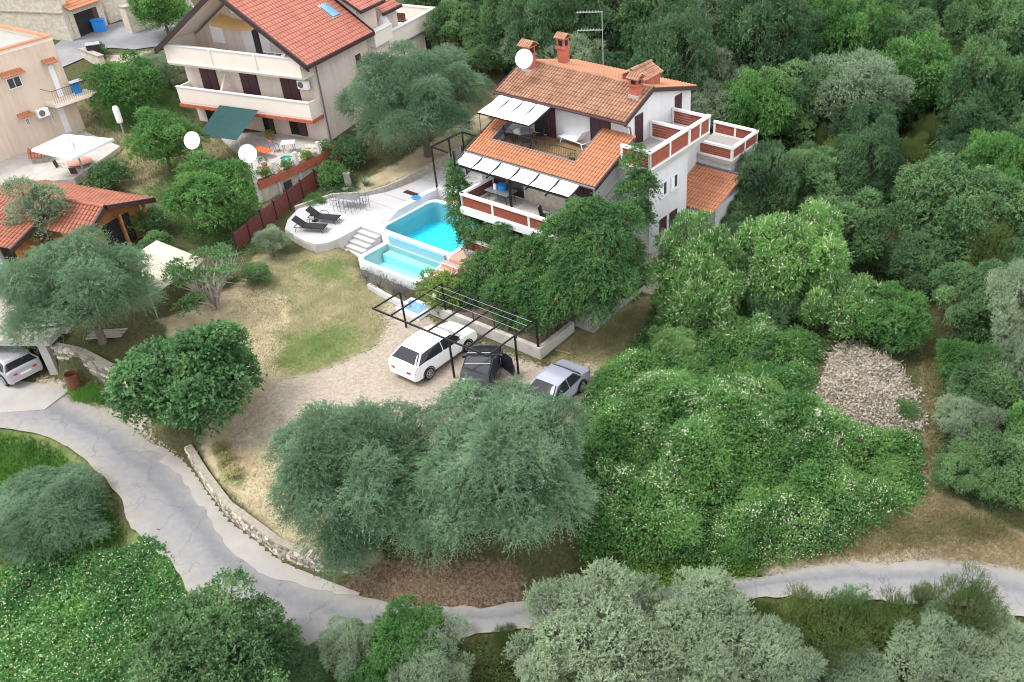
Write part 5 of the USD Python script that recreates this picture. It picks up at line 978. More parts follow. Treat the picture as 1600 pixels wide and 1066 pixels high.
def build_tree(path, seed, kind, R, lobes=None):
    r = np.random.default_rng(seed); K = KINDS[kind]
    lobes = lobes if lobes is not None else dome(r, R, K['n'], K.get('ratio', .8), K.get('cz', 1.0), K.get('lob', (.24, .42)))
    bl = [l for l in lobes]
    part(path, 'trunk', limbs(r, bl, K.get('tr', .05)*R+.03), K.get('bark', 'bark'))
    part(path, 'crown', foliage(seed, lobes, K['dens'], K['tw'], K['k'], K['ll'], K['lw'], K.get('droop', .2), K.get('up', .25), K.get('spread', .8), K.get('shell', (.6, 1)), K.get('flat', .35), zmin=.05, jit=K.get('jit', .5)), K['mat'])
    if 'blossom' in K:
        q = foliage(seed+1, [(*l[:3], l[3]*1.03, l[4]*1.03, l[5]*1.03) for l in lobes], K['blossom'], .3, 7, .05, .04, .1, .5, .9, (.9, 1.06), .9, zmin=.3); part(path, 'blossom', q, 'blossom_white', kind='stuff')
KINDS = {
 'olive': dict(n=34, dens=56, tw=.55, k=10, ll=.11, lw=.034, droop=.55, up=.55, spread=.6, mat='leaf_olive', shell=(.45, 1), ratio=.75, cz=.95, flat=.25, jit=.45, lob=(.17, .34)),
 'grey': dict(n=30, dens=44, tw=.26, k=8, ll=.09, lw=.045, droop=.0, up=.45, spread=.8, mat='leaf_grey', ratio=.85, jit=.6, lob=(.2, .36)),
 'oak': dict(n=30, dens=36, tw=.26, k=6, ll=.13, lw=.075, droop=.05, up=.4, spread=.9, mat='leaf_oak', ratio=.95, lob=(.2, .38)),
 'laurel': dict(n=26, dens=34, tw=.28, k=6, ll=.14, lw=.065, droop=.1, up=.4, spread=.8, mat='leaf_dark', ratio=1.1, lob=(.22, .38)),
 'bright': dict(n=28, dens=32, tw=.32, k=6, ll=.14, lw=.085, droop=.15, up=.3, spread=.9, mat='leaf_bright', ratio=.85, lob=(.22, .38)),
 'fig': dict(n=24, dens=26, tw=.36, k=6, ll=.19, lw=.13, droop=.2, up=.3, spread=1.0, mat='leaf_fig', ratio=.7, cz=.85, flat=.7, bark='pale_bark', lob=(.26, .42)),
 'heath': dict(n=22, dens=46, tw=.42, k=9, ll=.075, lw=.028, droop=-.05, up=1.0, spread=.5, mat='leaf_heath', ratio=.9, lob=(.2, .36), jit=.35),
 'bush': dict(n=15, dens=46, tw=.2, k=7, ll=.08, lw=.045, droop=.05, up=.4, spread=.9, mat='leaf_bright', ratio=.8, cz=.6),
 'yellow': dict(n=16, dens=40, tw=.26, k=7, ll=.1, lw=.06, droop=.1, up=.4, spread=.9, mat='leaf_yellow', ratio=.8, cz=.7),
 'lavender': dict(n=12, dens=60, tw=.24, k=8, ll=.06, lw=.018, droop=0, up=1.0, spread=.5, mat='leaf_lavender', ratio=.8, cz=.6, jit=.3),
 'draped': dict(n=30, dens=38, tw=.34, k=7, ll=.115, lw=.075, droop=.4, up=.1, spread=.9, mat='leaf_bramble', ratio=1.0, blossom=7.0, lob=(.22, .38)),
 'mound': dict(n=24, dens=34, tw=.4, k=7, ll=.12, lw=.075, droop=.35, up=.2, spread=.9, mat='leaf_bramble', ratio=.8, cz=.45, blossom=2.2, lob=(.2, .36)),
 'cushion': dict(n=14, dens=50, tw=.16, k=7, ll=.07, lw=.045, droop=.0, up=.5, spread=.9, mat='leaf_cushion', ratio=.7, cz=.5, lob=(.3, .45)),
 'darkbush': dict(n=18, dens=46, tw=.22, k=7, ll=.1, lw=.055, droop=.1, up=.4, spread=.9, mat='leaf_oak', ratio=.8, cz=.6, lob=(.22, .38)),
 'feather': dict(n=18, dens=40, tw=.42, k=10, ll=.085, lw=.034, droop=.1, up=.6, spread=.7, mat='leaf_fig', ratio=1.3, lob=(.22, .34)),
}
NAMES = {'darkbush': 'dark_shrub', 'cushion': 'cushion_shrub', 'mound': 'bramble_mound', 'olive': 'olive_tree', 'grey': 'grey_green_tree', 'oak': 'evergreen_tree', 'laurel': 'dark_evergreen_tree', 'bright': 'broadleaf_tree', 'fig': 'leafy_tree', 'heath': 'heath_shrub', 'bush': 'green_shrub', 'yellow': 'yellow_green_shrub', 'lavender': 'lavender_bush', 'draped': 'creeper_covered_tree', 'feather': 'feathery_tree'}
CAT = {'darkbush': 'shrub', 'cushion': 'shrub', 'mound': 'shrub', 'heath': 'shrub', 'bush': 'shrub', 'yellow': 'shrub', 'lavender': 'shrub'}
R0 = {'darkbush': 1.0, 'cushion': .5, 'mound': 1.5, 'olive': 3.0, 'grey': 2.6, 'oak': 2.8, 'laurel': 2.6, 'bright': 2.4, 'fig': 2.2, 'heath': 1.5, 'bush': 1.0, 'yellow': 1.2, 'lavender': .7, 'draped': 2.6, 'feather': 1.6}
NVAR = {'olive': 2, 'grey': 2, 'oak': 3, 'laurel': 2, 'heath': 2, 'bright': 2}
_count = {}
def plant(kind, xy, R, label, group=None, hs=1.0, rot=None, z=None, unique=None):
    """a tree or shrub with crown radius R on the ground at xy; later ones of a kind copy the first ones"""
    c = _count.get(kind, 0); _count[kind] = c+1
    z = T(*xy) if z is None else z; rr = np.random.default_rng(hash((round(xy[0], 2), round(xy[1], 2))) % (2**31)); rot = rr.uniform(0, 360) if rot is None else rot
    if unique is not None:
        p = thing(NAMES[kind], label, CAT.get(kind, 'tree'), (*xy, z), 0, group); build_tree(p, unique, kind, R); return p
    s = R/R0[kind]; nv = NVAR.get(kind, 1); lst = PROTO.setdefault(kind, [])
    if len(lst) < nv:
        p = thing(NAMES[kind], label, CAT.get(kind, 'tree'), (*xy, z), rot, group, (s, s, s*hs)); build_tree(p, 100+17*len(lst)+len(kind), kind, R0[kind]); lst.append(p); return p
    return copy(lst[c % nv], label, (*xy, z), rot, (s, s, s*hs), group)
def crown_at(u, v, rpx, hc):
    """ground point and crown radius of a tree whose crown shows at photo point u, v; hc = crown centre height in crown radii"""
    R = 2.0
    for _ in range(30):
        p = ground(u, v, hc*R); k = (p+[0, 0, hc*R]-EYE)@FWD; R = .5*R+.5*rpx*k/FPX
    return p[:2], R
def tree_px(kind, u, v, rpx, label, hc=None, hs=1.0, group=None, unique=None):
    K = KINDS[kind]; xy, R = crown_at(u, v, rpx, (hc or K.get('cz', 1.0))*hs); return plant(kind, xy, R, label, group, hs, unique=unique)

# ------------------------------------------------------------------ parking place: concrete planter wall, black pergola, tub
rw = thing('planter_wall', 'low grey concrete planter wall between parking place and vine covered villa front', 'wall', H1.W(-28, 28.4), H1.yaw); RO = (28, -28.4, 0)
part(rw, 'front_wall', MB(RO).box(-32.3, -24.4, 28.3, 28.55, -.5, .72), 'concrete'); part(rw, 'side_wall', MB(RO).box(-24.65, -24.4, 28.55, 31.2, -.5, .7), 'concrete'); part(rw, 'end_wall', MB(RO).box(-32.3, -32.05, 28.55, 29.5, -.5, .7), 'pale_concrete')
part(rw, 'soil', MB(RO).box(-32.05, -24.65, 28.55, 32.05, -.3, .55), 'bark')
for i in range(6): part(rw, 'wire_post', MB(RO).tube([(-31.8+i*1.45, 28.42, .7), (-31.8+i*1.45, 28.42, 1.25)], .025, 6), 'black_metal')
vp = thing('villa_path', 'grey concrete path leading to the low brown cellar door', 'path', H1.W(-24.4, 34), H1.yaw); VO = (24.4, -34, 0)
part(vp, 'slab', MB(VO).box(-25.0, -23.7, 31.6, 36.9, -.4, .24), 'concrete'); part(vp, 'edge', MB(VO).box(-23.7, -23.45, 31.6, 36.9, -.4, .30), 'pale_concrete'); part(vp, 'landing', MB(VO).box(-23.45, -22.7, 36.2, 37.6, -.4, .38), 'pale_stone')
pg = thing('parking_pergola', 'black steel beam pergola over the parked white and black cars', 'pergola', H1.W(-28.4, 26.6), H1.yaw); GO2 = (28.4, -26.6, 0)
part(pg, 'front_beam', MB(GO2).bar((-32.25, 24.83, 2.3), (-24.57, 24.83, 2.3), .06, .09), 'black_metal')
for i in range(7): a = -32.2+i*1.265; part(pg, 'cross_beam', MB(GO2).bar((a, 24.86, 2.34 if i else 2.3), (a, 28.5 if i else 26.7, 2.34 if i else 2.3), .055, .08), 'black_metal')
part(pg, 'rear_beam', MB(GO2).bar((-30.9, 28.45, 2.28), (-24.57, 28.45, 2.28), .05, .06), 'black_metal')
for a, b in ((-27.07, 24.83), (-24.62, 26.8), (-32.2, 26.7), (-24.62, 28.43), (-30.9, 28.43)): part(pg, 'post', MB(GO2).box(a-.04, a+.04, b-.04, b+.04, -.2, 2.29), 'black_metal')
for b in (27.2, 27.7, 28.1): part(pg, 'wire', MB(GO2).tube([(-30.9, b, 2.4), (-24.6, b, 2.4)], .008, 4), 'grey_metal')
tb = thing('water_tub', 'small square white rimmed basin of blue water under the pergola', 'tub', H1.W(-32.9, 28.1), H1.yaw)
m = MB(); ring(m, [(-.7, -.45), (.7, -.45), (.7, .45), (-.7, .45)][::-1], [(-.85, -.6), (.85, -.6), (.85, .6), (-.85, .6)][::-1], -.1, .42); part(tb, 'rim', m, 'pool_paint'); part(tb, 'water', MB().box(-.7, .7, -.45, .45, -.1, .34), 'tub_water')
pw_ = thing('pool_planter', 'curved white planter wall with lavender below the shallow pool', 'planter', H1.W(-37.6, 28.9), H1.yaw); PO = (37.6, -28.9, 0)
q = res(np.array([at(576, 444, .45), at(600, 458, .45), at(622, 470, .45), at(640, 476, .45)])[:, :2], 12); q = np.c_[q@H1.A[:2], q@H1.B[:2]]
for i in range(11): pass
m = MB(PO)
for i in range(11): m.bar((*q[i], .1), (*(q[i+1]+(q[i+1]-q[i])*.08), .1), .2, .75)
part(pw_, 'wall', m, 'white_plaster')
for i, (u, v) in enumerate(((683, 480), (672, 484))): pass
single('garden_lamp', MB().lathe([(.03, 0), (.03, .5), (.11, .56), (.13, .68), (.08, .78), (.01, .8)], H1.W(-31.6, 28.42, .72), 10), 'white_plastic', 'white globe lamp on the planter wall end beside the tub', 'lamp')
single('plank_offcut', MB().obox(ground(880, 551)+[0, 0, .04], (.9, .09, .05), -28), 'straw', 'pale wooden batten lying on the grass by the planter wall corner', 'plank')

# ------------------------------------------------------------------ cars: lofted body, glazing, wheels, lights
def car(label, loc, rz, L, W, Hh, st, wb, paint, rear, door=False, bars=False):
    """st: rows (x, z_low, z_belt, z_top, half width low, half width belt, half width top); glass where z_top is well above z_belt"""
    t = thing('parked_car', label, 'car', loc, rz); st = np.array(st, float); n = len(st); rings = []
    for x, zl_, zb_, zt_, wl__, wb_, wt_ in st:
        h = [(wl__*.86, zl_), (wl__, zl_+.10), (wb_*1.0, zl_+(zb_-zl_)*.55), (wb_*.985, zb_), (wt_, zt_-.05 if zt_-zb_ > .2 else zt_-.02), (wt_*.82, zt_), (0, zt_+.015)]
        rings.append([(x, -y, z) for y, z in h]+[(x, y, z) for y, z in h[-2::-1]])
    V = np.array(rings); k = V.shape[1]; body, glass = MB(), MB(); cab = (st[:, 3]-st[:, 2]) > .2
    def facebag(sel): return [f for f in sel]
    from scipy.interpolate import PchipInterpolator
    SX, SY = 4, 3; Vu = PchipInterpolator(np.arange(n), V, axis=0)(np.linspace(0, n-1, (n-1)*SX+1)); Vu = PchipInterpolator(np.arange(k), Vu, axis=1)(np.linspace(0, k-1, (k-1)*SY+1)); K2 = Vu.shape[1]; N2 = Vu.shape[0]
    Fb, Fg = [], []
    for i in range(N2-1):
        for j in range(K2-1):
            i0, j0 = i//SX, j//SY; f = (i*K2+j, (i+1)*K2+j, (i+1)*K2+j+1, i*K2+j+1); side = j0 in (3, k-5); top = 4 <= j0 <= k-6
            g = (side and (cab[i0] or cab[i0+1])) or (top and (cab[i0] != cab[i0+1]))
            (Fg if g else Fb).append(f)
    Q = Vu.reshape(-1, 3); Fb = np.array(Fb); Fg = np.array(Fg); P = V.reshape(-1, 3)
    ends = [[0*K2+j for j in range(K2)], [(N2-1)*K2+j for j in range(K2)]]
    bf = np.vstack([Fb[:, [0, 1, 2]], Fb[:, [0, 2, 3]]]+[np.array([(e[0], e[j], e[j+1])[::(1 if q else -1)] for j in range(1, K2-1)]) for q, e in enumerate(ends)])
    part(t, 'body', (Q, bf), paint, 50)
    gf = np.vstack([Fg[:, [0, 1, 2]], Fg[:, [0, 2, 3]]]); part(t, 'windows', (Q, gf), 'car_glass', 40)
    ci = np.where(cab)[0]; fw, rw_ = ci.max(), ci.min()
    for s in (-1, 1):
        pil = MB(); S = lambda i, j: P[i*k+(j if s < 0 else k-1-j)]+np.array([0, s*.006, .004])
        pil.tube([S(fw+1, 3), S(fw, 4)], .035, 5); pil.tube([S(rw_-1, 3), S(rw_, 4)], .045, 5)
        mid = (fw+rw_)//2; pil.tube([S(mid, 3), S(mid, 4)], .03, 5); pil.tube([S(i, 4) for i in range(rw_, fw+1)], .022, 5)
        part(t, 'pillar', pil, paint)
    rwid = st[:, 4].max()
    for x in (-wb/2, wb/2):
        for s in (-1, 1):
            y = s*(rwid-.02); arch = MB().tube([(x, s*(rwid-.24), .34), (x, y+s*.026, .34)], .40, 20); 
            wh = part(t, 'wheel', MB().tube([(x, s*(rwid-.2), .335), (x, y+s*.03, .335), (x, y+s*.045, .335)], [.335, .335, .31], 22), 'tyre')
            rim = MB()
            for q in range(7): a = q*2*math.pi/7; rim.bar((x, y+s*.05, .335), (x+.22*math.cos(a), y+s*.05, .335+.22*math.sin(a)), .03, .045)
            th_ = np.linspace(0, 2*np.pi, 25); rim.tube([(x+.215*math.cos(a), y+s*.048, .335+.215*math.sin(a)) for a in th_], .02, 5, False); part(wh, 'rim', rim, 'alloy')
            aa = np.linspace(-.25, math.pi+.25, 16); part(t, 'wheel_arch', MB().tube([(x+.385*math.cos(a), y+s*.018, .335+.385*math.sin(a)) for a in aa], .028, 6), 'tyre')
    hb = st[0, 2]; xr, xf = st[0, 0], st[-1, 0]
    wR, wF = st[1, 5], st[-2, 5]; zR, zF = st[1, 2], st[-2, 2]
    for s in (-1, 1):
        part(t, 'tail_light', MB().obox((st[1, 0]+.03, s*(wR-.22), zR-.10), (.12, .46, .09), -s*14), 'tail_red'); part(t, 'headlight', MB().obox((st[-2, 0]-.02, s*(wF-.2), zF-.10), (.14, .38, .11), s*18), 'lamp_clear')
        part(t, 'mirror', MB().obox((st[fw+1, 0]-.25, s*(rwid+.06), st[fw, 2]+.06), (.13, .2, .13), s*12), paint)
    part(t, 'number_plate', MB().obox((xr-.012, 0, st[0, 1]+.28), (.02, .52, .11)), 'plate_white'); part(t, 'number_plate', MB().obox((xf+.012, 0, st[-1, 1]+.12), (.02, .52, .11)), 'plate_white')
    part(t, 'rear_bumper', MB().obox((xr+.06, 0, st[0, 1]+.05), (.16, wR*1.72, .14)), paint if bars is False else 'tyre'); part(t, 'grille', MB().obox((xf-.02, 0, zF-.18), (.06, .9, .12)), 'tyre')
    for s in (-1, 1):
        for x in (-.35, .55): part(t, 'door_handle', MB().obox((x-.35, s*(rwid+.004), st[fw, 2]-.1), (.18, .03, .03)), paint)
    if bars:
        for x in bars: part(t, 'roof_bar', MB().bar((x, -.62, Hh+.07), (x, .62, Hh+.07), .07, .03), 'alloy')
    if door:
        m = MB(); x0, ang = door, math.radians(42); y0 = -(rwid+.01); ex = np.array([-math.cos(ang), -math.sin(ang), 0]); o = np.array([x0, y0, 0])
        m.ext([o+[0, 0, .35], o+ex*1.05+[0, 0, .35], o+ex*1.05+[0, 0, 1.0], o+[0, 0, 1.0]], np.array([-ex[1], ex[0], 0])*.09); d_ = part(t, 'open_door', m, paint); m = MB(); m.ext([o+[0, 0, 1.0], o+ex*1.05+[0, 0, 1.0], o+ex*.98+[0, 0, 1.42], o+ex*.42+[0, 0, 1.44]], np.array([-ex[1], ex[0], 0])*.03); part(d_, 'door_glass', m, 'car_glass')
    return t
SUV = [(-2.40, .42, .74, .82, .76, .82, .72), (-2.37, .32, .90, .99, .87, .90, .78), (-2.28, .28, 1.04, 1.10, .93, .93, .82), (-2.14, .26, 1.10, 1.18, .95, .94, .80), (-1.58, .24, 1.14, 1.56, .96, .95, .70), (-1.1, .24, 1.11, 1.63, .96, .96, .76), (-.3, .24, 1.08, 1.66, .96, .96, .77), (.35, .24, 1.05, 1.62, .96, .96, .75), (.60, .24, 1.04, 1.57, .96, .96, .72), (1.28, .24, 1.01, 1.07, .96, .95, .82), (1.75, .24, .95, 1.03, .96, .94, .80), (2.15, .27, .85, .93, .93, .91, .76), (2.36, .34, .70, .76, .84, .82, .66), (2.42, .42, .58, .62, .70, .70, .56)]
HATCH = [(-1.98, .40, .70, .78, .70, .76, .66), (-1.94, .30, .88, .95, .78, .82, .70), (-1.84, .26, .96, 1.02, .83, .84, .72), (-1.62, .24, .98, 1.30, .85, .84, .64), (-1.40, .24, .97, 1.43, .85, .85, .64), (-.7, .24, .95, 1.49, .85, .85, .66), (-.1, .24, .93, 1.48, .85, .85, .66), (.25, .24, .92, 1.42, .85, .85, .64), (.98, .24, .90, .97, .85, .84, .74), (1.45, .25, .85, .92, .84, .82, .72), (1.80, .28, .74, .81, .80, .78, .66), (1.97, .36, .58, .63, .68, .68, .54)]
SEDAN = [(-2.12, .40, .72, .80, .70, .78, .68), (-2.06, .30, .86, .93, .80, .84, .74), (-1.7, .25, .93, 1.0, .86, .86, .76), (-1.35, .24, .94, 1.12, .87, .86, .70), (-.95, .24, .93, 1.38, .87, .87, .62), (-.3, .24, .92, 1.44, .87, .87, .64), (.2, .24, .91, 1.41, .87, .87, .64), (.35, .24, .905, 1.37, .87, .87, .62), (1.08, .24, .89, .96, .87, .86, .76), (1.55, .25, .83, .90, .86, .84, .74), (1.95, .28, .73, .80, .81, .79, .66), (2.12, .36, .58, .63, .69, .69, .56)]
gc_ = H1.W(-28.92, 25.5); car('white estate car parked under the pergola with its tailgate towards us', (*gc_[:2], T(*gc_[:2])), H1.yaw+90, 4.8, 1.93, 1.66, np.array(SUV)*[.96, 1, .97, .97, .97, .97, .95], 2.78, 'car_white', True)
q1, q2 = at(749.4, 550.8, 1.55), at(747, 568.8, 1.55); md = (q1+q2)/2
car('black car with two silver roof bars and its right door open beside the white one', (md[0], md[1]+.15, T(md[0], md[1])), 90, 4.3, 1.75, 1.49, np.array(HATCH)*[1.08, 1, 1, 1.04, 1.02, 1.02, 1.02], 2.6, 'car_black', True, door=.75, bars=(.28, -.62))
gc_ = H1.W(-21.95, 26.05); car('blue grey car half hidden by the right olive and the brambles', (*gc_[:2], T(*gc_[:2])), H1.yaw-88, 4.2, 1.74, 1.44, SEDAN, 2.6, 'car_bluegrey', False)
rr_ = np.array([-31.05, 36.35]); cc = rr_-1.95*H1.A[:2]; car('silver hatchback parked in the open garage at left', (*cc, -.86), H1.yaw+180, 3.9, 1.7, 1.5, HATCH, 2.5, 'car_silver', True)

# ------------------------------------------------------------------ furniture
def sunbed(loc, rz, label, m='black_mesh_fabric', fm='black_metal', solid=False, back=38):
    t = thing('sun_lounger', label, 'sun lounger', loc, rz); c, s = math.cos(math.radians(back)), math.sin(math.radians(back))
    part(t, 'seat', MB().cbox(-.35, .98, -.31, .31, .33, .37, .015), m); b = MB(); b.ext([(-.36, -.31, .34), (-.36-.75*c, -.31, .34+.75*s), (-.36-.75*c, -.31, .38+.75*s), (-.36, -.31, .38)], (0, .62, 0)); part(t, 'backrest', b, m)
    f = MB().tube([(-.9, -.33, .33), (.98, -.33, .33)], .022, 6).tube([(-.9, .33, .33), (.98, .33, .33)], .022, 6).tube([(.98, -.33, .33), (.98, .33, .33)], .022, 6).tube([(-.9, -.33, .33), (-.9, .33, .33)], .022, 6); part(t, 'frame', f, fm)
    for x in (-.75, .75):
        for y in (-.33, .33): part(t, 'leg', MB().tube([(x, y, .33), (x+(.12 if x > 0 else -.12), y, 0)], .028 if solid else .018, 6), fm)
    for y in (-.35, .35): part(t, 'armrest', MB().tube([(-.35, y, .36), (-.3, y, .56), (.1, y, .56), (.2, y, .36)], .018, 6), fm)
p = H1.W(-43.05, 31.0, .9); sunbed(p-[.95, 0.05, 0], -6, 'black mesh sun lounger nearer the front wall of the sun terrace')
p = H1.W(-43.3, 32.25, .9); sunbed(p-[.95, 0, 0], -10, 'black mesh sun lounger further from the front wall of the sun terrace')
p = H1.W(-44.65, 31.45, .9); t = thing('side_table', 'small round black table between the two black loungers', 'table', p); part(t, 'tabletop', MB().lathe([(.01, .41), (.24, .41), (.24, .44), (.01, .441)], n=18), 'black_metal'); part(t, 'stem', MB().tube([(0, 0, 0), (0, 0, .42)], .03, 8), 'black_metal'); part(t, 'base', MB().lathe([(.2, 0), (.2, .02), (.02, .04)], n=16), 'black_metal')
p = H1.W(-44.3, 34.0, .9); table(p, -12, 'bare metal frame table on the sun terrace', 1.5, .8, .72, 'glass_top', 'gutter_grey')
for i, (dx, dy, rz) in enumerate(((-1.05, .05, 0), (-.4, -.7, 90), (.4, -.75, 90), (-.3, .7, -90), (.5, .65, -90), (1.1, -.1, 180))):
    r_ = math.radians(-12); w = np.array([dx*math.cos(r_)-dy*math.sin(r_), dx*math.sin(r_)+dy*math.cos(r_), 0])
    t = thing('metal_chair', ('metal frame chair at the left end of the terrace table', 'metal frame chair at front left of the terrace table', 'metal frame chair at front right of the terrace table', 'metal frame chair behind the terrace table at left', 'metal frame chair behind the terrace table at right', 'metal frame chair at the right end of the terrace table')[i], 'chair', p+w, rz-12)
    for y in (-.22, .22): part(t, 'side_frame', MB().tube([(.2, y, 0), (.22, y, .62), (-.2, y, .62), (-.22, y, 0)], .014, 5).tube([(-.2, y, .4), (-.26, y, .86)], .014, 5), 'gutter_grey')
    part(t, 'seat', MB().tube([(-.2, -.22, .42), (.2, -.22, .42), (.2, .22, .42), (-.2, .22, .42), (-.2, -.22, .42)], .014, 5), 'gutter_grey'); part(t, 'back_rail', MB().tube([(-.26, -.22, .86), (-.27, 0, .9), (-.26, .22, .86)], .014, 5), 'gutter_grey')
q = at(899, 224, 7.1); sunbed(np.array([q[0], q[1], 7.03]), H1.yaw+180-8, 'white plastic sun lounger on the wood deck', 'white_plastic', 'white_plastic', True, 52)
q = at(818, 206, 7.7); table((q[0], q[1], 7.03), 0, 'round dark table under the upper awning on the wood deck', 1.15, 1.15, .72, 'glass_top', 'black_metal', True)
for i, (dx, dy, r_) in enumerate(((-.85, .1, 0), (.2, -.8, 95), (.9, .1, 180))): chair('deck_chair', (q[0]+dx, q[1]+dy, 7.03), r_, ('dark chair left of the round deck table', 'dark chair in front of the round deck table', 'dark chair right of the round deck table')[i])
q = H1.W(-27.75, 36.05, 7.03); t = thing('flower_pot', 'small dark pot plant at the right corner of the wood deck railing', 'pot plant', q); part(t, 'pot', MB().lathe([(.01, 0), (.14, 0), (.18, .3), (.15, .3), (.01, .27)], n=14), 'black_metal'); part(t, 'leaves', foliage(71, [(0, 0, .42, .2, .2, .16)], 90, .1, 5, .06, .03), 'leaf_dark')
q = at(783, 298, 5.4); table((q[0], q[1], 4.7), H1.yaw, 'glass table with blue things on the middle terrace', 1.6, .95, .73, 'glass_top', 'black_metal')
single('blue_cool_box', MB().cbox(-.28, .28, -.18, .18, 0, .3, .04) if False else MB().lathe([(.01, 0), (.22, .0), (.26, .26), (.27, .3), (.01, .31)], (q[0]+.05, q[1]+.1, 5.432), 16), 'blue_plastic', 'bright blue bowl standing on the glass terrace table', 'bowl')
single('white_canister', MB().lathe([(.01, 0), (.09, 0), (.09, .28), (.03, .33), (.01, .34)], (q[0]-.35, q[1]+.15, 5.432), 12), 'white_plastic', 'white canister beside the blue bowl on the terrace table', 'canister')
q = at(852, 338, 5.1); chair('wicker_chair', (q[0], q[1], 4.7), H1.yaw+20, 'black armchair on the middle terrace beside the dark low table'); q = at(878, 345, 5.1); table((q[0], q[1], 4.7), H1.yaw+10, 'dark table at the right end of the middle terrace', .9, .7, .6, 'black_mesh_fabric')
t = thing('blue_pool_toy', 'small blue disc lying on the white pool wall corner', 'pool toy', H1.W(-40.4, 36.1, 1.69)); part(t, 'disc', MB().lathe([(.01, .0), (.26, .01), (.3, .05), (.24, .08), (.01, .06)], n=18), 'blue_plastic')
t = thing('tree_stump', 'grey tree stump on the slope beside the sun terrace', 'stump', ground(545, 292)); part(t, 'stump', MB().lathe([(.28, -.2), (.24, .2), (.21, .8), (.24, 1.0), (.01, 1.02)], n=12), 'pale_bark', 30)
t = thing('agave', 'pale spiky agave on the slope above the terrace kerb', 'agave', ground(572, 290)); m = MB()
for i in range(22): a = i*2.4; e = np.array([math.cos(a), math.sin(a), .9+.5*(i % 3)/2]); e /= np.linalg.norm(e); L_ = .75; s_ = np.array([-math.sin(a), math.cos(a), 0])*.06; m.add([-s_, s_, e*L_*.5+s_*.8, e*L_+[0, 0, -.05], e*L_*.5-s_*.8], [(0, 1, 2), (0, 2, 4), (4, 2, 3)])
part(t, 'leaves', m, 'leaf_grey')
single('white_stone', (trimesh.creation.icosphere(2, .17).vertices*[1.2, .9, .8]+ground(540, 298)+[0, 0, .1], trimesh.creation.icosphere(2, .17).faces), 'pale_stone', 'white boulder below the grey stump', 'stone')
# brown board fence
FP = [ground(u, v) for u, v in ((372, 394), (405, 365), (440, 338), (472, 312), (500, 290), (545, 265))]; F0 = FP[0]; fence = thing('board_fence', 'dark red brown board fence running up beside the flower terrace', 'fence', F0)
Pf = res(np.array(FP), 9); 
for i in range(8):
    a, b = Pf[i]-F0, Pf[i+1]-F0; d = (b-a); yaw = math.degrees(math.atan2(d[1], d[0])); l_ = np.linalg.norm(d[:2]); part(fence, 'post', MB().box(a[0]-.05, a[0]+.05, a[1]-.05, a[1]+.05, a[2]-.4, a[2]+1.35), 'dark_brown')
    for k in range(6): part(fence, 'board', MB().bar(a+[0, 0, .12+k*.205], b+[0, 0, .12+k*.205], .03, .19), 'dark_slat')
# planter flowers and pots
for i, (a, b) in enumerate(((-40.75, 43.85), (-40.1, 44.3), (-39.65, 45.8), (-39.25, 47.6), (-39.05, 49.3))): plant(('bush', 'yellow')[i % 2], H2.W(a, b)[:2], .38, ('bushy plant in the flower box left of the dish post', 'bushy plant in the corner flower box below the dish', 'round plant in the second flower box of the terrace', 'leafy plant in the third flower box of the terrace', 'plant in the flower box nearest the cream house wall')[i], z=2.1)
for i, (a, b, r_) in enumerate(((-41.2, 45.2, .17), (-40.6, 46.1, .14), (-41.9, 46.4, .2), (-40.3, 48.4, .16), (-44.6, 50.6, .2), (-39.9, 50.6, .17))):
    t = thing('flower_pot', ('terracotta pot plant at the dish corner of the flower terrace', 'small terracotta pot plant beside the second white terrace post', 'larger terracotta pot plant near the teal tub', 'terracotta pot plant behind the third flower box', 'terracotta pot plant under the window by the shade cloth', 'terracotta pot plant below the downpipe of the cream house')[i], 'pot plant', H2.W(a, b, 1.6)); part(t, 'pot', MB().lathe([(.01, 0), (r_*.75, 0), (r_, r_*1.7), (r_*.86, r_*1.7), (.01, r_*1.5)], n=14), 'terracotta'); part(t, 'leaves', foliage(90+i, [(0, 0, r_*2.4, r_*1.5, r_*1.5, r_*1.2)], 110, .12, 5, .07, .04), ('leaf_bright', 'leaf_yellow', 'leaf_oak')[i % 3])
v, f = leaves_at(np.random.default_rng(3), np.vstack([H2.W(-40.2+.9*k/60, 43.7+6*k/60, 2.35)+np.random.default_rng(k).normal(0, .18, (5, 3)) for k in range(60)]), unit(np.random.default_rng(8).normal(size=(300, 3))), .12, .1, .8); single('terrace_flowers', (v, f), 'blossom_white', 'pale blossoms along the flower boxes of the brick terrace', 'flowers', None, 'stuff')

# ------------------------------------------------------------------ trees and shrubs one can point at
tree_px('olive', 566, 768, 122, 'broad grey green olive, left of the two big olives above the road wall', hc=.8, hs=.85, unique=301)
tree_px('olive', 780, 752, 138, 'broad grey green olive, right of the two big olives, touching the parked cars', hc=.85, hs=.9, unique=302)
tree_px('olive', 655, 152, 98, 'big round olive beside the cream house side wall', hc=1.0, unique=303)
tree_px('olive', 130, 462, 104, 'grey green olive standing over the garage roof terrace', hc=.95, hs=.9, unique=304)
tree_px('olive', 88, 822, 84, 'low round grey green olive bush in the grass inside the road bend', hc=.5, hs=.6)
tree_px('olive', 548, 852, 44, 'small drooping olive at the end of the stone road wall', hc=.8, unique=305)
tree_px('fig', 306, 600, 90, 'dense bright green broadleaf tree above the road wall', hc=.75, unique=311)
tree_px('bright', 333, 312, 60, 'leafy green tree below the satellite dish by the flower terrace', hc=.9)
tree_px('bright', 256, 228, 48, 'bright citrus tree beside the green shade cloth', hc=.9)
tree_px('darkbush', 172, 272, 30, 'round clipped bush behind the cottage roof', hc=.8)
tree_px('darkbush', 232, 345, 28, 'dark clipped round bush at the cottage gable', hc=.8)
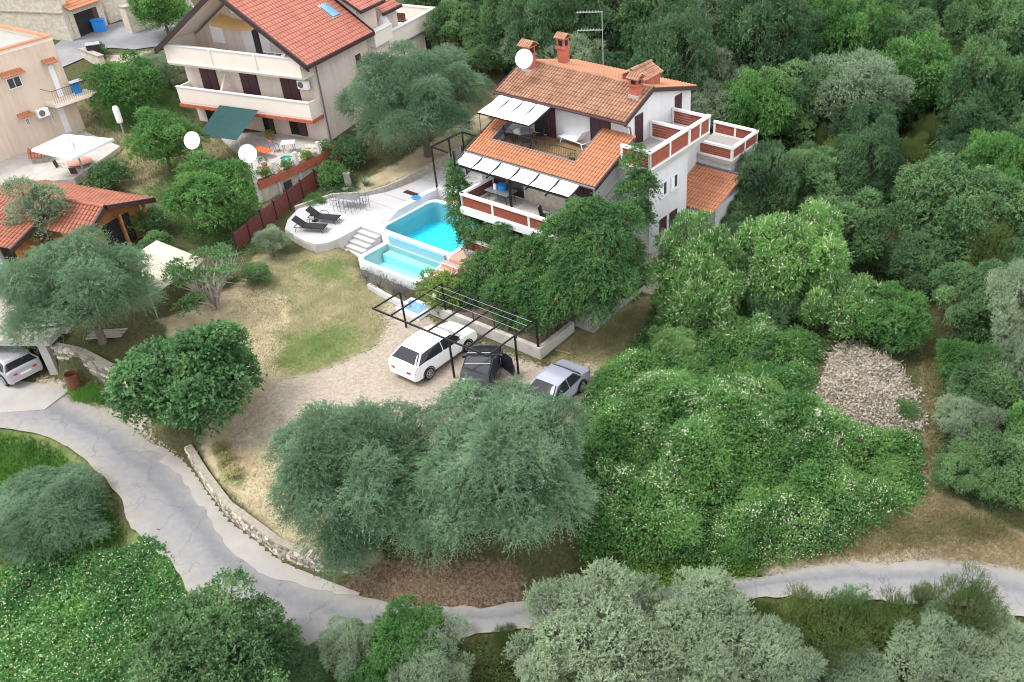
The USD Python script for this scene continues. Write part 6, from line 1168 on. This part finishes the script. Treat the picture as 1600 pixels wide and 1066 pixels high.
tree_px('yellow', 205, 355, 25, 'yellow green shrub growing in front of the cottage gable', hc=.6)
tree_px('fig', 245, 385, 22, 'small green shrub beside the beige canopy', hc=.7)
tree_px('bright', 205, 150, 48, 'green garden shrub between the peach and cream houses', hc=.7)
tree_px('grey', 262, 118, 34, 'pale flowering bush under the cream balconies', hc=.7)
tree_px('bush', 232, 180, 26, 'small green bush beside the garden path wall', hc=.6)
tree_px('bush', 150, 78, 14, 'dark bush at the foot of the pale rubble wall', hc=.7)
tree_px('bright', 250, 8, 42, 'green tree crown hanging over the far street wall', hc=1.2)
tree_px('darkbush', 545, 235, 30, 'dark fig shrub at the corner of the cream house', hc=.8)
tree_px('bush', 520, 275, 24, 'low green shrub above the sun terrace kerb', hc=.6)
tree_px('bush', 495, 318, 16, 'small leafy shrub next to the brown fence end', hc=.6)
tree_px('grey', 425, 385, 26, 'thin grey shrub at the lower end of the brown fence', hc=.7)
tree_px('darkbush', 400, 430, 22, 'dark shrub at the upper edge of the dry lawn', hc=.6)
for i, (u, v, r_, l) in enumerate(((572, 432, 13, 'lavender bush at the left end of the white pool planter'), (592, 442, 15, 'lavender bush second from the left by the shallow pool'), (614, 452, 14, 'lavender bush above the white pool planter wall'), (632, 458, 12, 'lavender bush nearest the parking pergola'))): tree_px('lavender', u, v, r_, l, hc=.6)
tree_px('yellow', 690, 452, 36, 'bright yellow green shrub spilling over the concrete planter wall', hc=.8)
# yellow flower cushions on the road wall
for i, (u, v) in enumerate(((344, 702), (353, 719), (364, 738))): tree_px('cushion', u, v, 13, ('pale yellow cushion shrub, topmost of three beside the stone road wall', 'pale yellow cushion shrub, middle of three beside the stone road wall', 'pale yellow cushion shrub, lowest of three beside the stone road wall')[i], hc=.5)
# pollarded tree in front of the cottage
p = ground(86, 402); t = thing('pollard_tree', 'pruned thin tree with few leafy tufts in front of the cottage roof', 'tree', p)
lb_ = [(.4, .1, 3.3, .6, .6, .5), (.5, 0, 2.7, .5, .5, .45), (-.9, .2, 2.9, .55, .5, .45), (.9, .3, 3.7, .6, .55, .5), (-.3, 0, 4.2, .6, .6, .5), (-1.3, 0, 2.0, .5, .45, .4), (.1, -.2, 1.6, .45, .5, .55), (1.2, .2, 2.9, .4, .4, .35)]
part(t, 'trunk', limbs(np.random.default_rng(5), lb_, .17), 'bark'); part(t, 'crown', foliage(77, [(*l[:3], l[3]*1.25, l[4]*1.25, l[5]*1.2) for l in lb_], 48, .3, 8, .11, .055, .1, .5), 'leaf_grey')
# half bare fig
xy, R = crown_at(325, 440, 60, .8); p = (*xy, T(*xy)); t = thing('bare_fig', 'half bare fig with pale branches at the lawn edge below the beige canopy', 'tree', p); r = np.random.default_rng(9); m = MB()
tips = []
for i in range(26):
    a = r.uniform(0, 2*np.pi); e = np.array([math.cos(a)*R*r.uniform(.5, 1.1), math.sin(a)*R*r.uniform(.5, 1.1), R*r.uniform(.6, 1.5)]); mid = e*[.45, .45, .55]+r.normal(0, .15, 3); m.tube([(0, 0, -.2), mid*.5, mid, e], [.10, .07, .045, .015], 5, False); tips.append(e)
    for k in range(2): m.tube([mid, mid+r.normal(0, .5, 3)+[0, 0, .3]], [.03, .01], 4, False)
part(t, 'branches', m, 'pale_bark'); part(t, 'leaves', foliage(78, [(*e, .42, .42, .34) for e in tips[::2]], 20, .25, 5, .17, .11, .2, .3, flat=.8), 'leaf_fig')
xy, R = crown_at(352, 415, 34, .8); p = (*xy, T(*xy)); t = thing('dry_shrub', 'leafless grey shrub of pale twigs behind the half bare fig', 'shrub', p); m = MB()
for i in range(60): a = r.uniform(0, 6.3); e = np.array([math.cos(a)*R*r.uniform(.2, 1), math.sin(a)*R*r.uniform(.2, 1), R*r.uniform(.5, 1.5)]); m.tube([(0, 0, 0), e*.5+r.normal(0, .08, 3), e], [.03, .018, .006], 4, False)
part(t, 'twigs', m, 'pale_bark')
# foreground trees below the road
tree_px('oak', 345, 1052, 112, 'dark green evergreen tree at the lower edge, between flowering field and road', hc=.9, unique=321)
tree_px('bright', 640, 1005, 54, 'fresh green tree in front of the road at the lower edge', hc=.9)
tree_px('grey', 546, 1015, 42, 'greyish tree left of the fresh green one at the lower edge', hc=.9)
tree_px('grey', 668, 1050, 66, 'pale grey green tree at the lower edge below the fresh green tree', hc=.9)
tree_px('bright', 590, 1060, 45, 'green bush at the bottom border left of the pale tree', hc=.9)
tree_px('grey', 925, 1012, 112, 'big silvery green tree hiding the road in the lower centre', hc=.9, unique=322)
tree_px('grey', 1090, 1008, 95, 'silvery green tree just right of the road gap, lower centre', hc=.9)
tree_px('grey', 1010, 1060, 70, 'pale tree at the bottom border in the lower centre', hc=.9)
tree_px('grey', 1200, 1050, 78, 'silvery tree at the bottom border in front of the brown heath', hc=.9)
tree_px('heath', 1190, 965, 26, 'olive green heath shrub at the left end of the right road stretch', hc=.9)
tree_px('heath', 1255, 965, 42, 'olive green heath shrub, left of the small feathery tree', hc=.9)
tree_px('feather', 1333, 945, 30, 'small pale feathery tree in front of the right road stretch', hc=1.3)
tree_px('heath', 1310, 1000, 62, 'brownish heath thicket in front of the small feathery tree', hc=.9)
tree_px('heath', 1400, 985, 50, 'brownish heath thicket right of the small feathery tree', hc=.9)
tree_px('heath', 1440, 930, 20, 'slender heath shoots reaching over the right road stretch', hc=1.2, hs=1.3)
tree_px('heath', 1512, 955, 55, 'upright olive green heath tree near the lower right corner', hc=.95)
tree_px('grey', 1460, 1020, 68, 'pale yellowish tree below the upright heath, lower right', hc=.9)
tree_px('grey', 1565, 1030, 66, 'pale tree filling the lower right corner', hc=.9)
tree_px('grey', 1330, 1060, 55, 'pale tree at the bottom border below the heath thicket', hc=.9)
tree_px('heath', 1120, 925, 26, 'yellowish shrub on the bank beside the right road stretch', hc=.8)
tree_px('heath', 790, 1005, 26, 'small dark shrub in the road gap at the lower edge', hc=.9)
tree_px('laurel', 480, 1045, 35, 'dark shrub at the bottom border beside the road', hc=.9)
# trees round the bramble slope, right of the villa
tree_px('draped', 1092, 385, 58, 'tree smothered in white flowering creeper against the villa wall', hc=1.4, hs=1.45)
tree_px('draped', 1088, 462, 62, 'rounded mound of white flowering creeper below the villa annexe', hc=.9, hs=1.1)
tree_px('draped', 1240, 385, 76, 'creeper covered tree in the middle of the slope', hc=1.3, hs=1.2)
tree_px('oak', 1320, 350, 66, 'tall green tree behind the creeper covered tree', hc=1.3)
tree_px('laurel', 1155, 400, 46, 'dark green tree in the hollow between the two creeper covered trees', hc=1.2)
tree_px('laurel', 1215, 470, 45, 'very dark tree in the hollow below the creeper covered tree', hc=1.0)
tree_px('bright', 1395, 500, 52, 'bright green bush at the top of the footpath', hc=1.0)
tree_px('draped', 1315, 470, 56, 'creeper covered bush left of the bright bush by the footpath', hc=1.1)
tree_px('laurel', 1200, 262, 52, 'dark pointed tree just right of the villa terrace', hc=1.5, hs=1.35)
tree_px('oak', 758, 84, 36, 'round green tree behind the left villa chimney', hc=1.1)
tree_px('oak', 716, 38, 42, 'dense green tree right of the cream house roof terrace', hc=1.2)
tree_px('laurel', 790, 30, 40, 'dark green tree at the top border above the villa chimneys', hc=1.2)
tree_px('heath', 735, 110, 22, 'low olive green shrub on the brown track behind the big round olive', hc=.8)
tree_px('oak', 1150, 330, 36, 'green tree in front of the small orange annexe roof', hc=1.4)
tree_px('oak', 1275, 280, 60, 'mid green tree on the slope right of the pointed dark tree', hc=1.2)
tree_px('grey', 1335, 140, 78, 'silvery green round tree in the forest above the clearing', hc=1.2)
tree_px('oak', 1210, 150, 62, 'dense green tree on the forest edge behind the villa terrace', hc=1.2)
tree_px('oak', 1500, 330, 90, 'large grey green tree on the right slope', hc=1.2)
tree_px('bright', 1565, 255, 50, 'light green tree at the right picture edge', hc=1.2)
tree_px('laurel', 1440, 400, 52, 'dark tree left below the large grey green tree', hc=1.2)
tree_px('oak', 1530, 470, 60, 'green tree above the footpath at the right', hc=1.1)
tree_px('bright', 1590, 480, 50, 'bright green tree cut by the right picture edge', hc=1.1)
tree_px('oak', 1555, 610, 58, 'green shrubby tree beside the lower footpath at right', hc=1.0)
tree_px('grey', 1510, 660, 44, 'greyish shrub between footpath and right edge', hc=.9)
tree_px('oak', 1575, 730, 66, 'dense green tree above the dry verge at the right edge', hc=1.0)
tree_px('bright', 1500, 570, 36, 'light green shrub along the footpath', hc=.9)
tree_px('oak', 1510, 740, 44, 'green bush at the foot of the footpath', hc=.9)
for i, (u, v, r_) in enumerate(((1420, 250, 30), (1455, 215, 28), (1385, 295, 28), (1440, 300, 24), (1290, 225, 26), (1390, 330, 26), (1255, 250, 20), (1490, 180, 26))): tree_px('heath', u, v, r_, ('yellow green heath in the middle of the forest clearing', 'yellow green heath at the top of the forest clearing', 'brownish heath at the lower left of the forest clearing', 'low heath at the lower right of the forest clearing', 'heath patch between the mid green slope trees', 'brownish heath below the forest clearing', 'small heath beside the dark pointed tree', 'heath at the upper right end of the clearing')[i], hc=.8)

# ------------------------------------------------------------------ forest: each tree its own object
FOREST = Polygon([(-12.5, 73), (-4, 65.5), (4, 61.5), (10, 57.5), (14, 50), (16, 45), (17.2, 40), (17.2, 31), (17.6, 26.5), (26, 25.5), (44, 42), (66, 110), (60, 117), (-36, 117), (-26, 96), (-17, 82)])
CLEAR = gpoly([(1395, 230), (1470, 190), (1500, 230), (1450, 330), (1390, 330)]).buffer(.6)
TAKEN = [(*np.array(x.GetAttribute('xformOp:translate').Get())[:2], 1.2) for x in stage.GetPrimAtPath('/World').GetChildren() if any(x.GetName().startswith(n) for n in NAMES.values())]
fr_rng = np.random.default_rng(21); placed = list(TAKEN); n_f = 0; FT = []
for k in range(9000):
    x, y = fr_rng.uniform(-36, 62), fr_rng.uniform(25, 117); pt = shapely.Point(x, y)
    if n_f >= 298: break
    if not FOREST.contains(pt) or CLEAR.contains(pt): continue
    far = min(1, max(0, (y-40)/40)); R = fr_rng.uniform(1.5, 2.6)+far*fr_rng.uniform(.5, 1.6)
    if any((x-a)**2+(y-b)**2 < (.92*max(R, 1.2)+.42*(c-1.2))**2 for a, b, c in placed): continue
    
    kz = y*math.cos(_p)+(CAM_H-T(x, y)-R)*math.sin(_p); u, v = CXP+FPX*x/kz, CYP-FPX*(y*math.sin(_p)-(CAM_H-T(x, y)-R)*math.cos(_p))/kz
    if not (-20 < u < 1600+.7*R*FPX/kz and v > -1.0*R*FPX/kz): continue
    w_ = fr_rng.random()
    kind = 'laurel' if w_ < .30 else 'oak' if w_ < .72 else 'grey' if w_ < .84 else 'bright' if w_ < .95 else 'heath'
    if kind == 'heath': R *= .7
    FT.append((kind, x, y, R, fr_rng.uniform(.9, 1.6))); placed.append((x, y, R)); n_f += 1
def pix(p): q = np.asarray(p)-EYE; k = q@FWD; return CXP+FPX*q[0]/k, CYP-FPX*(q@UPV)/k
LM = [('the rear corner of the cream house', 700, 60), ('the left villa chimney', 800, 40), ('the rear villa chimney', 862, 30), ('the television aerial', 940, 15), ('the small roof house of the villa', 1000, 60), ('the rear roof corner of the villa', 1085, 90), ('the right hand villa terrace', 1170, 140),
      ('the top border above the villa corner', 1090, 10), ('the top border left of the silvery tree', 1230, 20), ('the silvery round tree', 1335, 90), ('the top border right of the silvery tree', 1400, 10), ('the upper right picture corner', 1570, 30), ('the upper end of the clearing', 1490, 140), ('the lower end of the clearing', 1400, 340),
      ('the right border level with the villa roof', 1590, 140), ('the right border level with the pool', 1590, 350), ('the large grey green slope tree', 1500, 280), ('the top of the footpath', 1440, 480), ('the right border level with the brush heap', 1590, 600), ('the foot of the footpath', 1470, 740)]
DESC = {'laurel': 'dark green tree', 'oak': 'mid green tree', 'grey': 'greyish tree', 'bright': 'light green tree', 'heath': 'yellowish heath shrub'}
ORD = ['closest', 'second closest', 'third closest', 'fourth closest', 'fifth closest', 'sixth closest', 'seventh closest', 'eighth closest', 'ninth closest', 'tenth closest']
rows = []
for i, (kind, x, y, R, hs) in enumerate(FT):
    u, v = pix((x, y, T(x, y)+R)); j = int(np.argmin([math.hypot(u-a, v-b) for _, a, b in LM])); rows.append((kind, j, math.hypot(u-LM[j][1], v-LM[j][2]), i))
rank = {}
for kind, j, d, i in sorted(rows): rank.setdefault((kind, j), []).append(i)
for kind, j, d, i in rows:
    k = rank[(kind, j)].index(i); _, x, y, R, hs = FT[i]; plant(kind, (x, y), R, f'{DESC[kind]}, {ORD[min(k, 9)]} to {LM[j][0]}', f'forest {DESC[kind]}s', hs=hs)

# ------------------------------------------------------------------ creepers on the villa
def lob(u, v, b, rp, fl=.8):
    a, z = H1.onB(u, v, b); p = H1.W(a, b, z); R = rp*((p-EYE)@FWD)/FPX; return (*p, R, R, R*fl)
o = H1.W(-27, 31, .3); vl = [lob(*q) for q in ((735,455,30.2,30),(760,425,31,34),(800,400,31.3,30),(790,460,30,36),(840,398,31.4,34),(840,450,30,40),(878,362,31.6,30),(905,335,31.9,26),(905,400,31,38),(890,450,30,40),(930,430,30.5,42),(945,378,31.8,38),(972,345,33.2,30),(960,440,31,34),(985,300,35.4,20),(1003,282,36.3,16),(978,395,33.5,28),(1016,292,36.75,12),(840,490,29.3,28),(865,475,29.3,26),(800,490,29.3,20),(930,475,30,28),(985,255,36.0,12),(995,235,36.5,9),(765,368,32,13),(785,362,31.9,12),(1000,330,36.2,16),(1012,345,36.75,9),(975,425,33,22),(930,325,32.8,18))]
t = thing('trumpet_vine', 'huge trumpet vine with orange flowers covering the front corner of the villa', 'climbing plant', o)
LL = [(*(np.array(l[:3])-o), *l[3:]) for l in vl]; m = MB()
for l in LL[::2]: e = np.array(l[:3]); m.tube([(e[0]*.5, e[1]*.5+.4, -.2), e*.7+[0, .2, .2], e], [.07, .045, .02], 5, False)
part(t, 'stems', m, 'bark'); part(t, 'foliage', foliage(401, LL, 60, .40, 9, .13, .062, .45, .1, .9, (.45, 1), .5), 'leaf_vine'); q = foliage(402, [(*l[:3], l[3]*1.03, l[4]*1.03, l[5]*1.05) for l in LL[:22]], .4, .1, 4, .085, .07, .1, .4, .9, (.95, 1.08), .6); part(t, 'blossom', q, 'blossom_orange', kind='stuff')
cl = [lob(*q) for q in ((712,278,33.4,10),(716,298,33.4,15),(722,318,33.2,18),(728,340,32.8,20),(738,360,32.4,18),(733,376,32.2,12),(708,262,33.4,8))]; o = H1.W(-33.6, 33.4, 1.0); t = thing('climbing_plant', 'leafy column of creeper climbing the left awning post over the pool', 'climbing plant', o); CL = [(*(np.array(l[:3])-o), l[3]*1.25, l[4]*1.25, l[5]*1.5) for l in cl]
part(t, 'stems', MB().tube([(0, 0, -.3)]+[l[:3] for l in CL[::-1][1:]], .05, 5), 'bark'); part(t, 'foliage', foliage(403, CL, 70, .28, 7, .1, .055, .4, .1, .9, (.5, 1), .4), 'leaf_vine')

# ------------------------------------------------------------------ ground cover (stuff)
def scatter(poly, n, seed):
    r = np.random.default_rng(seed); x0, y0, x1, y1 = poly.bounds; out = np.zeros((0, 2))
    while len(out) < n:
        P = np.c_[r.uniform(x0, x1, n*2), r.uniform(y0, y1, n*2)]; out = np.vstack([out, P[shapely.contains_xy(poly, P[:, 0], P[:, 1])]])
    return out[:n], r
def carpet(name, poly, n, seed, hmax, ll, lw, m, label, cat, edge=1.2, k=5, tw=.3, flat=.6, hmin=.05, wav=.45):
    P, r = scatter(poly, n, seed); d = np.clip(shapely.distance(poly.boundary, shapely.points(P[:, 0], P[:, 1]))/edge, 0, 1)
    nz = meshkit.fbm(np.c_[P*wav, np.zeros(n)], 4, seed); nz = np.clip((nz-.28)/.44, 0, 1); H = (hmin+(hmax-hmin)*nz)*(.25+.75*d); z = T(P[:, 0], P[:, 1])+H*(1-.35*r.random(n)**2)
    c = np.c_[P, z]; D = unit(r.normal(size=(n, 3))*[1, 1, .6]+[0, 0, .55]); s = np.linspace(.1, 1, k)[None, :, None]
    pts = c[:, None]+D[:, None]*s*tw+np.array([0, 0, -.25])*tw*s**2; ld = unit(D[:, None]+r.normal(size=(n, k, 3))*.7)
    v, f = leaves_at(r, pts.reshape(-1, 3), ld.reshape(-1, 3), ll, lw, flat)
    p = single(name, (v, f), m, label, cat, None, 'stuff'); return P, H, r
BR = gpoly([(905,640),(940,600),(975,560),(1030,490),(1100,480),(1180,500),(1262,560),(1275,650),(1330,690),(1432,690),(1445,775),(1380,830),(1290,872),(1190,888),(1060,885),(915,905),(905,800)])
P, H, r = carpet('bramble_thicket', BR, 36000, 31, 2.5, .12, .08, 'leaf_bramble', 'tangled green bramble thicket with pale flowers covering the slope', 'brambles', tw=.42, wav=.38)
cl_ = meshkit.fbm(np.c_[P*.8, np.full(len(P), 4.)], 3, 5); sel = np.where(cl_+r.normal(0, .09, len(P)) > .575)[0]; sel = r.permutation(sel)[:2600]; n = len(sel); c = np.c_[P[sel], T(P[sel, 0], P[sel, 1])+H[sel]+.06]
pts = (c[:, None]+r.normal(0, .1, (n, 7, 3))*[1, 1, .4]).reshape(-1, 3); v, f = leaves_at(r, pts, unit(r.normal(size=pts.shape)), .055, .055, .9); pts = pts+r.normal(0, .06, pts.shape); v, f = leaves_at(r, pts, unit(r.normal(size=pts.shape)), .055, .05, .9); single('bramble_blossom', (v, f), 'blossom_white', 'clusters of creamy white blossom over the bramble slope', 'blossom', None, 'stuff')
carpet('undergrowth', gpoly([(1100,300),(1200,300),(1400,330),(1425,500),(1380,560),(1280,560),(1180,520),(1080,480),(1030,480),(1060,400)]), 6000, 32, .9, .11, .07, 'leaf_oak', 'dark low undergrowth beneath the trees right of the villa', 'undergrowth')
carpet('forest_undergrowth', FOREST.difference(gpoly([(1425,500),(1470,500),(1472,810),(1420,810)])), 42000, 30, 1.5, .2, .12, 'leaf_oak', 'dense low undergrowth between the trunks of the forest', 'undergrowth', tw=.5)
carpet('path_side_greenery', gpoly([(1470,520),(1600,540),(1640,800),(1540,800),(1475,760),(1468,640)]), 5000, 33, .7, .1, .06, 'leaf_oak', 'low green shrubbery between the footpath and the right edge', 'undergrowth')
carpet('garden_greenery', gpoly([(225,300),(300,250),(400,250),(410,330),(400,400),(330,400),(260,360)]), 3500, 34, .6, .1, .06, 'leaf_bright', 'mixed green garden plants between the cottage and the flower terrace', 'plants')
carpet('garden_greenery', gpoly([(140,150),(200,100),(262,115),(300,180),(300,215),(215,215),(150,195)]), 4500, 35, .8, .1, .06, 'leaf_bright', 'mixed shrubs and weeds between the peach and the cream house', 'plants')
carpet('clearing_greenery', gpoly([(1380,240),(1470,180),(1510,220),(1450,340),(1380,340)]), 4000, 36, .6, .1, .06, 'leaf_yellow', 'light green low growth in the forest clearing', 'undergrowth')
carpet('bank_greenery', gpoly([(1000,885),(1190,870),(1190,898),(1100,915),(1000,925),(920,930),(915,905)]), 2500, 37, .6, .09, .055, 'leaf_yellow', 'yellowish green weeds on the bank above the right road stretch', 'weeds')
carpet('slope_undergrowth', gpoly([(480,1040),(700,1010),(900,975),(1190,950),(1400,960),(1640,985),(1640,1100),(480,1100)]), 14000, 38, 1.5, .12, .05, 'leaf_heath', 'low scrub under the trees below the road', 'undergrowth')
carpet('olive_floor_weeds', gpoly([(545,240),(560,300),(510,310),(490,260)]), 1200, 39, .6, .1, .06, 'leaf_oak', 'leafy weeds at the foot of the cream house corner', 'weeds')
PF = gpoly([(-60,905),(40,885),(130,868),(240,842),(262,868),(285,920),(300,945),(240,990),(200,1100),(-60,1100)])
P, H, r = carpet('flowering_field', PF, 9000, 41, .42, .12, .075, 'leaf_potato', 'field of leafy green plants in white flower at lower left', 'crop field', edge=.4, tw=.26, wav=1.4, hmin=.18)
sel = r.permutation(len(P))[:1500]; c = np.c_[P[sel], T(P[sel, 0], P[sel, 1])+H[sel]+.13]; pts = (c[:, None]+r.normal(0, .024, (1500, 3, 3))).reshape(-1, 3); v, f = leaves_at(r, pts, unit(r.normal(size=pts.shape)), .042, .042, 1.2); single('field_blossom', (v, f), 'blossom_white', 'small white flower heads over the green field at lower left', 'blossom', None, 'stuff')
def grass(name, poly, n, seed, h, m, label, w_=.016, lean=.5, edge=.5):
    P, r = scatter(poly, n, seed); dd = shapely.distance(poly.boundary, shapely.points(P[:, 0], P[:, 1])); P = P[dd > r.random(n)*edge]; n = len(P); c = np.c_[P, T(P[:, 0], P[:, 1])-.01]; cl = .5+meshkit.fbm(np.c_[P*1.1, np.zeros(n)], 3, seed); hh = h*r.uniform(.5, 1.2, n)*cl
    d = np.c_[r.normal(0, lean, (n, 2)), np.ones(n)]; d = unit(d); sd = unit(np.c_[r.normal(size=(n, 2)), np.zeros(n)])
    mid = c+d*(hh*.55)[:, None]; tip = c+d*hh[:, None]*1.0+np.c_[d[:, :2]*(hh*.45)[:, None], np.zeros(n)-hh*.08]
    v = np.stack([c-sd*w_/2, c+sd*w_/2, mid+sd*w_*.4, tip, mid-sd*w_*.4], 1).reshape(-1, 3); i = np.arange(n)*5
    f = np.concatenate([np.stack([i, i+1, i+2], 1), np.stack([i, i+2, i+4], 1), np.stack([i+4, i+2, i+3], 1)]); single(name, (v, f), m, label, 'grass', None, 'stuff')
grass('meadow_grass', gpoly([(-60,668),(70,684),(105,712),(145,748),(175,785),(200,838),(100,880),(-60,890)]), 26000, 51, .34, 'grass_green', 'bright green meadow grass inside the road bend', .03)
grass('drum_grass', gpoly([(97,600),(150,596),(190,615),(195,632),(110,632)]), 5000, 52, .3, 'grass_green', 'bright green grass patch around the rusty barrel', .025)
grass('wall_weeds', gpoly([(330,740),(345,745),(410,815),(470,870),(545,900),(545,906),(460,880),(395,832),(335,765)]), 1500, 53, .22, 'grass_mixed', 'thin weeds along the foot of the stone road wall')
grass('lawn_grass', Z_LAWN[0], 26000, 54, .09, 'grass_mixed', 'short patchy dry lawn between the pool and the parking place', .02, .8)
grass('lawn_green_patch', shapely.union_all(Z_GREEN[:2]), 9000, 55, .08, 'grass_green', 'greener patches of the short lawn', .018, .8, 1.6)
grass('yard_grass', Z_LAWN[1], 6000, 56, .12, 'grass_mixed', 'thin dry grass between the parking place and the villa corner', .02, .8)
grass('straw_grass', Z_STRAW[0], 8000, 57, .13, 'grass_dry', 'dry straw grass on the slope above the stone road wall', .02, .7)
grass('straw_grass', Z_STRAW[1], 9000, 63, .1, 'grass_dry', 'short dry straw around the broadleaf tree and the half bare fig', .02, .8)
grass('verge_grass', Z_STRAW[2], 20000, 58, .30, 'grass_dry', 'tall dry grass on the verge of the right road stretch', .02, .5)
grass('path_grass', gpoly([(1432,520),(1462,520),(1470,700),(1462,800),(1430,800)]), 3500, 62, .3, 'grass_mixed', 'grass tufts half covering the narrow footpath', .03, .6)
grass('verge_green_grass', gpoly([(1180,885),(1300,850),(1420,800),(1560,800),(1600,850),(1420,868),(1300,878)]), 7000, 59, .4, 'grass_mixed', 'green tufts among the dry grass beside the right road stretch', .02, .5)
grass('garden_grass', Z_LAWN[2], 12000, 60, .3, 'grass_mixed', 'rough garden grass between the three houses at left', .03, .6)
def pebbles(name, poly, n, seed, size, m, label, cat):
    P, r = scatter(poly, n, seed); o_ = trimesh.creation.icosphere(0); base = np.array(o_.vertices); F = np.array(o_.faces); sz = size*r.uniform(.5, 1.6, (n, 1, 1))*r.uniform(.7, 1.2, (n, 1, 3))*[1, 1, .6]
    V = base[None]*sz*(1+r.normal(0, .12, (n, 12, 1)))+np.c_[P, T(P[:, 0], P[:, 1])][:, None]; f = (F[None]+np.arange(n)[:, None, None]*12).reshape(-1, 3); single(name, (V.reshape(-1, 3), f), m, label, cat, None, 'stuff')
pebbles('gravel', Z_GRAVEL[0], 5000, 71, .025, 'pale_stone', 'loose pale gravel on the parking place', 'gravel')
pebbles('roadside_gravel', gpoly([(0,600),(90,612),(170,636),(240,680),(290,715),(290,726),(235,694),(165,650),(85,624),(0,612)]), 1800, 72, .03, 'pale_stone', 'loose stones along the upper road edge at left', 'gravel')
pebbles('verge_gravel', gpoly([(1190,893),(1330,872),(1480,866),(1600,880),(1600,892),(1480,877),(1330,884),(1190,905)]), 1500, 73, .035, 'pale_stone', 'loose stones along the verge of the right road stretch', 'gravel')
P, r = scatter(Z_LITTER[0], 7000, 74); P[:, 1] += r.normal(0, .25, len(P)); pts = np.c_[P, T(P[:, 0], P[:, 1])+.015]; v, f = leaves_at(r, pts, unit(r.normal(size=(len(P), 3))*[1, 1, .2]), .07, .025, 2.0); single('fallen_leaves', (v, f), 'litter_leaf', 'brown fallen leaves on the bare bank between the olives and the road', 'leaves', None, 'stuff')
# mounds in the brambles
for i, (u, v, r_, hc) in enumerate(((985, 610, 34, .5), (1075, 585, 36, .55), (1180, 600, 38, .5), (1120, 690, 40, .45), (1000, 720, 36, .45), (1235, 700, 36, .4), (1330, 770, 34, .4), (1180, 800, 38, .4), (1060, 820, 36, .4), (960, 820, 30, .45), (1250, 540, 34, .6), (1390, 730, 26, .4))):
    tree_px('mound', u, v, r_, 'bramble mound '+('beside the blue grey car', 'below the flowering creeper mound', 'in the middle of the upper bramble slope', 'in the centre of the bramble slope', 'right of the right big olive', 'left below the brush heap', 'right above the dry verge', 'in the lower middle of the bramble slope', 'above the silvery foreground tree', 'at the lower right of the right big olive', 'above the brush heap', 'between brush heap and dry verge')[i], hc=hc, hs=.75)
for i, (kind, u, v, r_, l) in enumerate((('bush', 1030, 655, 26, 'lighter green shrub among the brambles right of the blue grey car'), ('darkbush', 1150, 640, 24, 'darker green shrub in the upper middle of the brambles'), ('yellow', 1085, 760, 26, 'yellow green shrub in the lower left of the brambles'), ('draped', 1210, 650, 30, 'flowering creeper bush left of the brush heap'), ('darkbush', 1290, 820, 24, 'dark shrub at the bramble edge above the dry verge'),
        ('bush', 1150, 850, 26, 'bright shrub at the lower bramble edge above the road'), ('darkbush', 1020, 790, 26, 'very dark shrub in the brambles above the silvery trees'), ('yellow', 1235, 775, 24, 'yellow green shrub in the lower right of the brambles'), ('draped', 955, 690, 28, 'flowering creeper bush at the right big olive'), ('darkbush', 1180, 545, 30, 'dark hollow shrub between upper brambles and creeper trees'), ('bush', 1415, 640, 20, 'small green shrub between brush heap and footpath'), ('draped', 1050, 545, 30, 'flowering creeper bush beside the dry yard grass'))):
    tree_px(kind, u, v, r_, l, hc=.75)
# dry brush heap
BP = gpoly([(1262,628),(1300,565),(1340,545),(1385,565),(1418,600),(1428,660),(1400,678),(1340,668),(1275,650)]); cx_, cy_ = BP.centroid.x, BP.centroid.y; o = np.array([cx_, cy_, T(cx_, cy_)])
P, r = scatter(BP.buffer(.5), 7500, 61); dq = np.where(shapely.contains_xy(BP, P[:, 0], P[:, 1]), 1, -1)*shapely.distance(BP.boundary, shapely.points(P[:, 0], P[:, 1])); P = P[dq > 1.6*meshkit.fbm(np.c_[P*.8, np.zeros(len(P))], 3, 9)-.9+r.normal(0, .12, len(P))]; d = np.clip(shapely.distance(BP.boundary, shapely.points(P[:, 0], P[:, 1]))/1.1, 0, 1); z = T(P[:, 0], P[:, 1])+.9*d**.7*(.1+1.5*meshkit.fbm(np.c_[P*1.1, np.zeros(len(P))], 4, 2)**1.5)*(1-.35*r.random(len(P))); c = np.c_[P, z]-o; D = unit(r.normal(size=(len(P), 3))*[1, 1, .55]+[0, 0, .2])
v, f = leaves_at(r, c, D, .45, .03, 1.5); pts = (c[:, None]+D[:, None]*r.uniform(.1, .3, (len(P), 4, 1))+r.normal(0, .05, (len(P), 4, 3))).reshape(-1, 3); v2, f2 = leaves_at(r, pts, unit(r.normal(size=pts.shape)), .15, .085, 1.6)
t = thing('brush_pile', 'big heap of dead grey cut brush on the bramble slope', 'brush pile', o); part(t, 'sticks', (v, f), 'dead_brush_twig', kind='stuff'); part(t, 'dry_leaves', (v2, f2), 'dead_brush_twig', kind='stuff')
